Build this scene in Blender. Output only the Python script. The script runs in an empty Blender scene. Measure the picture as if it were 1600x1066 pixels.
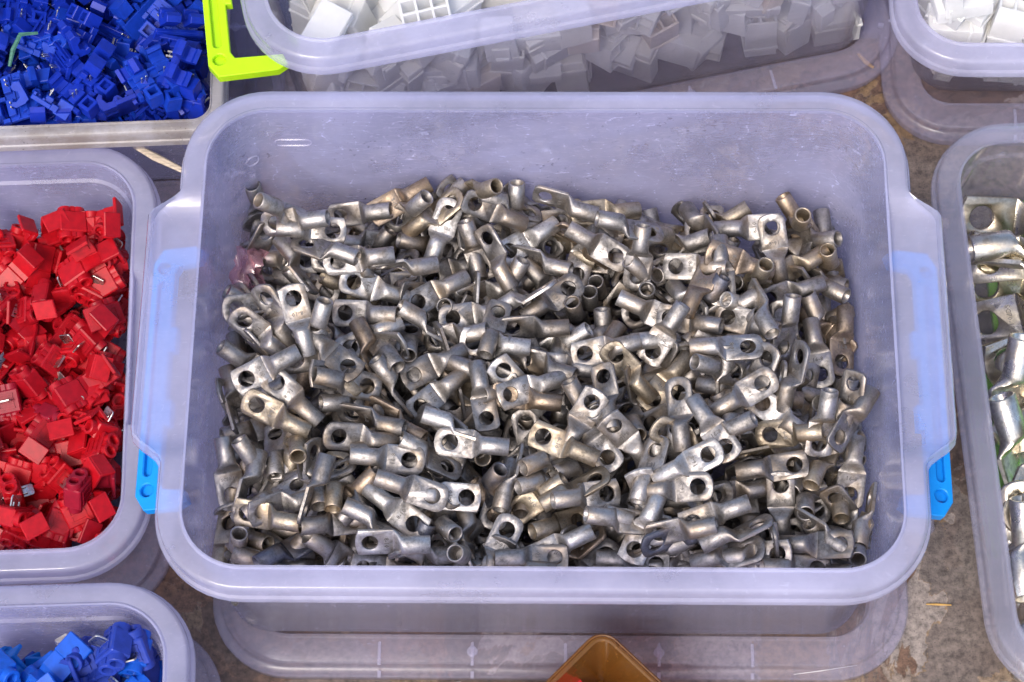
import bpy, bmesh, math, random
from mathutils import Vector, Matrix, Euler

# ---------------------------------------------------------------- camera, sky, sun, exposure
scene = bpy.context.scene
COL = scene.collection
R_ = math.radians
MM = 0.001

cam_d = bpy.data.cameras.new('camera'); cam = bpy.data.objects.new('camera', cam_d); COL.objects.link(cam)
scene.camera = cam
_e, _roll, _dist = 1.15392, -0.04328, 1.05868
fw = Vector((0, math.cos(_e), -math.sin(_e))); rt = Vector((1, 0, 0)); up = rt.cross(fw)
_c, _s = math.cos(_roll), math.sin(_roll)
rt, up = _c * rt + _s * up, -_s * rt + _c * up
cpos = Vector((-0.01395, 0.00153, 0.12)) - _dist * fw
M = Matrix((rt, up, -fw)).transposed().to_4x4(); M.translation = cpos
cam.matrix_world = M
cam_d.sensor_width = 36.0; cam_d.lens = 36.0 * 3679.218 / 1600.0
cam_d.clip_start = 0.05; cam_d.clip_end = 50.0

SUN_EL, SUN_AZ = 55.0, 240.0      # azimuth: degrees the light comes FROM, counter-clockwise from +x
world = bpy.data.worlds.new('World'); scene.world = world; world.use_nodes = True
wn = world.node_tree; wn.nodes.clear()
sky = wn.nodes.new('ShaderNodeTexSky'); sky.sky_type = 'NISHITA'; sky.sun_disc = False
sky.sun_elevation = R_(SUN_EL); sky.sun_rotation = R_(90.0 - SUN_AZ)
sky.air_density = 0.8; sky.dust_density = 4.0; sky.ozone_density = 1.0
bg = wn.nodes.new('ShaderNodeBackground'); bg.inputs['Strength'].default_value = 0.15
wo = wn.nodes.new('ShaderNodeOutputWorld')
wn.links.new(sky.outputs[0], bg.inputs[0]); wn.links.new(bg.outputs[0], wo.inputs[0])
sun_d = bpy.data.lights.new('sun', 'SUN'); sun_d.energy = 0.95; sun_d.angle = R_(20); sun_d.color = (1.0, 0.955, 0.89)
sun = bpy.data.objects.new('sun', sun_d); COL.objects.link(sun)
_sd = Vector((math.cos(R_(SUN_EL)) * math.cos(R_(SUN_AZ)), math.cos(R_(SUN_EL)) * math.sin(R_(SUN_AZ)), math.sin(R_(SUN_EL))))
sun.rotation_euler = _sd.to_track_quat('Z', 'Y').to_euler(); sun.location = _sd * 2
vs = scene.view_settings; scene.display_settings.display_device = 'sRGB'
vs.view_transform = 'Standard'; vs.look = 'None'; vs.exposure = 0.88; vs.gamma = 1.0; vs.use_curve_mapping = False
scene.render.engine = 'CYCLES'
cy = scene.cycles
cy.max_bounces = 14; cy.transparent_max_bounces = 40; cy.diffuse_bounces = 4; cy.glossy_bounces = 5; cy.transmission_bounces = 6
cy.use_denoising = True
cy.sample_clamp_indirect = 6.0

# ---------------------------------------------------------------- materials
def new_mat(name):
    m = bpy.data.materials.new(name); m.use_nodes = True; nt = m.node_tree; nt.nodes.clear()
    out = nt.nodes.new('ShaderNodeOutputMaterial')
    return m, nt, out
def N(nt, t, **kw):
    n = nt.nodes.new('ShaderNode' + t)
    for k, v in kw.items():
        if k in n.inputs.keys(): n.inputs[k].default_value = v
        else: setattr(n, k, v)
    return n
def L(nt, a, ao, b, bi): nt.links.new(a.outputs[ao], b.inputs[bi])
def ramp(nt, src, so, stops):
    r = nt.nodes.new('ShaderNodeValToRGB'); e = r.color_ramp.elements
    while len(e) < len(stops): e.new(0.5)
    for i, (p, c) in enumerate(stops):
        e[i].position = p; e[i].color = (c, c, c, 1) if isinstance(c, (int, float)) else (*c, 1)
    nt.links.new(src.outputs[so], r.inputs[0]); return r
def mixcol(nt, fac, a, b, mode='MIX'):
    m = nt.nodes.new('ShaderNodeMix'); m.data_type = 'RGBA'; m.blend_type = mode
    for sock, v in ((m.inputs[0], fac), (m.inputs[6], a), (m.inputs[7], b)):
        if isinstance(v, tuple) and hasattr(v[0], 'outputs'): nt.links.new(v[0].outputs[v[1]], sock)
        elif isinstance(v, (int, float)): sock.default_value = v
        else: sock.default_value = (*v, 1)
    return m

def metal_mat(name, rough=0.47, warm=(0.66, 0.60, 0.53)):
    """tinned copper: worn, dull, each piece with its own tone taken from the object's colour"""
    m, nt, out = new_mat(name)
    oi = N(nt, 'ObjectInfo'); tc = N(nt, 'TexCoord')
    add = N(nt, 'VectorMath', operation='ADD'); L(nt, tc, 'Object', add, 0)
    sc = N(nt, 'VectorMath', operation='SCALE'); sc.inputs['Scale'].default_value = 3.0
    cmb = N(nt, 'CombineXYZ'); L(nt, oi, 'Random', cmb, 0); L(nt, oi, 'Random', cmb, 1); L(nt, cmb, 0, sc, 0); L(nt, sc, 0, add, 1)
    n1 = N(nt, 'TexNoise', Scale=170.0, Detail=5.0, Roughness=0.65); L(nt, add, 0, n1, 'Vector')
    n2 = N(nt, 'TexNoise', Scale=900.0, Detail=3.0); L(nt, add, 0, n2, 'Vector')
    r1 = ramp(nt, n1, 'Fac', [(0.34, 0.50), (0.48, 0.86), (0.64, 1.06)])
    r2 = ramp(nt, n2, 'Fac', [(0.32, 0.72), (0.5, 1.0)])
    c1 = mixcol(nt, 1.0, (oi, 'Color'), (r1, 0), 'MULTIPLY')
    c2 = mixcol(nt, 0.7, (c1, 2), (r2, 0), 'MULTIPLY')
    n3 = N(nt, 'TexNoise', Scale=60.0, Detail=2.0); L(nt, add, 0, n3, 'Vector')
    r3 = ramp(nt, n3, 'Fac', [(0.48, 0.0), (0.72, 0.55)])
    c3 = mixcol(nt, (r3, 0), (c2, 2), (0.40, 0.29, 0.18))
    p = N(nt, 'BsdfPrincipled'); L(nt, c3, 2, p, 'Base Color'); p.inputs['Metallic'].default_value = 1.0
    rr = ramp(nt, n1, 'Fac', [(0.35, min(1, rough + 0.2)), (0.65, rough - 0.06)]); L(nt, rr, 0, p, 'Roughness')
    bp = N(nt, 'Bump', Strength=0.25, Distance=0.0005); L(nt, n2, 'Fac', bp, 'Height'); L(nt, bp, 0, p, 'Normal')
    L(nt, p, 0, out, 0)
    return m

def plastic_mat(name, col, rough=0.38, trans=0.25, var=0.25):
    """moulded nylon / polypropylene, a little translucent, tone taken partly from the object's colour"""
    m, nt, out = new_mat(name)
    oi = N(nt, 'ObjectInfo'); tc = N(nt, 'TexCoord')
    n = N(nt, 'TexNoise', Scale=260.0, Detail=3.0); L(nt, tc, 'Object', n, 'Vector')
    r = ramp(nt, n, 'Fac', [(0.3, 1.0 - var), (0.65, 1.0)])
    c0 = mixcol(nt, 1.0, col, (oi, 'Color'), 'MULTIPLY')
    c = mixcol(nt, 1.0, (c0, 2), (r, 0), 'MULTIPLY')
    p = N(nt, 'BsdfPrincipled', Roughness=rough); L(nt, c, 2, p, 'Base Color')
    p.inputs['IOR'].default_value = 1.45
    bp = N(nt, 'Bump', Strength=0.05, Distance=0.0003); L(nt, n, 'Fac', bp, 'Height'); L(nt, bp, 0, p, 'Normal')
    t = N(nt, 'BsdfTranslucent'); L(nt, c, 2, t, 'Color')
    mx = N(nt, 'MixShader'); mx.inputs[0].default_value = trans; L(nt, p, 0, mx, 1); L(nt, t, 0, mx, 2)
    L(nt, mx, 0, out, 0)
    return m

def clear_mat(name, tint=(0.935, 0.935, 0.98), body=(0.73, 0.73, 0.98), haze=0.33, rough=0.12, marks=0.45, dirt=0.0, specks=0.8):
    """thin milky polypropylene sheet: light passes, scatters in it and glances off it; scuffs and dirt of its own"""
    m, nt, out = new_mat(name)
    tc = N(nt, 'TexCoord')
    n1 = N(nt, 'TexNoise', Scale=16.0, Detail=5.0, Roughness=0.6); L(nt, tc, 'Object', n1, 'Vector')
    mp = N(nt, 'Mapping'); mp.inputs['Scale'].default_value = (18, 60, 60); mp.inputs['Rotation'].default_value = (0.2, 0.3, 0.4); L(nt, tc, 'Object', mp, 'Vector')
    n2 = N(nt, 'TexNoise', Scale=6.0, Detail=6.0, Roughness=0.75, Distortion=1.2); L(nt, mp, 0, n2, 'Vector')
    vr = N(nt, 'TexWave', Scale=26.0, Distortion=14.0, Detail=3.0); vr.inputs['Detail Scale'].default_value = 1.4; L(nt, tc, 'Object', vr, 'Vector')
    scr = ramp(nt, vr, 'Fac', [(0.965, 0.0), (0.995, 1.0)])
    msk = ramp(nt, n2, 'Fac', [(0.52, 0.0), (0.66, 1.0)])
    sm = N(nt, 'Math', operation='MULTIPLY'); L(nt, scr, 0, sm, 0); L(nt, msk, 0, sm, 1)
    hz = ramp(nt, n1, 'Fac', [(0.32, haze * 0.72), (0.68, min(1.0, haze * 1.25))])
    h2 = N(nt, 'Math', operation='MULTIPLY_ADD'); L(nt, sm, 0, h2, 0); h2.inputs[1].default_value = marks; L(nt, hz, 0, h2, 2); h2.use_clamp = True
    h3 = N(nt, 'Math', operation='MULTIPLY_ADD'); L(nt, msk, 0, h3, 0); h3.inputs[1].default_value = marks * 0.25; L(nt, h2, 0, h3, 2); h3.use_clamp = True
    n4 = N(nt, 'TexNoise', Scale=420.0, Detail=2.0); L(nt, tc, 'Object', n4, 'Vector')
    n5 = N(nt, 'TexNoise', Scale=22.0, Detail=3.0); L(nt, tc, 'Object', n5, 'Vector')
    sp = ramp(nt, n4, 'Fac', [(0.66, 0.0), (0.70, 1.0)]); sq = ramp(nt, n5, 'Fac', [(0.5, 0.0), (0.62, 1.0)])
    sd = N(nt, 'Math', operation='MULTIPLY'); L(nt, sp, 0, sd, 0); L(nt, sq, 0, sd, 1)
    sd2 = N(nt, 'Math', operation='MULTIPLY'); L(nt, sd, 0, sd2, 0); sd2.inputs[1].default_value = specks
    bc = mixcol(nt, (sd2, 0), body, (0.09, 0.08, 0.08))
    if dirt > 0:
        dn = N(nt, 'TexNoise', Scale=28.0, Detail=6.0, Roughness=0.7); L(nt, tc, 'Object', dn, 'Vector')
        dr = ramp(nt, dn, 'Fac', [(0.45, 0.0), (0.62, dirt)])
        bc = mixcol(nt, (dr, 0), (bc, 2), (0.30, 0.23, 0.15))
    tr = N(nt, 'BsdfTransparent'); tr.inputs[0].default_value = (*tint, 1)
    df = N(nt, 'BsdfDiffuse'); L(nt, bc, 2, df, 0)
    tl = N(nt, 'BsdfTranslucent'); L(nt, bc, 2, tl, 0)
    dd = N(nt, 'MixShader'); dd.inputs[0].default_value = 0.5; L(nt, df, 0, dd, 1); L(nt, tl, 0, dd, 2)
    mx = N(nt, 'MixShader'); L(nt, h3, 0, mx, 0); L(nt, tr, 0, mx, 1); L(nt, dd, 0, mx, 2)
    lw = N(nt, 'LayerWeight', Blend=0.5); pw = N(nt, 'Math', operation='POWER'); L(nt, lw, 'Facing', pw, 0); pw.inputs[1].default_value = 4.0
    fr = N(nt, 'Math', operation='MULTIPLY_ADD'); L(nt, pw, 0, fr, 0); fr.inputs[1].default_value = 0.75; fr.inputs[2].default_value = 0.035; fr.use_clamp = True
    gl = N(nt, 'BsdfAnisotropic'); gl.inputs['Roughness'].default_value = rough
    bp = N(nt, 'Bump', Strength=0.10, Distance=0.001); L(nt, n1, 'Fac', bp, 'Height'); L(nt, bp, 0, gl, 'Normal'); L(nt, bp, 0, lw, 'Normal')
    fx = N(nt, 'MixShader'); L(nt, fr, 0, fx, 0); L(nt, mx, 0, fx, 1); L(nt, gl, 0, fx, 2)
    L(nt, fx, 0, out, 0)
    return m

def simple_mat(name, col, rough=0.6, grain=300.0, amt=0.4):
    m, nt, out = new_mat(name); tc = N(nt, 'TexCoord')
    mp = N(nt, 'Mapping'); mp.inputs['Scale'].default_value = (0.15, 1, 1); L(nt, tc, 'Object', mp, 'Vector')
    n = N(nt, 'TexNoise', Scale=grain * 4, Detail=4.0); L(nt, mp, 0, n, 'Vector')
    r = ramp(nt, n, 'Fac', [(0.3, 1 - amt), (0.65, 1.1)])
    c = mixcol(nt, 1.0, col, (r, 0), 'MULTIPLY')
    p = N(nt, 'BsdfPrincipled', Roughness=rough); L(nt, c, 2, p, 'Base Color'); L(nt, p, 0, out, 0); return m
MAT = {}
MAT['metal'] = metal_mat('tinned_copper')
MAT['metal_bright'] = metal_mat('bright_tin', 0.27)
MAT['stamp'] = simple_mat('stamped_digits', (0.15, 0.138, 0.128), 0.5)
MAT['blade'] = metal_mat('blade_metal', 0.25)
MAT['red'] = plastic_mat('red_nylon', (0.58, 0.006, 0.016), 0.42, 0.22)
MAT['blue'] = plastic_mat('blue_nylon', (0.012, 0.055, 0.62))
MAT['blue_dark'] = plastic_mat('dark_blue_nylon', (0.008, 0.035, 0.50))
MAT['white'] = plastic_mat('white_nylon', (0.95, 0.95, 0.94), 0.35, 0.5, 0.04)
MAT['latch_blue'] = plastic_mat('blue_latch_plastic', (0.006, 0.29, 0.80), 0.33, 0.15, 0.08)
MAT['latch_lime'] = plastic_mat('lime_latch_plastic', (0.52, 0.86, 0.010), 0.33, 0.2, 0.06)
MAT['lime'] = plastic_mat('lime_lid_plastic', (0.28, 0.68, 0.015), 0.33, 0.25, 0.08)
MAT['clear'] = clear_mat('clear_lavender_wall')
MAT['rim'] = clear_mat('clear_lavender_rim', haze=0.36, tint=(0.94, 0.94, 0.985), body=(0.77, 0.77, 0.95), rough=0.12, marks=0.06, specks=0.0)
MAT['rib'] = clear_mat('milky_rib', haze=0.26, body=(0.80, 0.78, 0.92), rough=0.25, marks=0.0, specks=0.0)
MAT['lid'] = clear_mat('clear_lavender_lid', haze=0.20, body=(0.72, 0.68, 0.84), rough=0.22, marks=0.1, specks=0.1)
MAT['lid_clear'] = clear_mat('clear_lid_centre', haze=0.07, tint=(0.95, 0.94, 0.96), body=(0.66, 0.62, 0.74), rough=0.2, marks=0.1)
MAT['thin'] = clear_mat('thin_clear_lavender_wall', haze=0.07, tint=(0.975, 0.972, 0.992), body=(0.74, 0.72, 0.96), marks=0.2)
MAT['glassy'] = clear_mat('clear_colourless_wall', tint=(0.95, 0.95, 0.975), body=(0.72, 0.72, 0.88), haze=0.09, marks=0.2)
MAT['glassy_rim'] = clear_mat('clear_colourless_rim', tint=(0.95, 0.95, 0.98), body=(0.80, 0.79, 0.96), haze=0.18, rough=0.1, marks=0.05, specks=0.0)
MAT['dirty_rim'] = clear_mat('dirty_white_rim', tint=(0.85, 0.85, 0.86), body=(0.62, 0.60, 0.62), haze=0.85, rough=0.4, dirt=0.5)
MAT['amber'] = clear_mat('amber_tray', tint=(0.74, 0.44, 0.16), body=(0.46, 0.23, 0.055), haze=0.42, marks=0.25)
MAT['film'] = clear_mat('pink_film', tint=(0.97, 0.80, 0.85), body=(0.78, 0.50, 0.56), haze=0.18, marks=0.3)

def ground_mat():
    m, nt, out = new_mat('mottled_stone')
    tc = N(nt, 'TexCoord')
    n0 = N(nt, 'TexNoise', Scale=11.0, Detail=6.0, Roughness=0.6, Distortion=1.4); L(nt, tc, 'Object', n0, 'Vector')
    w = N(nt, 'VectorMath', operation='MULTIPLY_ADD'); L(nt, n0, 'Color', w, 0); w.inputs[1].default_value = (0.16, 0.16, 0.16); L(nt, tc, 'Object', w, 2)
    v = N(nt, 'TexVoronoi', Scale=26.0); v.feature = 'SMOOTH_F1'; v.inputs['Smoothness'].default_value = 0.08; L(nt, w, 0, v, 'Vector')
    base = ramp(nt, n0, 'Fac', [(0.30, (0.036, 0.023, 0.016)), (0.43, (0.098, 0.060, 0.040)), (0.55, (0.140, 0.102, 0.078)), (0.68, (0.230, 0.185, 0.150))])
    sep = N(nt, 'SeparateColor'); L(nt, v, 'Color', sep, 0)
    pt = ramp(nt, sep, 0, [(0.1, (0.050, 0.030, 0.021)), (0.35, (0.150, 0.078, 0.043)), (0.55, (0.115, 0.100, 0.092)), (0.75, (0.215, 0.135, 0.060)), (0.95, (0.270, 0.235, 0.210))])
    c = mixcol(nt, 0.68, (base, 0), (pt, 0))
    n2 = N(nt, 'TexNoise', Scale=240.0, Detail=6.0, Roughness=0.75); L(nt, tc, 'Object', n2, 'Vector')
    r2 = ramp(nt, n2, 'Fac', [(0.36, 0.35), (0.5, 1.0), (0.64, 1.55)])
    c2 = mixcol(nt, 0.85, (c, 2), (r2, 0), 'MULTIPLY')
    n3 = N(nt, 'TexNoise', Scale=1300.0, Detail=1.0); L(nt, tc, 'Object', n3, 'Vector')
    r3 = ramp(nt, n3, 'Fac', [(0.68, 0.0), (0.71, 0.85)])
    c3 = mixcol(nt, (r3, 0), (c2, 2), (0.02, 0.017, 0.014))
    p = N(nt, 'BsdfPrincipled'); L(nt, c3, 2, p, 'Base Color')
    rr = ramp(nt, n0, 'Fac', [(0.35, 0.25), (0.65, 0.5)]); L(nt, rr, 0, p, 'Roughness')
    bp = N(nt, 'Bump', Strength=0.25, Distance=0.0008); L(nt, n2, 'Fac', bp, 'Height'); L(nt, bp, 0, p, 'Normal')
    L(nt, p, 0, out, 0); return m
MAT['ground'] = ground_mat()
MAT['wood'] = simple_mat('dry_wood', (0.55, 0.46, 0.34))
MAT['straw'] = simple_mat('straw', (0.45, 0.27, 0.08))
MAT['string'] = simple_mat('green_string', (0.05, 0.17, 0.12))
MAT['thread'] = simple_mat('white_thread', (0.75, 0.73, 0.72))

# ---------------------------------------------------------------- mesh helpers (millimetres inside, metres out)
def to_mesh(name, bm, mats, smooth=40):
    bmesh.ops.recalc_face_normals(bm, faces=bm.faces)
    me = bpy.data.meshes.new(name); bm.to_mesh(me); bm.free()
    me.transform(Matrix.Scale(MM, 4))
    for m in mats: me.materials.append(MAT[m])
    if smooth:
        me.shade_smooth()
        me.set_sharp_from_angle(angle=R_(smooth))
    return me
def obj(name, me, parent=None, loc=(0, 0, 0), rot=(0, 0, 0)):
    o = bpy.data.objects.new(name, me); COL.objects.link(o); o.location = loc; o.rotation_euler = rot
    if parent is not None: o.parent = parent
    return o
def tag(o, label=None, cat=None, group=None, kind=None):
    if label: o['label'] = label
    if cat: o['category'] = cat
    if group: o['group'] = group
    if kind: o['kind'] = kind
    return o
def add_box(bm, c, s, mat=0, rot=None, bev=0.0, skew=None):
    vs = []
    for x in (-.5, .5):
        for y in (-.5, .5):
            for z in (-.5, .5):
                v = Vector((x * s[0], y * s[1], z * s[2]))
                if rot is not None: v = rot @ v
                vs.append(bm.verts.new(v + Vector(c)))
    fs = [bm.faces.new([vs[i] for i in q]) for q in ((0, 1, 3, 2), (4, 6, 7, 5), (0, 4, 5, 1), (2, 3, 7, 6), (0, 2, 6, 4), (1, 5, 7, 3))]
    for f in fs: f.material_index = mat
    if bev:
        es = list({e for f in fs for e in f.edges})
        r = bmesh.ops.bevel(bm, geom=es, offset=bev, segments=1, affect='EDGES')
        for f in r['faces']: f.material_index = mat
    return vs
def ring_loft(bm, rings, closed_ring=True, close_loft=False, cap0=False, cap1=False, mat=0):
    R = [[bm.verts.new(p) for p in r] for r in rings]
    n = len(R[0])
    pairs = list(zip(R[:-1], R[1:])) + ([(R[-1], R[0])] if close_loft else [])
    for a, b in pairs:
        for i in range(n if closed_ring else n - 1):
            j = (i + 1) % n
            bm.faces.new((a[i], a[j], b[j], b[i])).material_index = mat
    if cap0: bm.faces.new(R[0][::-1]).material_index = mat
    if cap1: bm.faces.new(R[-1]).material_index = mat
    return R
def tube(bm, p0, p1, ro, ri, seg=12, depth=None, mat=0, bev=0.25):
    """a pipe from p0 to p1 (blind when depth is given: the bore is that deep from p1)"""
    a, b = Vector(p0), Vector(p1); d = (b - a); ln = d.length; d.normalize()
    u = d.orthogonal().normalized(); v = d.cross(u)
    def circ(t, r): return [a + d * t + (u * math.cos(k * 2 * math.pi / seg) + v * math.sin(k * 2 * math.pi / seg)) * r for k in range(seg)]
    if depth is None:
        ring_loft(bm, [circ(0, ri), circ(0, ro), circ(ln - bev, ro), circ(ln, ro - bev), circ(ln, ri)], close_loft=True, mat=mat)
    else:
        ring_loft(bm, [circ(0, ro), circ(ln - bev, ro), circ(ln, ro - bev), circ(ln, ri + bev * .5), circ(ln - bev, ri), circ(ln - depth, ri)], cap0=True, cap1=True, mat=mat)
_tmp = []
def shape2d(outlines, thick, bev=0.2, res=2):
    """a flat plate with holes from outlines (the first is the border), thickness along z, edges rounded; a bmesh in mm"""
    cu = bpy.data.curves.new('outline', 'CURVE'); cu.dimensions = '2D'; cu.fill_mode = 'BOTH'
    cu.extrude = max(0.0, thick / 2 - bev); cu.bevel_depth = bev; cu.bevel_resolution = 0; cu.offset = -bev
    for pts in outlines:
        sp = cu.splines.new('POLY'); sp.points.add(len(pts) - 1); sp.use_cyclic_u = True
        for q, p in zip(sp.points, pts): q.co = (p[0], p[1], 0, 1)
    o = bpy.data.objects.new('outline', cu); COL.objects.link(o)
    bpy.context.view_layer.update()
    me = o.to_mesh(); bm = bmesh.new(); bm.from_mesh(me); o.to_mesh_clear()
    bpy.data.objects.remove(o); bpy.data.curves.remove(cu)
    bmesh.ops.remove_doubles(bm, verts=bm.verts, dist=0.001)
    for f in bm.faces: f.material_index = 0
    return bm
def text_bm(s, size, thick):
    cu = bpy.data.curves.new('writing', 'FONT'); cu.body = s; cu.size = size; cu.extrude = thick / 2; cu.align_x = 'CENTER'; cu.align_y = 'CENTER'
    cu.resolution_u = 1; cu.offset = size * 0.012
    o = bpy.data.objects.new('writing', cu); COL.objects.link(o); bpy.context.view_layer.update()
    me = o.to_mesh(); bm = bmesh.new(); bm.from_mesh(me); o.to_mesh_clear()
    bpy.data.objects.remove(o); bpy.data.curves.remove(cu)
    return bm
def merge(bm, other, mat=0, mtx=None, free=True):
    if mtx is not None: bmesh.ops.transform(other, matrix=mtx, verts=other.verts)
    mp = {v: bm.verts.new(v.co) for v in other.verts}
    for f in other.faces:
        try: bm.faces.new([mp[v] for v in f.verts]).material_index = mat
        except ValueError: pass
    if free: other.free()
def circle_pts(cx, cy, r, n=16, a0=0.0): return [(cx + r * math.cos(a0 + k * 2 * math.pi / n), cy + r * math.sin(a0 + k * 2 * math.pi / n)) for k in range(n)]

# ---------------------------------------------------------------- cable lug: palm (flat, with hole and stamped size) and barrel
def lug_meshes(variant, writing, mat='metal'):
    ro, ri, t = 4.35, 3.3, 1.8
    wd, hole, tipx = [(6.7, 3.85, -17.6), (6.9, 3.8, -18.2), (6.2, 3.6, -17.2)][variant]
    zp = -ro + t / 2
    if variant == 0:      # cut square, the end a shallow arc
        tip = [(tipx + 1.5 * (y / wd) ** 2, y) for y in (wd, wd * .6, wd * .2, -wd * .2, -wd * .6, -wd)]
    elif variant == 1:    # half round end
        tip = [(tipx + a_, wd * b_) for a_, b_ in ((4.6, 1.0), (2.6, .93), (1.2, .74), (.35, .42), (0, .12), (0, -.12), (.35, -.42), (1.2, -.74), (2.6, -.93), (4.6, -1.0))]
    else:                 # chamfered corners
        tip = [(tipx + 2.2, wd), (tipx + 0.4, wd * .74), (tipx, 0.0), (tipx + 0.4, -wd * .74), (tipx + 2.2, -wd)]
    n = 16
    def ring(x, hw, hh, cz, k):
        pts = []
        for i in range(n):
            a = 2 * math.pi * (i + 0.5) / n; c, s = math.cos(a), math.sin(a)
            den = (abs(c) ** k + abs(s) ** k) ** (1 / k)
            pts.append((x, hw * c / den, cz + hh * s / den))
        return pts
    bm = bmesh.new()
    xs = [17.5 - .3, 5.2, 4.0, 2.9, 1.8, 0.8, 0.0]
    hw = [ro, ro, ro * 1.02, (ro + wd) * .49, wd * .90, wd * .98, wd]
    hh = [ro, ro, ro * .93, ro * .74, ro * .46, t * .62, t * .53]
    kk = [2, 2, 2.1, 2.3, 2.7, 4, 7]
    rings = [ring(x, a, b, -ro + b + (0.0 if b > t else 0), k) for x, a, b, k in zip(xs, hw, hh, kk)]
    mouth = [ring(17.5, ro - .35, ro - .35, 0, 2), ring(17.5, ri + .35, ri + .35, 0, 2), ring(17.1, ri, ri, 0, 2), ring(5.0, ri, ri, 0, 2)]
    ring_loft(bm, mouth[::-1] + rings, cap0=True, cap1=True)
    barrel = to_mesh('barrel', bm, [mat], 50)
    xe = 0.35
    pb = shape2d([[(xe, wd)] + tip + [(xe, -wd)], circle_pts(-10.6, 0, hole, 20)], t, 0.28)
    bmesh.ops.transform(pb, matrix=Matrix.Translation((0, 0, zp)), verts=pb.verts)
    if writing:
        tb = text_bm(writing, 3.1 if len(writing) < 6 else 2.3, 0.2)
        merge(pb, tb, 1, Matrix.Translation((-3.0, 0, zp + t / 2 + 0.02)) @ Matrix.Rotation(R_(-90), 4, 'Z'))
    palm = to_mesh('palm', pb, [mat, 'stamp'], 45)
    return palm, barrel
LUGS = [lug_meshes(0, '8-10'), lug_meshes(1, '16-8'), lug_meshes(2, '8-10'), lug_meshes(1, 'SC50-10'), lug_meshes(0, ''), lug_meshes(2, '')]
BIG_LUGS = [lug_meshes(0, '', 'metal_bright'), lug_meshes(1, '', 'metal_bright'), lug_meshes(2, '', 'metal_bright'), lug_meshes(1, 'SC70-12', 'metal_bright')]

# ---------------------------------------------------------------- wire splice (red / blue): body with two bores, hinged strap, cap, metal blade
def splice_meshes(ang, cap_in, mat):
    bm = bmesh.new()
    for y in (-3.3, 3.3):
        for x0, x1 in ((0, 9.5), (0, -9.5)):
            tube(bm, (x0, y, 0), (x1, y, 0), 4.1, 2.5, 12, 8.0, 0)
    add_box(bm, (0, 0, 0.2), (12.5, 14.6, 9.6), 0, bev=0.7)
    for x in (-7.85, 7.85): add_box(bm, (x, 0, 0), (3.1, 2.2, 8.0), 0)
    for x in (-3.6, 0, 3.6): add_box(bm, (x, 0, 5.1), (1.0, 9.0, 0.9), 0)
    for y in (-3.8, 3.8): add_box(bm, (0, y, 5.06), (7.9, 1.0, 0.7), 0)
    body = to_mesh('body', bm, [mat], 35)
    bm = bmesh.new()
    w = 12.0; t = 1.3
    a = R_(ang)
    # strap: folded sheet in the y-z plane, extruded along x
    p = [Vector((7.1, -3.2)), Vector((10.2, -3.4))]
    d = Vector((math.cos(a), math.sin(a)))
    p.append(p[-1] + d * 2.0); p.append(p[-1] + d * 5.0)
    nrm = lambda q: Vector((-q.y, q.x))
    def sheet(pts, th, ww):
        L_, R2 = [], []
        for i, q in enumerate(pts):
            t0 = (pts[min(i + 1, len(pts) - 1)] - pts[max(i - 1, 0)]).normalized()
            L_.append(q + nrm(t0) * th / 2); R2.append(q - nrm(t0) * th / 2)
        prof = L_ + R2[::-1]
        ring_loft(bm, [[(x, q.x, q.y) for q in prof] for x in (-ww / 2, ww / 2)], cap0=True, cap1=True)
    sheet(p, t, w)
    strap = to_mesh('strap', bm, [mat], 30)
    bm = bmesh.new()
    s0 = p[-1] + d * 0.1; side = nrm(d) * (1 if cap_in else -1)
    rot = Matrix.Rotation(a, 3, 'X')
    c = s0 + d * 5.2
    add_box(bm, (0, c.x, c.y), (13.0, 10.4, 2.2), 0, rot, 0.4)
    c2 = s0 + d * 9.6 + side * 4.6
    add_box(bm, (0, c2.x, c2.y), (13.0, 1.9, 9.0), 0, rot, 0.4)
    c3 = s0 + d * 5.0 + side * 1.4
    add_box(bm, (0, c3.x, c3.y), (8.0, 4.0, 1.2), 0, rot)
    cap = to_mesh('cap', bm, [mat], 30)
    b2 = shape2d([[(-3.8, 0), (-2.5, 0), (-2.5, 3.4), (-1.7, 3.4), (-1.7, 0), (1.7, 0), (1.7, 3.4), (2.5, 3.4), (2.5, 0), (3.8, 0), (3.8, 6.0), (3.0, 7.0), (-3.0, 7.0), (-3.8, 6.0)]], 0.8, 0.1)
    bmesh.ops.transform(b2, matrix=Matrix.Translation((0.3, 0, 4.3)) @ Matrix.Rotation(R_(90), 4, 'Z') @ Matrix.Rotation(R_(90), 4, 'X'), verts=b2.verts)
    blade = to_mesh('blade', b2, ['blade'], 30)
    return body, strap, cap, blade
PARTS_SPLICE = ('body', 'strap', 'cap', 'blade')
SPLICE = {'red': [splice_meshes(12, True, 'red'), splice_meshes(65, True, 'red'), splice_meshes(-35, False, 'red')],
          'blue': [splice_meshes(12, True, 'blue'), splice_meshes(65, True, 'blue'), splice_meshes(-35, False, 'blue')]}

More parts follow.
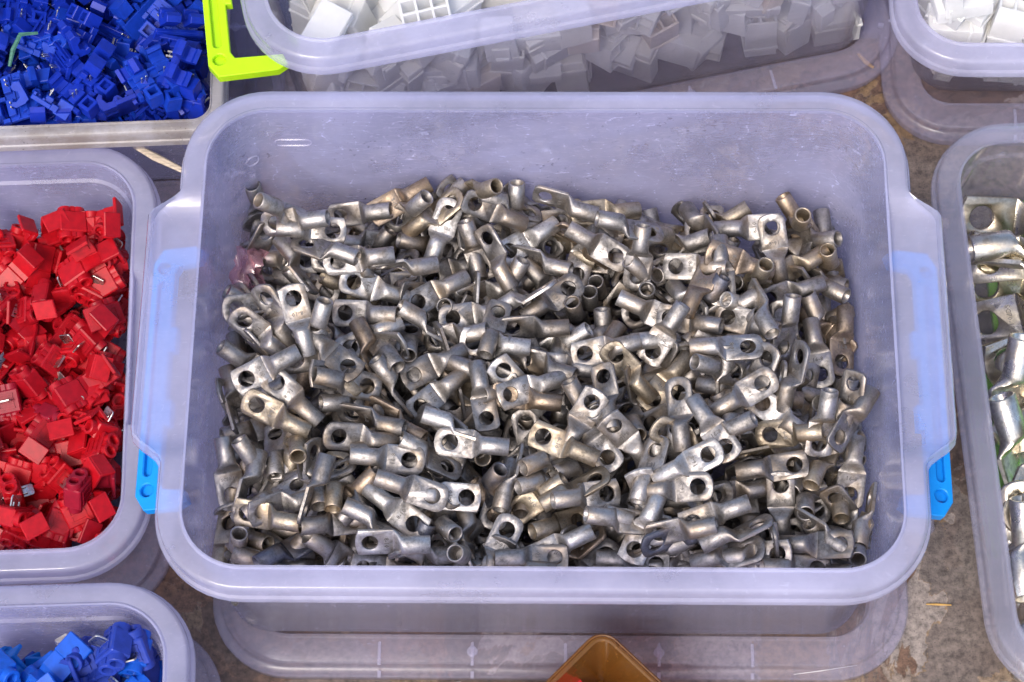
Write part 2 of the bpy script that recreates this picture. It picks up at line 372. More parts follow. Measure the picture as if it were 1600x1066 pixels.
# ---------------------------------------------------------------- dark blue double tap: ladder base, hook jaws, square sockets, bright pins
def tap_meshes(kind):
    m = 'blue_dark'
    bm = bmesh.new()
    add_box(bm, (0, 0, 0), (25, 10.5, 2.4), 0, bev=0.3)
    add_box(bm, (0, 4.4, 1.9), (24, 1.2, 1.6), 0); add_box(bm, (0, -0.6, 1.6), (24, 1.0, 1.0), 0)
    for x in (-6.2, 6.2):
        add_box(bm, (x, -3.0, 2.6), (8.6, 4.0, 3.2), 0, bev=0.3); add_box(bm, (x, 2.0, 1.7), (6.0, 0.7, 1.3), 0)
    for x in (-11.5, 0, 11.5): add_box(bm, (x, -7.0, 0.6), (2.2, 3.6, 3.4), 0, bev=0.2)
    base = to_mesh('base', bm, [m], 30)
    parts = [('base', base)]
    for x in (-6.2, 6.2):
        j = shape2d([[(-5, 0), (5, 0), (6.2, 2.6), (6.2, 7.4), (4.0, 9.2), (2.6, 7.8), (3.4, 6.0), (2.2, 3.6), (-0.6, 3.2), (-2.2, 5.0), (-4.2, 5.2), (-6.0, 3.0)]], 7.6, 0.25)
        bmesh.ops.transform(j, matrix=Matrix.Translation((x, 8.6 if kind == 0 else 9.5, 0)) @ Matrix.Rotation(R_(90 if kind == 0 else 60), 4, 'X').inverted() @ Matrix.Rotation(R_(90), 4, 'Y') if kind else
                            Matrix.Translation((x, 7.0, -1.0)) @ Matrix.Rotation(R_(90), 4, 'Z') @ Matrix.Rotation(R_(90), 4, 'X'), verts=j.verts)
        parts.append(('jaw', to_mesh('jaw', j, [m], 30)))
        s = bmesh.new()
        sq = lambda r, z: [(x + a * r, -11.2 + b * r, z) for a, b in ((-1, -1), (1, -1), (1, 1), (-1, 1))]
        ring_loft(s, [sq(3.6, -2.0), sq(3.6, 6.0), sq(3.3, 6.4), sq(2.1, 6.4), sq(2.1, 1.5)], cap0=True, cap1=True)
        parts.append(('socket', to_mesh('socket', s, [m], 30)))
        b = bmesh.new()
        for dx in (-1.2, 1.2): add_box(b, (x + dx, -2.2, 5.6), (1.1, 0.7, 4.2), 0, Matrix.Rotation(R_(8), 3, 'Y'), 0.15)
        parts.append(('pin', to_mesh('pin', b, ['blade'], 30)))
    return parts
TAPS = [tap_meshes(0), tap_meshes(1)]

# ---------------------------------------------------------------- white connector housing: shell with cells, latch ramp, end collar
def housing_meshes(nx, ny, ln):
    c, wl = 6.6, 1.0
    W, H = nx * c + wl, ny * c + wl
    bm = bmesh.new()
    rect = lambda x0, x1, y0, y1, z: [(x0, y0, z), (x1, y0, z), (x1, y1, z), (x0, y1, z)]
    for i in range(nx):
        for j in range(ny):
            x0 = -W / 2 + i * c; y0 = -H / 2 + j * c
            ring_loft(bm, [rect(x0 + wl, x0 + c, y0 + wl, y0 + c, ln / 2), rect(x0 + wl, x0 + c, y0 + wl, y0 + c, ln / 2 - 9)], cap1=True)
    r = lambda z, d=0: rect(-W / 2 + d, W / 2 - d, -H / 2 + d, H / 2 - d, z)
    ring_loft(bm, [r(ln / 2), r(-ln / 2 + .5), r(-ln / 2, .5)], cap1=True)
    # front lattice
    for i in range(nx + 1): add_box(bm, (-W / 2 + i * c + wl / 2, 0, ln / 2), (wl, H - .02, 0.3), 0)
    for j in range(ny + 1): add_box(bm, (0, -H / 2 + j * c + wl / 2, ln / 2 + .01), (W - .03, wl, 0.3), 0)
    shell = to_mesh('shell', bm, ['white'], 30)
    bm = bmesh.new()
    add_box(bm, (0, H / 2 + 0.55, ln / 2 - 6), (W * .55, 1.1, 9.0), 0, bev=0.2); add_box(bm, (0, H / 2 + 1.2, ln / 2 - 3.2), (W * .4, 1.6, 2.2), 0, bev=0.3)
    latch = to_mesh('latch', bm, ['white'], 30)
    bm = bmesh.new()
    add_box(bm, (0, 0, -ln / 2 + 5.5), (W + 1.4, H + 1.4, 1.6), 0, bev=0.3)
    collar = to_mesh('collar', bm, ['white'], 30)
    return [('shell', shell), ('latch', latch), ('collar', collar)]
HOUSINGS = [housing_meshes(2, 2, 24), housing_meshes(3, 2, 22), housing_meshes(2, 1, 24)]

# ---------------------------------------------------------------- storage boxes and lids
def rr_path(w, d, r, nc=10, ns=24):
    """rounded rectangle, counter-clockwise: points and outward normals"""
    out = []
    for cx_, cy_, a0 in ((1, -1, -90), (1, 1, 0), (-1, 1, 90), (-1, -1, 180)):
        c = (cx_ * (w / 2 - r), cy_ * (d / 2 - r))
        for k in range(nc + 1):
            a = R_(a0 + 90.0 * k / nc); n = (math.cos(a), math.sin(a))
            out.append(((c[0] + r * n[0], c[1] + r * n[1]), n))
        nx = {-90: ((1, 1)), 0: (-1, 1), 90: (-1, -1), 180: (1, -1)}[a0]
        p0 = out[-1]; c2 = (nx[0] * (w / 2 - r), nx[1] * (d / 2 - r)); e = (c2[0] + r * p0[1][0], c2[1] + r * p0[1][1])
        for k in range(1, ns):
            t = k / ns
            out.append(((p0[0][0] + (e[0] - p0[0][0]) * t, p0[0][1] + (e[1] - p0[0][1]) * t), p0[1]))
    return out
def off(path, o, z): return [(p[0] + n[0] * o, p[1] + n[1] * o, z) for p, n in path]
RIM_A = [(0, -1.4), (-.1, .9), (.7, 1.0), (1.6, .1), (4.8, .5), (9.0, .4), (10.3, -.2), (11.0, -1.5), (11.1, -5.8), (11.2, -6.6), (12.5, -7.0), (12.9, -8.0), (12.7, -11.0), (11.4, -11.2), (10.2, -6.4), (9.6, -2.2), (1.5, -1.7)]
RIM_W = [(0, -1.4), (0, .2), (1.3, .5), (2.0, -4.6), (.50, -5.0), (.905, -4.8), (.925, -.4), (.94, .3), (.975, .3), (1.0, -1.0), (1.005, -6.8), (1.03, -7.6), (1.03, -10.6), (.99, -11.0), (.96, -7.0), (.92, -6.4), (1.5, -6.4)]
WING_ABS = (0, 1, 2, 3, 16)
def make_rim(W, D, r, H, wing, wy0, wy1, mat, soft=14.0, k_=1.0):
    path = rr_path(W, D, r, 12, 56)
    # extra points where the wings start and end
    bm = bmesh.new(); R = []
    sm = lambda t: (lambda u: u * u * (3 - 2 * u))(max(0.0, min(1.0, t)))
    for p, n in path:
        w = 0.0
        if wing and abs(n[0]) > 0.99: w = sm((p[1] - wy0) / soft + .5) * sm((wy1 - p[1]) / soft + .5)
        ring = []
        for k, ((ao, az), (wo_, wz)) in enumerate(zip(RIM_A, RIM_W)):
            wo2 = wo_ if k in WING_ABS else wo_ * (11.1 + wing)
            o = ao + (wo2 - ao) * w; z = az + (wz - az) * w
            ring.append((p[0] + n[0] * o * k_, p[1] + n[1] * o * k_, H + z))
        R.append(ring)
    ring_loft(bm, R, close_loft=True)
    return to_mesh('rim', bm, [mat], 38)
def make_body(W, D, r, H, z0, draft, mat, ledge=0):
    path = rr_path(W, D, r, 10, 8)
    f = lambda z: -draft * (1 - (z - z0) / (H - z0))
    prof = [(-draft - 9, z0), (-draft - 3.2, z0 + 1.5), (f(z0 + 8) + 1.3, z0 + 8)]
    if ledge: prof += [(f(H - ledge) - 1.2 + 1.3, H - ledge - 1.6), (f(H - ledge) + 1.3, H - ledge)]
    prof += [(1.3, H - 1.7), (0, H - 1.7)]
    if ledge: prof += [(f(H - ledge), H - ledge), (f(H - ledge) - 1.6, H - ledge - 1.2)]
    prof += [(f(z0 + 9), z0 + 9), (-draft - 3.6, z0 + 3.2), (-draft - 9, z0 + 1.5)]
    bm = bmesh.new(); ring_loft(bm, [off(path, o, z) for o, z in prof], cap0=True, cap1=True)
    return to_mesh('body', bm, [mat], 38)
def make_lid_border(W, D, r, mat, tabs=True):
    path = rr_path(W, D, r, 10, 4)
    prof = [(-.4, .4), (0, 1.2), (0, 5.6), (-.8, 6.4), (-3.4, 6.6), (-4.4, 7.4), (-5.0, 11.2), (-5.8, 11.9), (-17.2, 11.6), (-17.8, 12.3), (-19.0, 12.3), (-19.6, 11.2), (-19.8, 9.2), (-20.4, 8.6), (-20.4, 7.0), (-16, 7.0), (-8, 4.0), (-7, .0)]
    bm = bmesh.new(); ring_loft(bm, [off(path, o, z) for o, z in prof], close_loft=True)
    if tabs:
        for s in (-1, 1):
            add_box(bm, (s * (W / 2 + 7), 3, 4.0), (16, 104, 5.0), 0, bev=1.2)
    return to_mesh('border', bm, [mat], 38)
def make_lid_plate(W, D, r, mat):
    path = rr_path(W, D, r, 10, 4); bm = bmesh.new()
    ring_loft(bm, [off(path, -20.5, 7.4), off(path, -20.5, 8.3)], cap0=True, cap1=True)
    return to_mesh('plate', bm, [mat], 38)
def make_rib(dot, mat):
    bm = bmesh.new(); add_box(bm, (0, -.6, 0), (1.6, 11.4, 1.0), 0, bev=0.3); add_box(bm, (0, -9.6, -4.4), (1.6, 3.0, 2.0), 0)
    if dot:
        c = lambda r, z: [(x, y, z) for x, y in circle_pts(0, .5, r, 14)]
        ring_loft(bm, [c(2.6, -.5), c(2.6, .6), (c(2.2, .9))], cap0=True, cap1=True)
    return to_mesh('rib', bm, [mat], 35)
def lid_thing(label, group, loc, yaw, W, D, r, mat, ribs=True, tabs=True):
    root = obj('box_lid', None, None, loc, (0, 0, yaw)); tag(root, label, 'lid', group)
    obj('border', make_lid_border(W, D, r, mat, tabs), root); obj('plate', make_lid_plate(W, D, r, 'lid_clear' if mat == 'lid' else mat), root)
    if ribs:
        rb = [make_rib(False, 'rib' if mat == 'lid' else mat), make_rib(True, 'rib' if mat == 'lid' else mat)]
        n = int((W - 2 * r) / 2 / 44)
        for s in (-1, 1):
            for k in range(-n, n + 1):
                obj('rib', rb[k % 2], root, (k * .044 + .003, s * (D / 2 - 10.4) * MM, .0121), (0, 0, 0 if s < 0 else math.pi))
            m = int((D - 2 * r) / 2 / 44)
            for k in range(-m, m + 1):
                obj('rib', rb[(k + 1) % 2], root, (s * (W / 2 - 10.4) * MM, k * .044, .0121), (0, 0, s * math.pi / 2))
    return root
def latch_mesh(mat, arm=20.0):
    """C-shaped clip: long bar with a slot and a round dimple near each end, two arms that reach to the box"""
    Lh, w = 64.0, 11.0
    out = [(0, -Lh + 7), (4.5, -Lh), (arm, -Lh), (arm + 5, -Lh + 3), (arm + 3, -Lh + 8.5), (w + 2, -Lh + 9.5), (w, -Lh + 13), (w, -24), (w + 3, -24), (w + 3, -12), (w, -12),
           (w, 12), (w + 3, 12), (w + 3, 24), (w, 24), (w, Lh - 13), (w + 2, Lh - 9.5), (arm + 3, Lh - 8.5), (arm + 5, Lh - 3), (arm, Lh), (4.5, Lh), (0, Lh - 7)]
    def slot(y0, y1, x, h): return [(x + h * math.cos(a), (y0 if k < 7 else y1) + h * math.sin(a)) for k, a in enumerate([math.pi + k * math.pi / 6 for k in range(7)] + [k * math.pi / 6 for k in range(7)])]
    holes = [slot(-46, 46, 5.0, 1.9), circle_pts(5.4, -54.5, 3.1, 16), circle_pts(5.4, 54.5, 3.1, 16)]
    bm = shape2d([out] + holes, 5.6, 0.5)
    web = shape2d([[(1.2, -Lh + 8), (w - 1.2, -Lh + 8), (w - 1.2, Lh - 8), (1.2, Lh - 8)]], 1.6, 0.1)
    merge(bm, web, 0, Matrix.Translation((0, 0, -0.9)))
    return to_mesh('latch', bm, [mat], 35)
def storage_box(name, label, cat, group, loc, yaw, body, rim, bm_='clear', latches=()):
    root = obj(name, None, None, loc, (0, 0, yaw)); tag(root, label, cat, group)
    obj('body', body, root); obj('rim', rim, root)
    for me, l, rz, rx, ry, lab in latches:
        la = obj('latch', me, root, l, (rx, ry, rz)); tag(la, lab)
    return root

ground_bm = bmesh.new()
add_box(ground_bm, (0, 100, -20), (1500, 1300, 40), 0)
tag(obj('ground', to_mesh('ground', ground_bm, ['ground'], 0)), 'brown and grey mottled stone slab under the boxes', kind='structure')

BG = 'clear plastic boxes of connectors'; LG = 'box lids lying under the boxes'
LATCH_B, LATCH_G = latch_mesh('latch_blue'), latch_mesh('latch_lime', 33.0)
BW, BD, BR, BH, BZ = 310.0, 221.5, 27.0, 134.7, 10.5
big_body = make_body(BW, BD, BR, BH, BZ, 8.2, 'clear'); big_rim = make_rim(BW, BD, BR, BH, 14.0, -56.0, 64.0, 'rim')
MAIN_YAW = -0.05109
storage_box('storage_box', 'large clear lavender plastic box full of silver cable lugs, two blue latches', 'storage box', BG, (0, 0, 0), MAIN_YAW, big_body, big_rim, latches=(
    (LATCH_B, (-.1795, -.014, .1085), 0.0, 0.0, R_(-14), 'blue latch hanging under the handle'), (LATCH_B, (.1800, -.0145, .1075), math.pi, 0.0, R_(-14), 'blue latch hanging under the handle')))
def ring_mark(a, b, w=.45, n=20):
    bm = bmesh.new(); P = []
    for k in range(n):
        t = 2 * math.pi * k / n; x = math.cos(t) * b + (a if math.cos(t) > 0 else -a); z = math.sin(t) * b
        nx, nz = math.cos(t), math.sin(t)
        P.append([(x + nx * w, .25, z + nz * w), (x, -.35, z), (x - nx * w, .25, z - nz * w)])
    ring_loft(bm, P, close_loft=True)
    return to_mesh('mould_mark', bm, ['rib'], 40)
_main = bpy.data.objects['storage_box']
obj('mould_mark', ring_mark(0, 3.4), _main, (-.1390, .1027, .100), (R_(-4), 0, R_(32)))
obj('mould_mark', ring_mark(6.0, 2.6), _main, (-.1190, .1084, .108), (R_(-4), 0, 0))
lid_thing('clear lid under the large box of silver cable lugs', LG, (.0077, 0, 0), MAIN_YAW, BW + 23, BD + 25, BR + 11, 'lid')

TOP_YAW = R_(9.74)
storage_box('storage_box', 'clear lavender box of white connector housings, standing askew behind the lug box', 'storage box', BG, (.0160, .2853, 0), TOP_YAW, make_body(BW, BD, BR, BH, BZ, 8.2, 'thin'), big_rim, latches=(
    (LATCH_G, (-.1845, -.0420, .110), R_(-4.5), 0.0, 0.0, 'lime latch swung out flat'),))
lid_thing('clear lid under the askew box of white connector housings', LG, (.0200, .2890, 0), TOP_YAW, BW + 23, BD + 25, BR + 11, 'lid')

def small_box(label, W, D, H, cx_, cy_, yaw, mats=('clear', 'rim'), wing=0.0, r=26.0, draft=6.0, ledge=13, z0=10.5, name='storage_box', lid=None, lid_label='', lid_mat='lid', lid_off=(0, 0), rimw=11.1):
    b = make_body(W - 2 * rimw, D - 2 * rimw, r, H, z0, draft, mats[0], ledge); rm = make_rim(W - 2 * rimw, D - 2 * rimw, r, H, wing, -38, 38, mats[1], 3.0 if wing < 5 else 11.0, rimw / 11.1)
    o = storage_box(name, label, 'storage box', BG, (cx_, cy_, 0), yaw, b, rm)
    if lid_label: lid_thing(lid_label, LG, (cx_ + lid_off[0], cy_ + lid_off[1], 0), yaw, W + 4, D + 4, r + 11, lid_mat)
    return o
# red splices: corner of the frame at the outer right / front / back edges
RED_BOX = dict(x1=-.1863, y0=-.0775, y1=.1455, H=62.0, W=300.0)
small_box('clear lavender box holding red wire splices', RED_BOX['W'], (RED_BOX['y1'] - RED_BOX['y0']) * 1000, RED_BOX['H'], RED_BOX['x1'] - RED_BOX['W'] / 2000, (RED_BOX['y0'] + RED_BOX['y1']) / 2, R_(-0.6), wing=0.8,
          lid_label='clear lid under the box of red wire splices', lid_off=(.003, -.001))
LL_BOX = dict(x1=-.1640, y0=-.31, y1=-.0885, H=80.0, W=300.0)
small_box('clear lavender box holding light blue and violet blue wire splices', LL_BOX['W'], (LL_BOX['y1'] - LL_BOX['y0']) * 1000, LL_BOX['H'], LL_BOX['x1'] - LL_BOX['W'] / 2000, (LL_BOX['y0'] + LL_BOX['y1']) / 2, R_(-0.8),
          lid_label='clear lid under the box of light blue wire splices', lid_off=(.003, .0))
TL_BOX = dict(x1=-.1490, y0=.1360, y1=.352, H=86.0, W=310.0)
small_box('dirty white edged box heaped with dark blue tap connectors', TL_BOX['W'], (TL_BOX['y1'] - TL_BOX['y0']) * 1000, TL_BOX['H'], TL_BOX['x1'] - TL_BOX['W'] / 2000, (TL_BOX['y0'] + TL_BOX['y1']) / 2, R_(-0.4), mats=('clear', 'dirty_rim'), r=9.0, rimw=6.5,
          lid_label='clear lid under the box of dark blue tap connectors', lid_off=(.004, -.004))
TR_BOX = dict(x0=.1895, y0=.1605, H=72.0, W=300.0, D=222.0)
small_box('clear lavender box with large white connector housings, beyond the big lug box', TR_BOX['W'], TR_BOX['D'], TR_BOX['H'], TR_BOX['x0'] + .15, TR_BOX['y0'] + .111 - .004, R_(-3.0), mats=('thin', 'rim'), r=24.0,
          lid_label='clear lid under the box of large white housings', lid_off=(.003, -.006))
RB_BOX = dict(x0=.1942, y0=-.1570, y1=.1265, H=76.0, W=300.0)
small_box('colourless clear box holding large silver cable lugs', RB_BOX['W'], (RB_BOX['y1'] - RB_BOX['y0']) * 1000, RB_BOX['H'], RB_BOX['x0'] + .15, (RB_BOX['y0'] + RB_BOX['y1']) / 2, R_(0.0), mats=('glassy', 'glassy_rim'), r=24.0, draft=4.0, ledge=11,
          lid_label='lime green lid under the box of large silver cable lugs', lid_mat='lime', lid_off=(.036, -.008))

# amber tray, one corner pointing to the big box
def amber_tray():
    root = obj('amber_tray', None, None, (.0195, -.1665, 0), (0, 0, R_(45 - 2.0)))
    tag(root, 'amber yellow translucent tray holding a red splice, one corner pointing at the lug box', 'tray')
    W, r, H = 72.0, 8.0, 58.0
    path = rr_path(W, W, r, 8, 4)
    bm = bmesh.new()
    ring_loft(bm, [off(path, o, z) for o, z in [(-7, .2), (-5, .6), (-3.6, 3), (0.2, H - 1.2), (-.4, H - .2), (-1.4, H), (-2.2, H - .8), (-6, 4), (-7, 3.2)]], cap0=True, cap1=True)
    obj('body', to_mesh('body', bm, ['amber'], 38), root)
    bm = bmesh.new()
    ring_loft(bm, [off(path, o, z) for o, z in [(0.3, H - 5), (1.5, H - 4.6), (1.6, H - 2.0), (0.9, H - 1.2), (0.3, H - 1.4)]], close_loft=True)
    obj('rim', to_mesh('rim', bm, ['amber'], 38), root)
amber_tray()

# ---------------------------------------------------------------- litter: splinter, straws, film scrap, string, thread
def stick(name, label, cat, pts, r, mat, flat=1.0, seg=6):
    """a bent strip through world points (metres), tapering to its ends"""
    P = [Vector(p) * 1000 for p in pts]; o0 = P[0].copy(); rings = []
    for i, p in enumerate(P):
        t = (P[min(i + 1, len(P) - 1)] - P[max(i - 1, 0)]).normalized(); s = t.cross(Vector((0, 0, 1))).normalized(); u = s.cross(t)
        k = r * (0.6 if i in (0, len(P) - 1) else 1.0)
        rings.append([p - o0 + s * math.cos(a) * k + u * math.sin(a) * k * flat for a in [2 * math.pi * j / seg for j in range(seg)]])
    bm = bmesh.new(); ring_loft(bm, rings, cap0=True, cap1=True)
    return tag(obj(name, to_mesh(name, bm, [mat], 40), None, pts[0]), label, cat)
def film_scrap():
    rnd = random.Random(4); bm = bmesh.new(); n = 9
    g = [[None] * n for _ in range(n)]; h = [[None] * n for _ in range(n)]
    for i in range(n):
        for j in range(n):
            x = (i - 4) * 2.2 + rnd.uniform(-.8, .8); y = (j - 4) * 3.0 + rnd.uniform(-.8, .8); z = 4 * math.sin(i * 1.3) * math.cos(j * 1.1) + rnd.uniform(-2, 2)
            g[i][j] = bm.verts.new((x, y, z)); h[i][j] = bm.verts.new((x, y, z + .25))
    for i in range(n - 1):
        for j in range(n - 1):
            bm.faces.new((g[i][j], g[i][j + 1], g[i + 1][j + 1], g[i + 1][j])); bm.faces.new((h[i][j], h[i + 1][j], h[i + 1][j + 1], h[i][j + 1]))
    for k in range(n - 1):
        for a, b, c, d in ((g[k][0], g[k + 1][0], h[k + 1][0], h[k][0]), (g[k + 1][n - 1], g[k][n - 1], h[k][n - 1], h[k + 1][n - 1]), (g[0][k + 1], g[0][k], h[0][k], h[0][k + 1]), (g[n - 1][k], g[n - 1][k + 1], h[n - 1][k + 1], h[n - 1][k])):
            bm.faces.new((a, b, c, d))
    return to_mesh('film_scrap', bm, ['film'], 50)
tag(obj('film_scrap', film_scrap(), None, (-.1375, .0570, .086), (R_(35), R_(40), R_(10))), 'crumpled scrap of pink plastic film among the lugs', 'film scrap')
stick('wood_splinter', 'pale dry wood splinter stuck between the boxes', 'splinter', [(-.1985, .146, .055), (-.188, .1395, .0545), (-.172, .131, .052)], 2.2, 'wood', 0.6)
stick('straw', 'short yellow straw on the stone beside the askew box lid', 'straw', [(.1765, .212, .002), (.1800, .2065, .0022), (.1838, .203, .002)], 1.3, 'straw', 0.7)
stick('straw', 'bent straw bit standing near the upper tab of the lid', 'straw', [(.1755, .240, .002), (.179, .234, .003), (.1815, .231, .002)], 1.2, 'straw', 0.7)
stick('straw', 'tiny straw crumb on the stone at the rim corner of the lug box', 'straw', [(.1755, .1605, .0015), (.1768, .157, .002), (.1768, .154, .0015)], 1.0, 'straw', 0.7)
stick('straw', 'thin red brown straw on the stone next to the colourless box', 'straw', [(.1790, -.0930, .001), (.185, -.0935, .0012), (.191, -.0940, .001)], 0.6, 'straw', 0.7)
stick('thread', 'loose white thread along the front edge of the big lid', 'thread', [(-.135, -.1245, .0075), (-.115, -.1255, .008), (-.095, -.122, .0085), (-.070, -.1235, .0075), (-.045, -.1235, .008)], 0.22, 'thread')
stick('thread', 'short white hair on the corner of the big lid', 'thread', [(.112, -.1265, .0072), (.125, -.1255, .0078), (.142, -.1235, .0074)], 0.18, 'thread')
stick('green_string', 'frayed green string lying on the dark blue connectors', 'string', [(-.2545, .1735, .0905), (-.2525, .181, .0935), (-.249, .189, .0945), (-.2405, .190, .0935)], 1.3, 'string', 0.8)

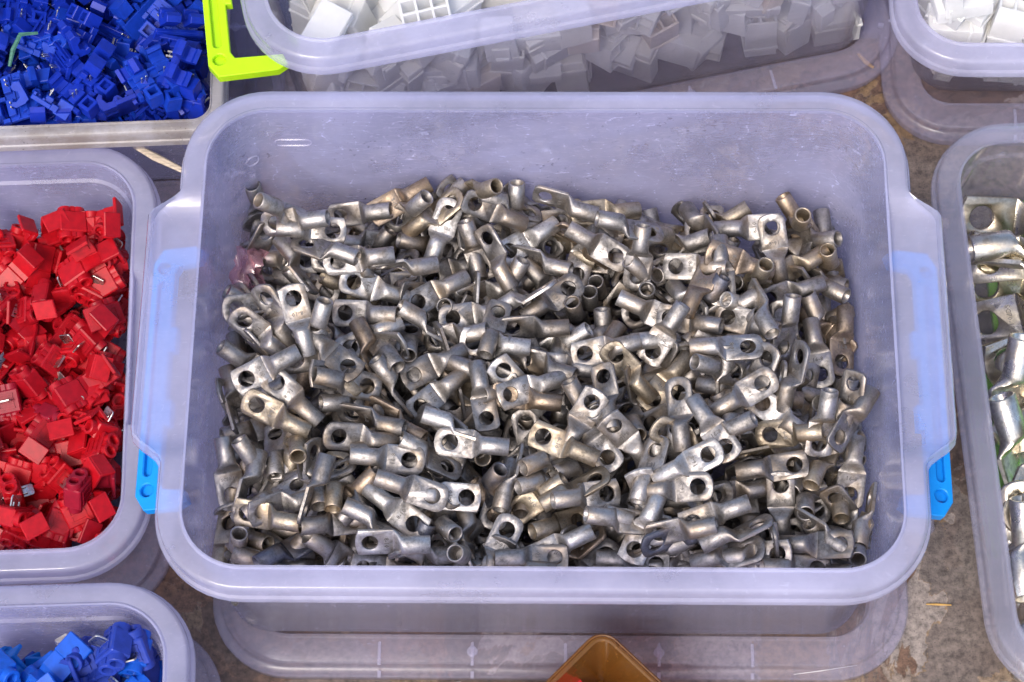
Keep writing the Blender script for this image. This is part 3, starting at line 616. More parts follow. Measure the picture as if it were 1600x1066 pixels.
DATA = {
 'lug': [
  (1,-1222,-223,1009,909,338,53,-239,3,'brassy flat lug pointing at tap corner, near front wall, red box end'),
  (3,-617,-617,1057,174,55,-170,968,1,'grey flat lug pointing at large lugs, along front wall, red box half'),
  (1,-338,-403,1020,981,185,21,-62,0,'silvery flat lug pointing at red splices, near front wall, red box half'),
  (0,-1100,179,1163,748,186,229,-594,0,'silvery flat lug pointing at white housings, mid depth, red box end'),
  (0,-704,-867,1020,891,454,25,-11,5,'bright flat lug pointing at red splices, along front wall, red box half, lug side one'),
  (1,615,-544,1029,144,246,74,-956,5,'bright flat lug pointing at large lugs, near front wall, large lug half'),
  (1,903,-194,957,233,93,176,-952,0,'silvery flat lug pointing at white corner, mid depth, large lug end'),
  (1,-723,-452,1018,61,40,-181,981,0,'silvery flat lug pointing at large lugs, near front wall, red box half'),
  (0,33,-843,842,967,159,-41,197,5,'bright flat lug pointing at red splices, along front wall, middle'),
  (0,1009,-530,906,37,68,45,-996,2,'dull flat lug pointing at large lugs, near front wall, large lug end'),
  (0,74,-393,934,959,183,30,-214,3,'brassy flat lug pointing at tap corner, near front wall, middle'),
  (1,837,36,1003,10,-45,57,997,0,'silvery flat lug pointing at large lugs, mid depth, large lug half'),
  (0,-1258,-16,1083,952,209,5,224,0,'silvery flat lug pointing at blue corner, mid depth, red box end, red side one'),
  (1,596,-309,1028,664,313,-44,-677,2,'dull flat lug pointing at white housings, near front wall, large lug half'),
  (1,291,701,738,278,46,-222,933,0,'silvery flat lug pointing at colourless corner, along rear wall, middle, lug side one'),
  (0,-693,-678,964,350,-30,-112,930,5,'bright flat lug pointing at colourless corner, along front wall, red box half'),
  (1,740,-377,1034,509,-80,-104,851,0,'silvery flat lug pointing at colourless corner, near front wall, large lug half'),
  (0,1170,-913,934,69,-208,-31,975,2,'dull flat lug pointing at large lugs, along front wall, large lug end'),
  (0,-55,-78,875,964,171,123,163,0,'silvery flat lug pointing at red splices, mid depth, middle, closest to red'),
  (2,-287,-101,852,659,15,-39,751,1,'grey flat lug pointing at the tray, mid depth, middle'),
  (5,-207,627,797,716,462,-62,-519,1,'grey tilted lug pointing at tap corner, near rear wall, middle'),
  (1,-1145,-138,1020,906,163,118,-372,1,'grey flat lug pointing at tap corner, mid depth, red box end'),
  (1,-834,-361,1024,914,355,191,-50,2,'dull flat lug pointing at red splices, near front wall, red box half'),
  (2,1389,-360,1008,807,353,152,448,2,'dull tilted lug pointing at blue corner, near front wall, large lug end'),
  (1,396,-12,826,790,436,115,-416,3,'brassy flat lug pointing at tap corner, mid depth, large lug half'),
  (2,572,-847,968,900,414,-101,92,1,'grey flat lug pointing at red splices, along front wall, large lug half'),
  (1,1137,633,744,691,303,218,-619,0,'silvery flat lug pointing at white housings, along rear wall, large lug end'),
  (0,568,163,870,859,205,-194,427,0,'silvery flat lug pointing at blue corner, mid depth, large lug half, farther from tray'),
  (1,557,-643,985,16,-191,-174,966,2,'dull flat lug pointing at large lugs, near front wall, large lug half, red side one'),
  (1,1383,-534,810,775,-10,-44,630,0,'silvery flat lug pointing at the tray, near front wall, large lug end, nearer tray'),
  (1,1119,-121,970,364,514,-156,-761,1,'grey tilted lug pointing at white housings, mid depth, large lug end'),
  (0,-505,67,850,950,167,127,232,2,'dull flat lug pointing at blue corner, mid depth, red box half'),
  (3,-1449,-441,891,617,219,-33,755,0,'silvery flat lug pointing at the tray, near front wall, red box end'),
  (1,1101,-375,903,940,266,-214,-3,3,'brassy flat lug pointing at red splices, near front wall, large lug end'),
  (1,808,-850,994,126,173,-390,-896,1,'grey edgewise lug pointing at large lugs, along front wall, large lug half'),
  (0,170,-640,926,63,-133,165,-975,0,'silvery flat lug pointing at large lugs, along front wall, middle'),
  (5,-195,866,803,904,338,188,-182,2,'dull flat lug pointing at red splices, along rear wall, middle'),
  (1,55,434,727,285,30,102,-953,2,'dull flat lug pointing at white corner, near rear wall, middle'),
  (1,-774,479,830,939,234,217,-127,5,'bright flat lug pointing at red splices, near rear wall, red box half'),
  (5,-33,253,783,890,455,-5,11,2,'dull flat lug pointing at red splices, near rear wall, middle'),
  (1,-891,-75,1023,88,213,-210,950,2,'dull flat lug pointing at large lugs, mid depth, red box half, farther from tray'),
  (1,1441,202,622,717,187,102,664,4,'coppery flat lug pointing at the tray, near rear wall, large lug end'),
  (4,-1267,-707,1003,937,317,-104,-98,3,'brassy flat lug pointing at red splices, along front wall, red box end'),
  (0,1250,-377,1004,687,323,-180,625,0,'silvery flat lug pointing at the tray, near front wall, large lug end, farther from tray'),
  (1,773,-933,904,20,230,-84,-969,1,'grey flat lug pointing at large lugs, along front wall, large lug half, lug side one'),
  (1,-1299,201,953,822,416,196,-336,0,'silvery flat lug pointing at tap corner, mid depth, red box end'),
  (1,1298,136,642,678,-31,-86,730,0,'silvery flat lug pointing at the tray, mid depth, large lug end'),
  (5,-854,932,724,937,323,-129,21,0,'silvery flat lug pointing at red splices, along rear wall, red box end, lug side one'),
  (0,373,-383,912,819,358,280,-350,0,'silvery flat lug pointing at tap corner, near front wall, large lug half'),
  (0,153,-289,947,430,238,232,-840,1,'grey flat lug pointing at white corner, near front wall, middle'),
  (2,140,911,755,771,617,-43,-151,0,'silvery tilted lug pointing at red splices, along rear wall, middle, farther from tray'),
  (1,-799,-255,963,809,565,-147,-68,2,'dull tilted lug pointing at red splices, near front wall, red box half'),
  (0,-482,483,760,944,178,118,249,0,'silvery flat lug pointing at blue corner, near rear wall, red box half'),
  (2,-489,-67,834,929,143,105,325,0,'silvery flat lug pointing at blue corner, mid depth, red box half'),
  (0,1044,-698,812,658,268,190,-678,0,'silvery flat lug pointing at white housings, along front wall, large lug end'),
  (1,-996,656,946,954,-196,21,-228,0,'silvery tilted lug pointing at tap corner, near rear wall, red box end, farther from tray'),
  (0,295,102,867,975,202,-39,86,0,'silvery flat lug pointing at red splices, mid depth, middle, third from red'),
  (0,-826,328,882,970,205,-115,-65,0,'silvery flat lug pointing at red splices, near rear wall, red box half, second from red'),
  (0,-964,59,1080,351,18,36,936,2,'dull flat lug pointing at colourless corner, mid depth, red box end'),
  (1,-244,-861,875,518,81,142,-840,0,'silvery flat lug pointing at white corner, along front wall, middle'),
  (1,-498,898,769,198,279,-9,-940,3,'brassy tilted lug pointing at white corner, along rear wall, red box half'),
  (0,726,-778,986,975,161,-66,140,0,'silvery flat lug pointing at red splices, along front wall, large lug half'),
  (1,-525,-405,929,103,270,165,943,0,'silvery tilted lug pointing at large lugs, near front wall, red box half'),
  (1,-838,583,947,973,226,21,45,0,'silvery flat lug pointing at red splices, near rear wall, red box half, closest to red'),
  (0,414,-800,915,847,91,-48,521,5,'bright flat lug pointing at blue corner, along front wall, large lug half'),
  (1,440,-528,954,562,177,-208,-781,0,'silvery tilted lug pointing at white housings, near front wall, large lug half'),
  (1,443,708,939,21,142,185,972,1,'grey tilted lug pointing at large lugs, along rear wall, large lug half'),
  (3,480,581,823,711,249,-280,595,1,'grey flat lug pointing at the tray, near rear wall, large lug half'),
  (2,-222,254,842,592,-103,12,-799,2,'dull flat lug pointing at white housings, near rear wall, middle'),
  (3,-459,802,748,548,142,162,-808,5,'bright flat lug pointing at white corner, along rear wall, red box half'),
  (5,312,-761,951,18,151,-8,988,0,'silvery flat lug pointing at large lugs, along front wall, large lug half'),
  (1,1157,185,812,594,447,-70,665,1,'grey tilted lug pointing at the tray, near rear wall, large lug end'),
  (1,-1031,-614,1080,498,638,321,492,2,'dull edgewise lug pointing at the tray, along front wall, red box end'),
  (0,739,535,802,957,213,-183,-74,0,'silvery flat lug pointing at red splices, near rear wall, large lug half'),
  (0,-473,-629,980,55,26,-174,983,5,'bright flat lug pointing at large lugs, along front wall, red box half'),
  (1,-1238,283,960,680,496,109,-529,0,'silvery tilted lug pointing at tap corner, near rear wall, red box end, nearer tray'),
  (5,-1319,684,834,497,112,553,-660,2,'dull tilted lug pointing at white corner, near rear wall, red box end'),
  (1,-1137,759,1003,906,405,-116,43,0,'silvery flat lug pointing at red splices, along rear wall, red box end, red side one'),
  (5,-1179,-813,905,289,-88,-115,-946,6,'stained flat lug pointing at white corner, along front wall, red box end'),
  (0,-39,760,713,943,180,91,266,5,'bright flat lug pointing at blue corner, along rear wall, middle'),
  (5,273,-166,951,727,186,-119,-650,2,'dull flat lug pointing at white housings, mid depth, middle'),
  (0,576,-33,767,903,102,34,416,3,'brassy flat lug pointing at blue corner, mid depth, large lug half'),
  (4,-972,-839,863,218,332,-132,908,0,'silvery flat lug pointing at colourless corner, along front wall, red box end'),
  (2,-964,-732,972,62,-187,164,-967,2,'dull flat lug pointing at large lugs, along front wall, red box end'),
  (0,747,410,869,506,151,-140,-837,4,'coppery flat lug pointing at white corner, near rear wall, large lug half'),
  (5,-87,-124,849,957,279,6,-82,4,'coppery flat lug pointing at red splices, mid depth, middle'),
  (2,1011,263,886,700,404,-430,-403,0,'silvery tilted lug pointing at white housings, near rear wall, large lug end'),
  (0,1023,772,714,6,-50,-228,972,0,'silvery flat lug pointing at large lugs, along rear wall, large lug end'),
  (0,521,356,704,238,22,-212,947,5,'bright flat lug pointing at colourless corner, near rear wall, large lug half'),
  (4,-1184,-648,985,883,394,218,135,0,'silvery flat lug pointing at blue corner, along front wall, red box end'),
  (4,689,254,797,938,277,-176,-116,1,'grey flat lug pointing at red splices, near rear wall, large lug half, nearer tray'),
  (1,108,-582,901,194,145,-235,-941,3,'brassy tilted lug pointing at white corner, near front wall, middle'),
  (0,54,-715,780,164,-224,49,-959,3,'brassy flat lug pointing at large lugs, along front wall, middle'),
  (1,822,-41,917,34,305,-155,939,1,'grey tilted lug pointing at large lugs, mid depth, large lug half'),
  (0,-650,965,786,945,236,-34,225,4,'coppery flat lug pointing at blue corner, along rear wall, red box half'),
  (0,-1063,748,943,35,53,-230,971,0,'silvery flat lug pointing at large lugs, along rear wall, red box end'),
  (5,-1345,-516,919,584,523,413,464,0,'silvery edgewise lug pointing at the tray, near front wall, red box end'),
  (2,-769,-736,992,146,181,404,885,0,'silvery edgewise lug pointing at colourless corner, along front wall, red box half'),
  (2,6,651,672,758,618,-190,-84,0,'silvery tilted lug pointing at red splices, along rear wall, middle, nearer tray'),
  (4,-1132,631,827,362,278,451,767,0,'silvery edgewise lug pointing at colourless corner, near rear wall, red box end'),
  (5,-676,-53,903,138,453,388,790,2,'dull edgewise lug pointing at colourless corner, mid depth, red box half'),
  (2,1200,422,697,922,346,93,144,1,'grey flat lug pointing at red splices, near rear wall, large lug end'),
  (5,-637,566,848,602,792,102,12,0,'silvery edgewise lug pointing at red splices, near rear wall, red box half'),
  (2,1361,-292,1007,508,413,37,-755,2,'dull flat lug pointing at white housings, near front wall, large lug end'),
  (0,951,519,863,946,252,144,-147,4,'coppery flat lug pointing at red splices, near rear wall, large lug end'),
  (2,-186,-498,847,465,403,-497,-612,0,'silvery edgewise lug pointing at white housings, near front wall, middle'),
  (5,-1249,-311,844,732,6,-180,-657,0,'silvery tilted lug pointing at white housings, near front wall, red box end, red side one'),
  (0,1402,-758,836,522,350,-562,-537,0,'silvery edgewise lug pointing at white housings, along front wall, large lug end'),
  (0,-64,-601,806,925,207,-200,247,3,'brassy flat lug pointing at blue corner, near front wall, middle'),
  (5,-523,282,848,36,311,395,864,0,'silvery edgewise lug pointing at large lugs, near rear wall, red box half'),
  (5,-1176,807,1039,6,397,-32,917,0,'silvery tilted lug pointing at large lugs, along rear wall, red box end'),
  (5,-958,-518,968,671,-122,-31,-731,3,'brassy flat lug pointing at white housings, near front wall, red box end, lug side one'),
  (4,-406,225,795,908,383,-148,83,0,'silvery flat lug pointing at red splices, mid depth, red box half'),
  (2,-620,904,756,773,466,-321,287,0,'silvery upright lug pointing at red splices, along rear wall, red box half'),
  (5,1202,-861,891,697,622,-310,-178,0,'silvery edgewise lug pointing at tap corner, along front wall, large lug end'),
  (5,1243,-475,834,553,13,-279,-785,3,'brassy upright lug pointing at white corner, near front wall, large lug end'),
  (5,855,-621,813,905,397,121,95,1,'grey flat lug pointing at red splices, near front wall, large lug half, nearer tray'),
  (2,-789,133,889,452,291,342,770,4,'coppery tilted lug pointing at colourless corner, mid depth, red box half'),
  (4,-4,42,827,882,415,-170,-147,2,'dull flat lug pointing at tap corner, mid depth, middle'),
  (1,215,-346,878,494,-65,-93,862,0,'silvery flat lug pointing at colourless corner, near front wall, middle'),
  (0,893,-950,911,26,-201,-157,966,5,'bright flat lug pointing at large lugs, along front wall, large lug end'),
  (0,-220,157,854,976,206,18,-69,5,'bright flat lug pointing at red splices, mid depth, middle, red side one'),
  (0,789,-392,987,889,361,-198,199,1,'grey flat lug pointing at red splices, near front wall, large lug half, farther from tray'),
  (5,-294,712,700,545,260,-265,751,1,'grey flat lug pointing at the tray, along rear wall, red box half'),
  (0,956,222,835,949,185,-166,-196,0,'silvery flat lug pointing at tap corner, near rear wall, large lug end'),
  (0,-1428,-57,828,457,404,466,641,0,'silvery edgewise lug pointing at the tray, mid depth, red box end'),
  (5,-1344,-172,757,169,-161,7,-972,1,'grey flat lug pointing at large lugs, near front wall, red box end'),
  (1,-1304,345,967,933,290,204,58,0,'silvery flat lug pointing at red splices, near rear wall, red box end'),
  (5,685,698,691,805,543,-171,164,1,'grey tilted lug pointing at red splices, along rear wall, large lug half'),
  (1,-310,368,726,964,201,151,87,0,'silvery flat lug pointing at red splices, near rear wall, red box half, third from red'),
  (3,-291,-544,829,851,61,-500,151,6,'stained upright lug pointing at blue corner, near front wall, middle'),
  (5,783,787,727,328,-496,-374,712,2,'dull upended lug pointing at the tray, along rear wall, large lug half'),
  (4,1246,563,682,878,397,105,245,3,'brassy flat lug pointing at blue corner, near rear wall, large lug end'),
  (4,-400,-293,989,93,141,503,848,5,'bright edgewise lug pointing at large lugs, near front wall, red box half'),
  (5,-1364,103,854,326,170,-482,796,0,'silvery tilted lug pointing at colourless corner, mid depth, red box end'),
  (0,1068,-284,901,921,196,11,-337,5,'bright flat lug pointing at tap corner, near front wall, large lug end'),
  (0,1321,-612,757,681,-36,-248,-688,3,'brassy upright lug pointing at white housings, near front wall, large lug end'),
  (3,346,890,703,942,309,119,45,3,'brassy flat lug pointing at red splices, along rear wall, large lug half'),
  (1,-81,440,786,14,296,-442,-847,5,'bright edgewise lug pointing at large lugs, near rear wall, middle'),
  (1,1321,720,641,817,443,-368,42,2,'dull tilted lug pointing at red splices, along rear wall, large lug end'),
  (1,15,-411,856,251,-205,-3,-946,0,'silvery flat lug pointing at white corner, near front wall, middle'),
  (1,-739,142,938,846,-6,-177,-504,2,'dull upright lug pointing at tap corner, mid depth, red box half'),
  (3,-1030,148,1098,742,325,-273,518,0,'silvery flat lug pointing at blue corner, mid depth, red box end, lug side one'),
  (1,964,-103,927,403,397,7,-825,2,'dull flat lug pointing at white corner, mid depth, large lug end'),
  (5,-359,-768,840,489,377,473,628,0,'silvery edgewise lug pointing at the tray, along front wall, red box half'),
  (2,97,-832,795,157,319,-245,-902,4,'coppery tilted lug pointing at white corner, along front wall, middle'),
  (4,-868,-135,923,26,-190,193,-962,2,'dull flat lug pointing at large lugs, mid depth, red box half, nearer tray'),
  (1,566,-860,906,847,493,155,121,6,'stained tilted lug pointing at red splices, along front wall, large lug half'),
  (4,-1489,-720,754,649,114,-129,-741,3,'brassy flat lug pointing at white housings, along front wall, red box end'),
  (1,859,491,850,712,12,-75,698,2,'dull flat lug pointing at the tray, near rear wall, large lug half'),
  (1,-698,-242,911,845,453,-165,-232,4,'coppery tilted lug pointing at tap corner, near front wall, red box half'),
  (2,-1421,-788,793,612,463,-420,485,0,'silvery upright lug pointing at blue corner, along front wall, red box end'),
  (0,1083,-1011,903,4,-102,75,-992,0,'silvery flat lug pointing at large lugs, along front wall, large lug end'),
  (1,-1315,-425,893,439,268,-205,833,1,'grey flat lug pointing at colourless corner, near front wall, red box end'),
  (2,-277,972,817,725,515,-431,153,3,'brassy upright lug pointing at red splices, along rear wall, red box half'),
  (1,170,-935,819,350,-49,9,-935,2,'dull flat lug pointing at white corner, along front wall, middle'),
  (0,1345,516,597,712,598,-341,-141,1,'grey edgewise lug pointing at tap corner, near rear wall, large lug end'),
  (1,661,-624,812,8,-206,-7,978,2,'dull flat lug pointing at large lugs, near front wall, large lug half, lug side one'),
  (2,-513,-707,874,870,0,-338,-358,1,'grey upright lug pointing at tap corner, along front wall, red box half'),
  (2,-516,788,625,88,197,-240,946,2,'dull flat lug pointing at large lugs, along rear wall, red box half'),
  (0,-119,-53,820,861,243,223,-387,5,'bright flat lug pointing at tap corner, mid depth, middle'),
  (4,-1134,-293,928,693,-239,-187,-654,3,'brassy upright lug pointing at white housings, near front wall, red box end'),
  (4,-384,-894,907,45,599,-227,767,0,'silvery upright lug pointing at white corner, along front wall, red box half'),
  (0,1030,456,782,680,368,-543,329,3,'brassy upright lug pointing at red splices, near rear wall, large lug end'),
  (2,1340,-739,770,746,447,189,-455,1,'grey tilted lug pointing at tap corner, along front wall, large lug end'),
  (3,623,-401,940,860,397,256,-195,3,'brassy tilted lug pointing at red splices, near front wall, large lug half'),
  (2,-1228,-580,968,256,92,-150,-951,0,'silvery tilted lug pointing at white corner, along front wall, red box end'),
  (2,1418,600,586,466,429,-491,598,3,'brassy upright lug pointing at colourless corner, along rear wall, large lug end'),
  (0,156,-420,752,249,-203,-122,-939,0,'silvery tilted lug pointing at white corner, near front wall, middle, lug side one'),
  (1,-616,233,817,652,-241,-159,-701,2,'dull upright lug pointing at white housings, mid depth, red box half'),
  (1,-70,-289,688,736,243,235,-587,2,'dull flat lug pointing at white housings, near front wall, middle'),
  (1,536,543,683,2,-420,-310,-853,0,'silvery edgewise lug pointing at large lugs, near rear wall, large lug half'),
  (2,-284,16,831,225,-61,-340,911,2,'dull flat lug pointing at colourless corner, mid depth, middle'),
  (2,180,388,560,457,459,-433,627,2,'dull upright lug pointing at colourless corner, near rear wall, middle, nearer tray'),
  (4,87,199,693,873,389,-169,242,5,'bright flat lug pointing at red splices, mid depth, middle, lug side one'),
  (3,-97,918,689,662,322,-325,594,0,'silvery flat lug pointing at the tray, along rear wall, middle, red side one'),
  (5,909,309,789,844,468,-22,261,0,'silvery flat lug pointing at blue corner, near rear wall, large lug half'),
  (4,386,-210,798,767,-92,-291,-564,2,'dull upright lug pointing at white housings, mid depth, large lug half'),
  (2,-1,-502,819,215,-157,-112,-957,0,'silvery tilted lug pointing at white corner, near front wall, middle, red side one'),
  (1,1280,823,629,463,192,-302,811,4,'coppery flat lug pointing at colourless corner, along rear wall, large lug end'),
  (5,-242,518,640,876,432,169,130,0,'silvery flat lug pointing at red splices, near rear wall, middle'),
  (3,-801,213,882,977,29,13,211,5,'bright flat lug pointing at blue corner, mid depth, red box half'),
  (1,-828,816,622,56,190,-394,898,0,'silvery flat lug pointing at large lugs, along rear wall, red box half'),
  (0,1335,290,620,317,452,208,807,0,'silvery edgewise lug pointing at colourless corner, near rear wall, large lug end'),
  (4,-564,-892,909,632,752,178,-53,0,'silvery edgewise lug pointing at red splices, along front wall, red box half'),
  (0,-351,-124,656,878,305,194,-314,0,'silvery flat lug pointing at tap corner, mid depth, red box half'),
  (1,183,-213,885,384,370,42,845,2,'dull tilted lug pointing at colourless corner, mid depth, middle'),
  (5,101,60,778,976,201,6,-83,0,'silvery flat lug pointing at red splices, mid depth, middle, second from red'),
  (1,1007,-420,744,645,753,132,15,3,'brassy edgewise lug pointing at red splices, near front wall, large lug end'),
  (1,-1033,-456,924,49,196,-295,-934,1,'grey tilted lug pointing at large lugs, near front wall, red box end'),
  (1,-1387,-717,782,892,242,-358,-136,3,'brassy upright lug pointing at tap corner, along front wall, red box end'),
  (4,1262,782,676,602,411,-602,326,3,'brassy upright lug pointing at tap corner, along rear wall, large lug end'),
  (2,-108,937,760,9,213,211,954,1,'grey tilted lug pointing at large lugs, along rear wall, middle'),
  (3,-307,767,648,704,-274,351,-553,0,'silvery tilted lug pointing at white housings, along rear wall, red box half'),
  (4,44,583,571,349,183,-63,917,0,'silvery flat lug pointing at colourless corner, near rear wall, middle'),
  (1,1161,-626,793,649,-143,-314,-677,1,'grey upright lug pointing at white housings, near front wall, large lug end'),
  (3,778,350,766,819,310,-231,424,6,'stained flat lug pointing at blue corner, near rear wall, large lug half'),
  (1,-1052,-503,945,673,-333,106,-652,2,'dull tilted lug pointing at white housings, near front wall, red box end'),
  (0,578,-937,776,3,-195,-159,968,1,'grey flat lug pointing at large lugs, along front wall, large lug half, red side one'),
  (4,697,395,707,312,-496,-369,721,5,'bright upended lug pointing at the tray, near rear wall, large lug half'),
  (3,-888,-595,928,869,310,-145,357,4,'coppery flat lug pointing at blue corner, along front wall, red box half'),
  (0,-367,-409,760,191,364,252,876,2,'dull tilted lug pointing at colourless corner, near front wall, red box half'),
  (0,-1207,697,746,32,56,-223,973,5,'bright flat lug pointing at large lugs, along rear wall, red box end'),
  (2,865,-112,819,159,-175,-176,956,1,'grey flat lug pointing at large lugs, mid depth, large lug half'),
  (4,-1115,581,690,194,-73,-181,961,1,'grey flat lug pointing at colourless corner, near rear wall, red box end, farther from tray'),
  (0,661,739,731,119,-384,72,-913,3,'brassy upright lug pointing at large lugs, along rear wall, large lug half'),
  (5,248,471,507,513,462,-478,543,2,'dull upright lug pointing at the tray, near rear wall, middle'),
  (1,-215,-551,769,817,56,35,572,1,'grey flat lug pointing at the tray, near front wall, middle'),
  (0,222,722,611,806,81,-15,586,0,'silvery flat lug pointing at the tray, along rear wall, middle, lug side one'),
  (1,-1024,46,996,876,437,201,30,1,'grey flat lug pointing at red splices, mid depth, red box end'),
  (3,892,838,619,893,371,-58,249,3,'brassy flat lug pointing at blue corner, along rear wall, large lug half'),
  (5,-902,568,630,237,239,-323,885,3,'brassy flat lug pointing at large lugs, near rear wall, red box end'),
  (5,-1347,-47,803,891,396,-101,198,0,'silvery flat lug pointing at red splices, mid depth, red box end'),
  (2,-529,480,717,856,299,421,-11,2,'dull upended lug pointing at red splices, near rear wall, red box half'),
  (0,-746,-902,782,966,165,196,-31,5,'bright flat lug pointing at red splices, along front wall, red box half, red side one'),
  (5,1361,266,562,386,-195,-303,850,4,'coppery flat lug pointing at colourless corner, near rear wall, large lug end'),
  (2,282,158,697,848,250,112,454,4,'coppery flat lug pointing at blue corner, mid depth, middle'),
  (0,-411,672,593,957,199,136,160,2,'dull flat lug pointing at red splices, along rear wall, red box half'),
  (4,-772,157,871,5,363,446,-818,0,'silvery upended lug pointing at colourless corner, mid depth, red box half'),
  (4,-1340,1049,613,282,587,-149,745,1,'grey upright lug pointing at colourless corner, along rear wall, red box end'),
  (3,-153,529,669,854,-126,-439,249,0,'silvery tilted lug pointing at blue corner, near rear wall, middle'),
  (4,461,-89,729,754,-93,480,-439,2,'dull tilted lug pointing at white housings, mid depth, large lug half'),
  (0,-926,-36,998,897,140,419,23,1,'grey upended lug pointing at red splices, mid depth, red box end'),
  (4,-339,957,708,861,155,371,-313,2,'dull flat lug pointing at tap corner, along rear wall, red box half'),
  (4,1411,770,521,619,310,241,680,2,'dull tilted lug pointing at the tray, along rear wall, large lug end'),
  (0,298,540,487,434,486,-460,603,2,'dull upright lug pointing at colourless corner, near rear wall, middle, farther from tray'),
  (4,-821,-604,964,359,-52,324,-874,2,'dull flat lug pointing at white corner, along front wall, red box half'),
  (5,575,176,788,118,-48,-510,-851,5,'bright edgewise lug pointing at large lugs, mid depth, large lug half'),
  (4,441,538,558,807,391,-180,404,2,'dull flat lug pointing at blue corner, near rear wall, large lug half'),
  (0,-1043,-476,909,653,-111,558,-499,0,'silvery tilted lug pointing at white housings, near front wall, red box end, lug side one'),
  (5,490,-873,798,614,748,-67,243,1,'grey edgewise lug pointing at red splices, along front wall, large lug half'),
  (5,1019,-175,869,989,-97,105,-20,4,'coppery tilted lug pointing at red splices, mid depth, large lug end'),
  (0,302,265,576,667,180,-324,646,1,'grey flat lug pointing at the tray, near rear wall, middle'),
  (2,526,83,710,271,494,59,-824,1,'grey tilted lug pointing at white corner, mid depth, large lug half'),
  (5,217,743,646,661,685,54,-302,4,'coppery tilted lug pointing at red splices, along rear wall, middle'),
  (0,-256,-597,683,425,220,-219,850,4,'coppery flat lug pointing at colourless corner, near front wall, middle'),
  (4,1365,-874,814,637,-210,-309,-674,1,'grey upright lug pointing at white housings, along front wall, large lug end'),
  (0,-1094,548,682,368,266,-242,857,1,'grey flat lug pointing at colourless corner, near rear wall, red box end, nearer tray'),
  (0,-246,-901,753,476,471,248,-700,2,'dull upended lug pointing at white housings, along front wall, middle'),
  (2,-473,-267,916,278,-418,-266,823,2,'dull upended lug pointing at colourless corner, near front wall, red box half'),
  (1,-616,62,833,475,12,-113,872,2,'dull flat lug pointing at colourless corner, mid depth, red box half'),
  (2,148,772,550,753,605,-211,-149,3,'brassy tilted lug pointing at tap corner, along rear wall, middle'),
  (5,-696,540,739,55,-174,214,-960,2,'dull flat lug pointing at large lugs, near rear wall, red box half'),
  (4,-1390,-10,784,872,-33,479,92,0,'silvery upended lug pointing at red splices, mid depth, red box end'),
  (4,-620,-841,831,781,327,-201,492,6,'stained flat lug pointing at blue corner, along front wall, red box half'),
  (2,316,-769,726,399,-210,-226,863,1,'grey flat lug pointing at colourless corner, along front wall, large lug half'),
  (1,932,-332,717,636,761,124,-27,1,'grey edgewise lug pointing at red splices, near front wall, large lug end'),
  (0,393,-756,871,127,152,-192,961,5,'bright flat lug pointing at large lugs, along front wall, large lug half'),
  (0,-812,814,517,875,221,-278,328,2,'dull flat lug pointing at blue corner, along rear wall, red box half'),
  (3,843,-56,847,361,603,192,685,0,'silvery edgewise lug pointing at the tray, mid depth, large lug half'),
  (5,-341,451,672,412,524,-340,-663,0,'silvery edgewise lug pointing at white housings, near rear wall, red box half'),
  (1,-649,591,709,673,133,-232,-690,2,'dull tilted lug pointing at white housings, near rear wall, red box half'),
  (2,1269,736,578,168,-434,42,884,0,'silvery upended lug pointing at colourless corner, along rear wall, large lug end'),
  (1,1148,200,702,673,294,211,-645,2,'dull flat lug pointing at white housings, near rear wall, large lug end'),
  (1,563,449,563,965,188,27,179,1,'grey flat lug pointing at red splices, near rear wall, large lug half, farther from tray'),
  (3,-833,-110,908,336,216,-301,866,3,'brassy flat lug pointing at colourless corner, mid depth, red box half'),
  (1,660,628,564,255,-390,-10,-885,0,'silvery upright lug pointing at white corner, along rear wall, large lug half'),
  (5,240,234,685,895,-176,210,352,1,'grey upended lug pointing at blue corner, near rear wall, middle'),
  (0,446,-661,882,704,399,297,-507,5,'bright upended lug pointing at tap corner, along front wall, large lug half'),
  (4,-387,-20,727,7,-177,32,-984,3,'brassy flat lug pointing at large lugs, mid depth, red box half'),
  (2,360,-368,567,488,490,100,716,1,'grey tilted lug pointing at the tray, near front wall, large lug half'),
  (2,869,-480,639,318,298,602,-669,2,'dull upended lug pointing at large lugs, near front wall, large lug half'),
  (0,-473,126,800,427,670,-166,-584,2,'dull edgewise lug pointing at white housings, mid depth, red box half'),
  (4,587,-192,722,923,315,123,184,0,'silvery flat lug pointing at blue corner, mid depth, large lug half, nearer tray'),
  (4,1175,-496,715,285,-443,322,-787,0,'silvery upright lug pointing at white corner, near front wall, large lug end'),
  (0,-1079,-735,878,376,94,292,-874,0,'silvery flat lug pointing at white corner, along front wall, red box end'),
  (4,42,875,650,61,-137,224,-963,2,'dull flat lug pointing at large lugs, along rear wall, middle'),
  (1,60,89,727,718,-288,-56,631,1,'grey upended lug pointing at the tray, mid depth, middle'),
  (1,1394,184,521,437,597,-146,-657,2,'dull tilted lug pointing at white housings, near rear wall, large lug end'),
  (1,-954,-173,768,931,208,-231,-193,2,'dull flat lug pointing at tap corner, near front wall, red box end'),
  (0,981,350,724,47,401,-200,893,5,'bright upright lug pointing at large lugs, near rear wall, large lug end'),
  (5,-1322,141,842,537,698,-14,-474,1,'grey edgewise lug pointing at tap corner, mid depth, red box end'),
  (2,-507,-665,808,729,449,-374,357,2,'dull upright lug pointing at red splices, along front wall, red box half'),
  (0,-727,-398,964,34,39,-97,994,2,'dull flat lug pointing at large lugs, near front wall, red box half'),
  (3,-889,-844,774,737,5,210,642,0,'silvery tilted lug pointing at the tray, along front wall, red box half'),
  (0,-1459,-565,674,320,685,153,636,3,'brassy edgewise lug pointing at the tray, along front wall, red box end'),
  (3,-1341,418,800,146,320,53,934,1,'grey tilted lug pointing at large lugs, near rear wall, red box end'),
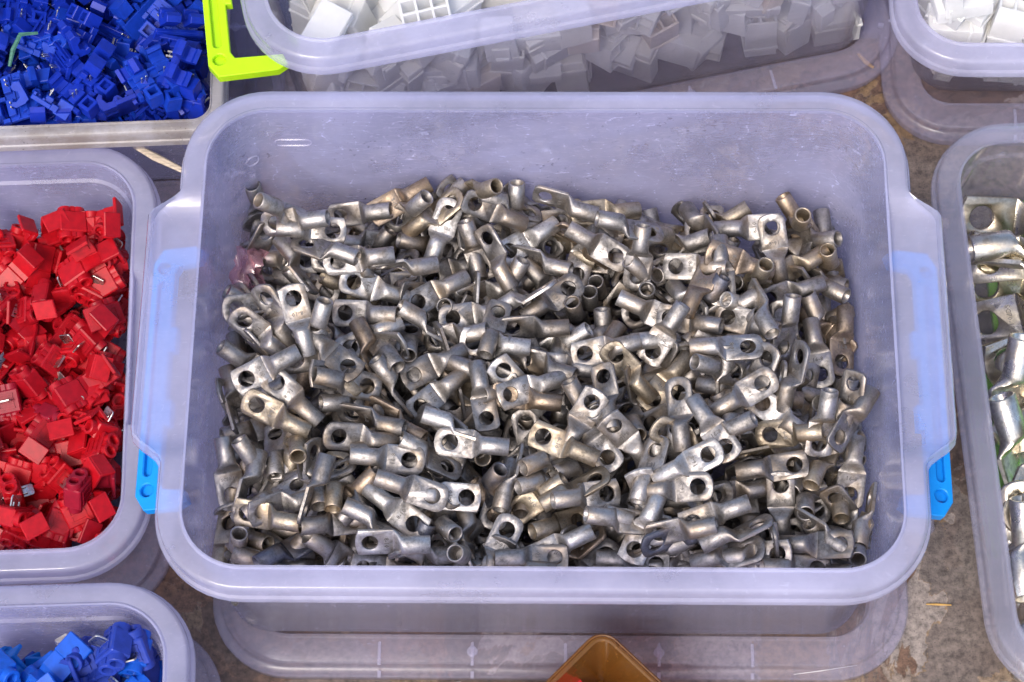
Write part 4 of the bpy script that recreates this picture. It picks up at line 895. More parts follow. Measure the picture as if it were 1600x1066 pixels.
  (2,901,-675,737,722,-56,-22,-690,1,'grey flat lug pointing at white housings, near front wall, large lug end'),
  (1,1206,-585,765,702,-39,-56,709,2,'dull flat lug pointing at the tray, near front wall, large lug end'),
  (3,-76,127,744,28,-427,-334,-840,2,'dull edgewise lug pointing at large lugs, mid depth, middle'),
  (3,-908,630,802,948,304,46,-84,2,'dull flat lug pointing at red splices, near rear wall, red box end'),
  (2,9,890,551,507,-112,-271,811,0,'silvery flat lug pointing at colourless corner, along rear wall, middle, red side one'),
  (4,-465,963,729,871,387,-6,303,0,'silvery flat lug pointing at blue corner, along rear wall, red box half'),
  (1,252,-357,676,792,456,-386,125,1,'grey upright lug pointing at red splices, near front wall, middle'),
  (2,-1073,105,880,528,161,346,-759,4,'coppery flat lug pointing at white corner, mid depth, red box end'),
  (5,92,-50,606,575,173,511,-615,0,'silvery tilted lug pointing at white corner, mid depth, middle'),
  (1,-1410,162,719,502,349,367,701,2,'dull tilted lug pointing at the tray, mid depth, red box end'),
  (5,-1153,-321,916,552,359,82,-748,3,'brassy flat lug pointing at white housings, near front wall, red box end, red side one'),
  (0,501,464,574,585,441,-553,397,2,'dull upright lug pointing at red splices, near rear wall, large lug half'),
  (5,960,-930,875,205,714,-97,-662,2,'dull upended lug pointing at white housings, along front wall, large lug end'),
  (3,1227,-93,621,622,106,423,-651,0,'silvery tilted lug pointing at white housings, mid depth, large lug end'),
  (5,-158,-45,747,276,-191,-459,-822,1,'grey upright lug pointing at large lugs, mid depth, middle'),
  (5,-30,-214,646,761,497,129,-397,1,'grey tilted lug pointing at tap corner, near front wall, middle'),
  (3,-810,525,802,621,174,-368,670,2,'dull flat lug pointing at the tray, near rear wall, red box half'),
  (4,-972,262,743,754,512,-408,-61,0,'silvery upright lug pointing at tap corner, near rear wall, red box end'),
  (5,342,695,581,981,41,-140,-126,0,'silvery flat lug pointing at red splices, along rear wall, large lug half'),
  (1,1047,-141,805,252,584,-312,-706,5,'bright edgewise lug pointing at white housings, mid depth, large lug end'),
  (0,424,-24,707,633,749,183,61,3,'brassy edgewise lug pointing at red splices, mid depth, large lug half'),
  (2,-166,-249,541,616,43,-18,-786,1,'grey flat lug pointing at white housings, near front wall, middle'),
  (2,-560,-861,826,83,345,76,932,0,'silvery tilted lug pointing at large lugs, along front wall, red box half'),
 ],
 'lug_rest': [
  (1,897,52,538,542,82,-521,654,4,''),
  (3,-77,-93,565,864,266,-318,286,4,''),
  (2,560,-882,621,523,204,-143,815,0,''),
  (5,206,-514,586,446,-191,-148,-862,1,''),
  (1,-77,231,520,851,310,419,71,4,''),
  (2,917,439,478,674,92,-371,-632,1,''),
  (2,558,40,539,368,297,-456,754,3,''),
  (2,1415,685,441,822,-131,70,-550,2,''),
  (1,-1369,-782,616,38,-200,465,861,1,''),
  (4,1158,-568,577,890,240,157,-355,2,''),
  (0,-130,590,462,671,646,-106,347,1,''),
  (3,861,857,507,283,758,-6,-587,2,''),
  (0,42,-485,577,829,-368,78,413,5,''),
  (0,-814,944,417,380,0,-71,922,1,''),
  (3,-1296,982,466,737,511,389,-209,0,''),
  (4,738,-730,603,334,198,-147,910,1,''),
  (1,-315,-125,562,735,394,-159,529,3,''),
  (4,1113,625,452,698,629,-258,225,2,''),
  (4,373,-623,596,125,235,-125,956,4,''),
  (4,864,243,578,842,-27,-398,362,4,''),
  (3,526,-241,546,835,103,301,449,2,''),
  (3,-1349,950,507,589,53,-64,804,2,''),
  (5,880,780,509,663,499,-188,524,5,''),
  (0,618,72,589,509,308,-425,682,2,''),
  (0,888,317,668,742,468,243,-415,0,''),
  (1,286,309,521,864,262,-426,-54,3,''),
  (3,80,169,517,913,267,303,49,1,''),
  (0,-408,299,494,123,-154,270,-943,0,''),
  (4,-1295,468,474,104,-71,213,-969,0,''),
  (4,-98,7,579,938,146,-223,220,4,''),
  (0,798,22,521,848,228,-294,-378,1,''),
  (3,-1194,-562,588,699,627,-232,253,1,''),
  (3,645,-490,583,665,614,-15,-424,0,''),
  (2,-1328,649,493,845,183,350,-361,3,''),
  (4,984,-157,528,651,291,-439,-546,0,''),
  (3,-889,-750,609,896,-216,-315,229,6,''),
  (4,-650,61,532,475,73,-237,845,2,''),
  (3,-1285,-519,561,163,-263,559,-769,0,''),
  (2,92,-86,524,625,698,-291,-197,1,''),
  (4,1034,-508,586,853,432,-178,-231,2,''),
  (0,-571,396,504,672,544,-117,-488,0,''),
  (3,-498,602,477,1,131,-447,-885,0,''),
  (3,991,-580,624,500,215,606,-581,1,''),
  (2,415,853,428,838,-84,-46,538,0,''),
  (3,-938,-680,641,768,347,433,-319,2,''),
  (5,792,-806,613,284,332,-510,741,4,''),
  (1,-1019,64,517,350,-92,66,-930,4,''),
  (5,-500,-446,562,297,-29,-311,902,2,''),
  (1,-1264,-393,589,99,226,-188,951,1,''),
  (0,-1377,701,549,558,-172,-31,-811,0,''),
  (1,-481,552,556,897,-178,-378,-146,4,''),
  (1,-828,-127,568,15,428,178,886,0,''),
  (0,-633,64,520,613,270,-540,-509,0,''),
  (4,1322,-444,580,786,-241,-199,-534,0,''),
  (3,-1314,650,549,387,627,-162,-656,6,''),
  (4,-1254,386,511,377,233,-388,808,0,''),
  (4,-371,-436,561,667,5,99,738,4,''),
  (2,1242,-776,629,529,396,181,-729,0,''),
  (2,980,-96,548,704,495,-308,-405,0,''),
  (4,767,65,534,449,476,82,752,5,''),
  (5,-714,-253,543,430,-9,53,-901,5,''),
  (0,-1381,-5,523,775,211,-225,-552,2,''),
  (4,-946,140,562,538,523,238,-616,2,''),
  (1,-474,909,441,709,431,53,556,2,''),
  (0,809,-85,564,584,428,166,670,2,''),
  (5,1233,-634,646,147,401,-63,-902,4,''),
  (2,396,-577,612,935,192,216,203,1,''),
  (0,674,-719,728,832,-175,78,-520,1,''),
  (2,-1283,404,538,46,-31,-92,-994,2,''),
  (2,-1154,-206,551,169,147,221,-949,6,''),
  (4,785,873,492,687,613,-131,-366,4,''),
  (0,-479,-681,614,798,-24,393,-456,4,''),
  (1,220,-134,604,618,227,-253,709,0,''),
  (4,-1109,-705,637,495,674,-115,-536,2,''),
  (0,-264,-850,610,813,467,-96,333,2,''),
  (2,-742,521,483,625,471,550,291,2,''),
  (2,836,-123,599,420,212,488,-735,5,''),
  (5,-1318,202,521,28,221,-205,953,2,''),
  (2,-1319,-9,594,539,101,409,-729,3,''),
  (3,-245,-488,583,117,-378,-391,-831,3,''),
  (1,559,-572,610,922,181,92,329,1,''),
  (1,-511,-285,598,720,250,520,-387,2,''),
  (2,21,921,456,290,332,-3,898,0,''),
  (4,-597,226,565,283,531,164,-782,3,''),
  (4,438,-593,646,433,335,171,-819,1,''),
  (5,-253,34,544,640,621,428,148,3,''),
  (3,181,647,451,12,14,384,-923,4,''),
  (1,-1037,-552,681,245,-191,298,-903,2,''),
  (1,-28,872,514,679,285,-168,-656,0,''),
  (4,1058,-575,676,871,353,334,-72,2,''),
  (1,-516,857,491,572,53,637,-514,0,''),
  (3,-1051,640,461,434,-14,-113,894,1,''),
  (2,1288,-766,615,923,355,91,-120,2,''),
  (1,-570,-19,577,595,363,163,-698,2,''),
  (5,1006,120,514,800,256,-164,-518,1,''),
  (4,888,-921,621,518,431,-35,-738,1,''),
  (3,-802,962,436,302,33,121,945,2,''),
  (2,1101,-394,614,808,188,67,-555,5,''),
  (0,-238,388,506,647,27,-284,707,3,''),
  (1,-865,-97,651,109,270,382,-877,1,''),
  (2,-854,-369,572,463,-426,-253,735,5,''),
  (2,-599,-196,657,359,304,-73,880,5,''),
  (4,-338,-812,596,559,-144,189,-794,0,''),
  (3,-1369,42,578,421,211,195,-860,1,''),
  (4,1135,-120,531,389,14,13,-921,3,''),
  (2,-1464,-702,596,631,-252,277,-679,2,''),
  (5,967,-207,680,867,-65,490,-55,2,''),
  (5,-1075,568,476,957,188,-186,-121,1,''),
  (4,778,720,441,963,-249,31,-98,1,''),
  (0,932,-989,667,832,175,-493,185,1,''),
  (0,725,-53,577,860,53,305,406,2,''),
  (5,741,-946,609,6,-218,134,967,0,''),
  (5,-110,961,468,187,168,414,-875,0,''),
  (1,45,-597,617,620,-338,-96,701,2,''),
  (4,592,852,442,561,306,36,768,2,''),
  (4,-336,893,417,807,315,-323,-381,2,''),
  (4,74,959,516,851,500,154,44,4,''),
  (4,971,-857,647,987,-23,133,87,0,''),
  (2,1356,342,497,929,215,-249,172,2,''),
  (2,-1106,581,473,362,682,212,600,1,''),
  (3,561,-406,686,622,463,-383,502,2,''),
  (4,-1211,591,500,566,139,238,777,2,''),
  (5,-1245,-587,616,650,324,-136,673,5,''),
  (4,-829,916,456,749,-344,-78,561,1,''),
  (0,881,-535,630,249,73,-163,-952,0,''),
  (4,374,-207,557,122,-38,-472,872,4,''),
  (1,-1346,-847,665,384,435,-107,808,2,''),
  (5,942,250,704,855,129,-495,79,2,''),
  (1,335,-645,640,131,241,25,-961,3,''),
  (3,-1236,736,564,779,-88,161,-599,4,''),
  (3,17,-745,644,779,-282,14,561,0,''),
  (5,-447,220,568,476,-218,-4,852,3,''),
  (3,581,-852,675,916,270,265,133,0,''),
  (5,-1329,565,616,671,621,327,-240,1,''),
  (4,-996,699,522,888,384,24,251,2,''),
  (2,733,-949,652,516,-195,268,789,0,''),
  (2,-371,971,524,241,439,202,-842,0,''),
  (1,-338,900,565,836,-51,-40,545,0,''),
  (0,-223,70,608,179,338,203,902,1,''),
  (2,1404,804,442,655,3,-169,-736,0,''),
  (5,1381,-21,545,791,367,-468,145,0,''),
  (2,-1108,-467,713,883,237,109,-391,1,''),
  (5,859,813,641,694,-38,-99,-712,2,''),
  (4,-855,-191,659,703,-212,239,-635,0,''),
  (5,1419,-112,547,626,-370,-144,671,1,''),
  (0,-254,436,579,858,257,442,-56,0,''),
  (4,-824,-680,685,593,700,-343,201,0,''),
  (4,483,-59,551,901,231,-277,241,2,''),
  (2,-331,95,722,919,-227,305,106,3,''),
  (3,-558,-492,630,855,229,430,178,1,''),
  (5,231,-324,631,626,755,81,176,2,''),
  (4,-755,-786,761,696,-106,280,653,2,''),
  (5,1295,807,481,595,367,-351,623,0,''),
  (2,-1237,-632,702,893,229,384,55,1,''),
  (2,567,-740,729,627,86,-489,-601,0,''),
  (1,742,-24,619,545,-255,402,-690,0,''),
  (4,-1142,-344,752,536,31,491,-686,4,''),
  (3,-291,116,723,921,-263,186,-218,4,''),
  (4,-1286,832,551,579,780,193,-136,1,''),
  (3,-1358,50,677,718,-80,580,-377,0,''),
  (5,-675,-226,697,629,259,6,733,3,''),
  (3,245,183,553,680,251,162,669,0,''),
  (2,-644,202,588,834,505,-114,193,3,''),
  (2,1341,-87,584,107,194,-231,947,1,''),
  (3,-964,-612,673,908,-314,34,274,0,''),
  (4,551,552,459,347,30,-648,678,0,''),
  (5,-764,150,577,555,-462,205,-661,2,''),
  (1,-94,-911,620,267,-189,380,-865,1,''),
  (5,97,-218,555,103,50,11,-993,0,''),
  (3,1305,793,478,124,-14,-58,991,4,''),
  (0,-1354,478,723,298,693,31,-655,1,''),
  (4,364,-184,636,982,97,-65,148,0,''),
  (1,-1330,-32,626,932,281,220,-60,3,''),
  (5,835,-185,680,899,-298,9,-321,2,''),
  (4,-198,-418,605,335,149,374,-852,1,''),
  (5,-1031,-798,665,395,291,447,-748,0,''),
  (3,1246,-97,538,503,51,144,851,0,''),
  (0,-49,986,597,491,186,-668,527,0,''),
  (2,-62,-44,662,102,129,-625,763,4,''),
  (4,-971,940,461,623,11,-231,-748,0,''),
  (1,1228,-698,687,250,16,-626,739,2,''),
  (2,34,127,612,716,523,374,-271,3,''),
  (2,-853,562,502,463,-41,-324,-824,4,''),
  (3,-1397,253,570,260,560,77,-783,5,''),
  (2,388,-856,609,214,-191,102,-952,3,''),
  (5,-649,909,429,585,-159,354,-712,1,''),
  (2,-1070,783,551,756,-163,130,621,2,''),
  (0,1160,234,510,718,-88,-240,-648,3,''),
  (5,-500,792,507,953,-236,179,60,2,''),
  (5,-828,132,621,840,310,-367,252,5,''),
  (0,398,870,462,131,-133,38,-982,2,''),
  (5,-1225,-467,754,829,205,265,-448,3,''),
  (5,-728,-269,648,331,211,510,765,5,''),
  (3,460,-465,738,584,70,-636,499,1,''),
  (2,855,-658,601,951,271,83,-124,2,''),
  (3,437,-465,749,568,180,-209,-775,1,''),
  (2,1215,-932,635,828,169,-433,315,2,''),
  (2,569,-911,700,440,642,78,-623,0,''),
  (2,-1379,233,694,529,90,105,837,1,''),
  (3,695,451,466,106,-153,606,-774,1,''),
  (1,-690,203,629,819,33,-40,-572,0,''),
  (1,924,595,436,591,783,-97,169,2,''),
  (3,-953,34,585,713,440,-189,511,3,''),
  (2,-820,122,719,299,-353,-445,767,0,''),
  (0,-1002,-81,661,197,172,317,-912,4,''),
  (1,1303,-733,684,959,-5,-36,-281,2,''),
  (3,214,-692,668,586,-387,241,-670,5,''),
  (3,126,872,508,586,204,107,-777,2,''),
  (5,1355,310,503,730,129,47,669,1,''),
  (4,-1060,-672,767,757,609,-189,144,4,''),
  (2,244,-587,656,650,384,-582,-303,2,''),
  (3,703,464,581,931,-223,-288,-10,2,''),
  (4,-685,936,458,462,-119,-172,-862,0,''),
  (0,1042,-768,654,839,-332,-207,-379,0,''),
  (0,-1247,593,656,931,73,356,28,2,''),
  (0,1123,784,533,375,794,120,-462,6,''),
  (5,1102,-444,652,906,73,-18,-417,1,''),
  (1,842,-651,658,677,358,-204,609,0,''),
  (5,-322,969,614,695,597,-393,82,3,''),
  (0,790,-286,553,445,-40,-244,-861,1,''),
  (1,485,-492,776,749,-96,-541,370,3,''),
  (5,-698,-236,728,515,252,-226,788,1,''),
  (3,-448,507,537,389,-97,-476,-783,1,''),
  (4,566,474,514,131,-268,234,925,1,''),
  (5,-3,-312,600,441,23,602,-665,1,''),
  (0,1141,-873,675,804,184,217,-522,2,''),
  (5,714,119,670,405,-169,-286,852,3,''),
  (0,196,-473,632,461,-70,-26,-884,2,''),
  (0,-1239,-563,735,839,463,-272,91,4,''),
  (0,-433,668,550,344,305,-16,-888,2,''),
  (0,-512,936,624,811,366,428,-156,2,''),
  (0,-1356,44,591,897,220,-294,248,0,''),
  (2,-1336,-148,575,197,129,639,-732,1,''),
  (0,353,700,478,895,280,341,62,1,''),
  (2,-919,-72,731,533,314,-158,769,3,''),
  (4,-428,-682,617,836,320,396,204,6,''),
  (4,-1130,-483,771,901,-309,97,287,5,''),
  (5,1170,-279,639,531,319,-354,-701,2,''),
  (4,-531,-665,691,337,294,274,851,2,''),
  (4,316,14,522,532,-13,73,-844,0,''),
  (2,-379,367,523,939,-234,238,-81,2,''),
  (5,-7,344,500,416,60,148,895,2,''),
  (1,205,578,486,616,271,330,662,0,''),
  (3,-84,890,629,743,144,358,546,2,''),
  (1,-1448,-421,620,458,440,-99,-767,2,''),
  (0,74,-864,619,615,-204,242,-722,6,''),
  (5,-1265,762,594,742,554,-375,-29,0,''),
  (2,180,-931,638,862,-160,-479,42,0,''),
  (1,801,661,530,285,249,-295,878,2,''),
  (1,-55,124,703,811,180,-33,-556,3,''),
  (4,13,-907,652,391,642,195,630,1,''),
  (5,-880,188,754,727,42,-342,-593,0,''),
  (2,-997,-805,667,963,-7,258,71,1,''),
  (3,-1223,721,678,888,-4,354,294,2,''),
  (2,1229,-789,736,897,-171,-255,-318,2,''),
  (0,1120,752,552,638,52,374,672,1,''),
  (2,-752,-210,790,605,92,-309,728,5,''),
  (4,-765,143,777,243,-121,-314,910,4,''),
  (2,573,670,530,20,-348,36,937,1,''),
  (3,796,10,688,361,296,149,-872,1,''),
  (4,1283,456,578,570,657,11,-493,2,''),
  (2,-1054,-580,829,793,-154,60,-586,2,''),
  (5,-579,-911,631,782,76,-452,421,1,''),
  (1,-759,916,418,498,-202,-183,823,2,''),
  (3,377,779,527,350,381,458,-722,3,''),
  (2,854,-807,686,361,-147,-41,-920,0,''),
  (3,-1286,-500,817,766,441,106,-455,0,''),
  (4,689,649,625,955,210,-80,192,3,''),
  (2,-528,393,600,150,361,500,-772,2,''),
  (3,463,727,527,824,-110,-26,555,5,''),
  (4,-333,-567,626,608,-94,-82,784,0,''),
  (4,-1364,351,759,620,723,-172,-253,1,''),
  (5,-225,321,584,852,28,199,-484,5,''),
  (3,1343,581,495,749,613,-243,-66,3,''),
  (5,1313,-358,548,183,-44,54,-981,3,''),
  (3,-577,713,545,13,-440,295,-848,2,''),
  (1,-976,658,565,454,789,-51,412,0,''),
  (3,-946,-706,860,758,619,-60,195,5,''),
  (0,-1000,941,414,906,239,-64,-344,1,''),
  (5,-1370,-556,728,631,734,250,1,3,''),
  (5,-89,-624,611,178,137,469,-854,2,''),
  (2,-709,-233,823,35,-429,513,-743,1,''),
  (5,-988,33,790,853,-37,-22,521,0,''),
  (5,-1363,-150,627,827,380,300,-286,4,''),
  (5,636,-196,655,394,482,274,-733,4,''),
  (0,-407,224,639,852,440,188,212,1,''),
  (4,525,612,581,681,150,-310,-646,3,''),
  (5,979,-262,655,955,-162,-12,247,1,''),
  (0,754,685,683,646,180,-94,-736,2,''),
  (3,1388,-135,610,802,-5,-472,367,2,''),
  (4,366,810,589,689,412,143,-579,2,''),
  (3,-423,-79,611,310,671,-111,-664,1,''),
  (1,811,268,724,287,-99,304,-903,2,''),
  (2,599,17,692,142,224,130,-955,3,''),
  (2,727,-844,783,395,248,-81,881,0,''),
  (5,-1224,-777,654,556,45,494,-667,4,''),
  (3,-179,395,606,394,223,-81,-888,0,''),
  (3,-1245,78,741,16,275,220,-936,1,''),
  (1,-1139,-468,824,966,-41,-20,-253,5,''),
  (3,-1392,-136,623,482,180,273,-813,2,''),
  (0,-723,465,572,345,694,-60,-629,2,''),
  (4,202,546,501,941,67,228,242,2,''),
  (2,1296,-965,600,293,-41,84,-952,0,''),
  (2,-1192,663,687,466,159,170,854,2,''),
  (2,-630,-892,687,164,303,463,-817,4,''),
  (4,1335,-327,588,927,117,-353,42,2,''),
  (0,-222,53,750,148,123,-631,751,2,''),
  (5,70,-300,654,214,-221,-287,-907,6,''),
  (0,-762,-350,745,729,107,-609,295,0,''),
  (5,-530,-889,712,896,-32,244,369,0,''),
  (5,194,-314,678,628,135,-174,747,3,''),
  (5,-377,-191,596,483,-246,105,834,0,''),
  (1,-600,-663,774,887,-40,458,26,4,''),
  (0,10,-958,664,773,601,90,-183,2,''),
  (5,880,-243,740,366,343,179,847,2,''),
  (5,1037,142,564,808,8,8,589,4,''),
  (4,-98,-566,665,84,194,-23,977,0,''),
  (5,124,-417,672,875,-62,18,-480,2,''),
  (2,188,877,536,694,308,26,-650,5,''),
  (3,1060,-351,665,935,-279,-206,-79,0,''),
  (2,-793,687,534,889,347,-289,-80,2,''),
  (2,-1160,61,784,130,498,-39,-856,2,''),
  (2,-389,-568,692,253,157,-111,-948,1,''),
  (4,-1335,-65,697,641,418,87,-638,1,''),
  (4,274,-258,763,727,366,413,-409,1,''),
  (4,-1125,-162,786,863,-301,-62,400,0,''),
  (2,1042,-172,698,383,236,-199,871,1,''),
  (3,551,-272,764,856,-280,-305,-310,0,''),
  (1,-401,-773,667,682,-259,79,679,2,''),
  (5,577,-785,823,124,-193,-311,922,5,''),
  (2,-893,565,559,168,87,-123,974,1,''),
  (4,-1077,154,756,693,-275,-293,598,4,''),
  (4,-502,770,566,805,326,410,280,2,''),
  (3,-510,930,692,522,329,64,785,2,''),
  (5,-608,-216,774,905,7,-419,72,1,''),
  (1,-643,623,633,712,655,-73,242,2,''),
  (0,482,274,532,182,-328,209,-903,3,''),
  (1,1020,239,695,966,-15,-7,258,2,''),
  (4,880,-181,822,818,-381,-35,430,2,''),
  (2,650,-483,693,729,342,-159,571,2,''),
  (0,1312,-362,662,991,80,70,86,0,''),
  (0,-1364,-824,689,793,-146,135,576,2,''),
  (1,758,-214,784,832,357,-413,94,2,''),
  (5,881,637,565,823,119,-388,398,3,''),
  (5,-1231,-489,817,670,551,188,460,3,''),
  (2,1073,596,589,542,132,-80,-826,2,''),
  (3,-1026,661,631,552,774,-238,197,4,''),
  (3,89,-887,729,655,-80,524,-539,1,''),
  (4,1241,-863,740,95,500,257,822,0,''),
  (2,840,-255,913,687,-34,-213,-694,2,''),
  (3,-575,-886,761,436,60,342,-830,1,''),
  (2,564,-442,826,715,247,-423,499,3,''),
  (2,1356,-340,684,791,300,-400,-351,5,''),
  (4,1186,488,527,176,484,258,817,0,''),
  (1,-768,646,596,187,507,323,777,4,''),
  (0,846,-911,807,937,34,-270,-221,0,''),
  (1,434,-680,825,627,-201,179,731,0,''),
  (0,131,-398,703,734,228,-242,593,0,''),
  (2,-729,302,613,741,540,-398,-8,2,''),
  (5,-968,-834,617,603,-10,-12,-797,4,''),
  (1,-1363,365,852,862,255,-72,-432,2,''),
  (5,-1297,83,794,983,-4,-39,-181,2,''),
  (2,-1236,-733,762,288,-155,131,-936,2,''),
  (3,-583,-331,708,642,69,42,763,3,''),
  (4,-984,-882,655,196,288,-232,-908,0,''),
  (2,1088,-140,751,303,128,610,-721,2,''),
  (4,-614,481,578,335,638,231,653,2,''),
  (2,287,64,588,211,336,189,898,0,''),
  (4,1382,-168,669,6,-368,83,-926,2,''),
  (2,213,244,616,274,174,-325,888,0,''),
  (5,1094,85,623,478,244,292,-792,1,''),
  (4,302,-274,816,141,482,-66,862,2,''),
  (3,-808,-350,850,843,406,-261,236,2,''),
  (0,-104,-489,666,549,-341,147,-749,1,''),
  (2,340,835,631,872,206,63,439,1,''),
  (0,-870,980,420,832,496,13,-248,0,''),
  (2,-1022,123,906,382,227,-306,842,4,''),
  (1,-553,35,655,905,112,-48,-408,3,''),
  (4,89,-43,719,967,187,-154,-76,0,''),
  (5,-410,451,597,88,600,-312,731,3,''),
  (1,-579,-312,756,892,393,-147,-171,0,''),
  (0,-1267,-99,723,662,280,-207,663,1,''),
  (0,-941,379,635,776,568,152,-230,0,''),
  (4,-1363,-233,672,271,-156,155,-937,1,''),
  (4,-1255,289,839,168,282,-64,942,4,''),
  (1,-1025,-801,707,961,144,175,159,2,''),
  (5,-1338,-852,728,954,170,232,-91,1,''),
  (0,-853,-638,866,846,209,248,-422,1,''),
  (2,604,-652,763,2,196,172,-965,0,''),
  (4,-324,-266,623,746,-169,-395,-509,1,''),
  (0,-538,-349,727,788,-118,-375,-474,4,''),
  (0,-855,-807,744,966,149,176,120,1,''),
  (4,-1094,-715,801,106,-99,-149,978,2,''),
  (4,-113,-915,731,974,160,161,4,2,''),
  (0,-96,-917,685,323,-96,98,-936,1,''),
  (0,961,-963,887,716,256,183,-623,1,''),
  (1,1221,-905,741,202,165,-41,965,2,''),
  (2,996,-1006,858,980,163,111,-15,5,''),
  (0,1340,-870,756,283,482,-247,-792,5,''),
  (1,993,578,566,304,-487,21,-819,4,''),
  (4,858,152,722,231,157,-247,928,4,''),
  (4,1215,-182,674,449,-7,104,888,2,''),
  (4,746,33,740,174,234,216,-932,4,''),
  (4,542,893,578,118,224,71,965,4,''),
  (2,-134,858,658,867,432,-158,-193,2,''),
  (0,567,849,627,187,-94,210,955,1,''),
  (0,-1205,1022,472,59,218,-240,944,0,''),
  (3,-450,-790,755,924,104,113,351,2,''),
  (5,-309,-892,648,572,-34,-437,-693,5,''),
  (1,-91,-430,753,869,-56,-218,-440,0,''),
  (3,-1000,132,963,164,623,-14,765,0,''),
  (5,1313,-969,795,652,-304,-39,-693,0,''),
  (5,1065,-129,836,366,134,474,789,2,''),
  (5,-1406,-874,714,877,-112,-445,139,1,''),
  (0,-20,-405,798,918,-244,-276,149,0,''),
  (5,-1254,300,890,758,626,183,8,1,''),
  (2,-1332,-694,799,865,365,-139,-316,2,''),
  (4,758,-402,866,894,259,108,350,2,''),
  (4,291,-951,782,809,-265,-219,-477,0,''),
  (5,863,111,790,81,190,-494,845,1,''),
  (2,-24,-616,696,568,-442,172,-673,1,''),
  (2,-3,472,534,132,556,-331,751,2,''),
  (2,-1081,-872,748,103,260,-368,-887,0,''),
  (5,-440,-875,844,533,700,-87,-467,0,''),
  (0,161,-919,780,420,-64,74,-902,1,''),
  (4,647,-476,884,291,-224,-1,-930,0,''),
  (1,653,-947,747,879,430,105,-178,0,''),
  (4,-562,-931,834,66,-130,346,927,5,''),
  (2,1314,-456,760,557,505,25,659,3,''),
  (1,1280,-369,893,839,201,-278,422,1,''),
  (1,-1070,996,438,913,380,-112,-102,0,''),
  (0,-849,1026,424,4,-130,-549,825,5,''),
  (4,-1035,978,580,215,-327,38,-919,0,''),
  (2,-1299,-488,286,57,-735,-198,-646,2,''),
  (2,1027,-618,213,969,162,-86,168,4,''),
  (2,-1141,592,187,40,856,-507,-93,0,''),
  (0,-91,-771,250,517,-202,208,805,1,''),
  (3,224,85,281,573,30,-814,-96,1,''),
  (5,944,-450,191,470,-22,-124,874,1,''),
  (4,-418,292,210,500,-165,-22,850,2,''),
  (5,837,435,189,224,-109,-206,946,1,''),
  (4,1236,637,198,405,-55,-193,892,0,''),
  (5,-4,773,235,629,-210,526,-533,1,''),
  (1,608,310,184,326,-62,-38,943,1,''),
  (5,-1295,-802,243,48,-195,-285,-937,5,''),
  (4,-1123,-687,208,18,-189,781,594,0,''),
  (5,-14,-590,257,300,102,-650,691,0,''),
  (3,-572,-188,275,823,398,-402,-58,5,''),
  (1,-208,264,168,373,-866,287,-166,6,''),
  (1,-687,-489,252,915,-146,330,-182,1,''),
  (4,637,96,298,725,235,537,-362,0,''),
  (5,-787,775,173,145,284,-828,-461,1,''),
  (2,-1280,471,242,395,-328,-96,853,1,''),
  (5,1275,-356,256,526,455,157,701,0,''),
  (2,-968,-557,277,405,-769,-152,-470,3,''),
  (2,1001,-942,246,210,257,-783,526,3,''),
  (0,-888,868,292,321,747,23,-582,1,''),
  (5,-1287,-264,195,904,-326,-88,263,1,''),
  (0,1017,716,181,374,-646,-548,377,0,''),
  (4,-371,-779,173,200,-498,791,-294,1,''),
  (4,107,807,163,156,-299,-893,298,0,''),
  (1,772,204,238,473,-177,-550,665,2,''),
  (2,209,-749,224,612,-542,272,-507,0,''),
  (1,-891,-758,208,473,190,-74,-857,1,''),
  (4,1275,-787,156,4,-862,-492,-124,3,''),
  (5,-9,290,275,348,375,836,-198,2,''),
  (0,1061,-234,232,333,-447,816,-152,4,''),
  (1,342,-416,282,496,57,738,-454,0,''),
  (0,951,583,231,800,199,-70,562,2,''),
  (5,525,-535,164,58,-559,-827,0,0,''),
  (3,105,-320,210,667,-50,251,-699,2,''),
  (5,854,842,290,804,-298,-405,-317,5,''),
  (2,1216,240,192,65,916,285,273,5,''),
  (4,-626,-816,241,270,-232,-61,-933,2,''),
  (0,738,-459,251,954,-70,283,75,0,''),
  (5,-891,1,217,441,-174,48,-879,0,''),
  (5,122,-815,209,859,-35,-144,490,2,''),
  (1,-1130,-613,290,511,43,828,-226,4,''),
  (5,953,-101,264,881,-71,341,320,4,''),
  (5,-308,-332,207,154,40,-224,962,2,''),
  (3,676,-711,187,694,-5,81,715,2,''),
  (4,-289,-861,270,27,832,73,549,2,''),
  (5,-1031,-290,291,447,-637,-355,-518,0,''),
  (2,-209,765,218,241,-162,35,-956,3,''),
  (5,995,181,188,187,-966,-151,91,0,''),
  (3,318,564,225,566,673,462,115,2,''),
  (5,-1081,40,204,835,-386,270,-285,1,''),
  (0,-962,458,298,682,43,712,162,0,''),
  (4,-1293,862,252,505,-289,-14,-813,1,''),
  (0,-417,767,294,5,515,82,853,1,''),
  (1,1056,-757,264,160,-833,149,-509,4,''),
  (5,406,-494,223,436,866,-112,217,2,''),
  (5,-774,380,169,50,841,-537,-30,5,''),
  (3,-260,-178,299,603,-175,-651,-427,2,''),
  (4,1131,-449,220,270,-916,49,-292,0,''),
  (1,-232,404,291,629,-196,-439,-611,1,''),
  (0,1267,-71,295,711,-59,623,323,1,''),
  (4,489,-874,278,508,168,531,-657,1,''),
  (1,26,-78,251,37,344,-412,-843,4,''),
  (2,-231,499,200,953,-76,-72,-283,2,''),
  (5,-1333,151,273,741,-110,402,527,2,''),
  (0,826,18,198,245,-534,-795,-149,4,''),
  (5,4,823,245,350,207,874,266,1,''),
  (5,-738,-243,266,240,-402,821,329,0,''),
  (4,-1073,-777,230,318,83,-531,-781,3,''),
  (5,24,528,280,897,125,417,-77,2,''),
  (5,-282,-674,241,582,311,65,748,3,''),
  (1,-715,339,195,332,655,-677,-46,0,''),
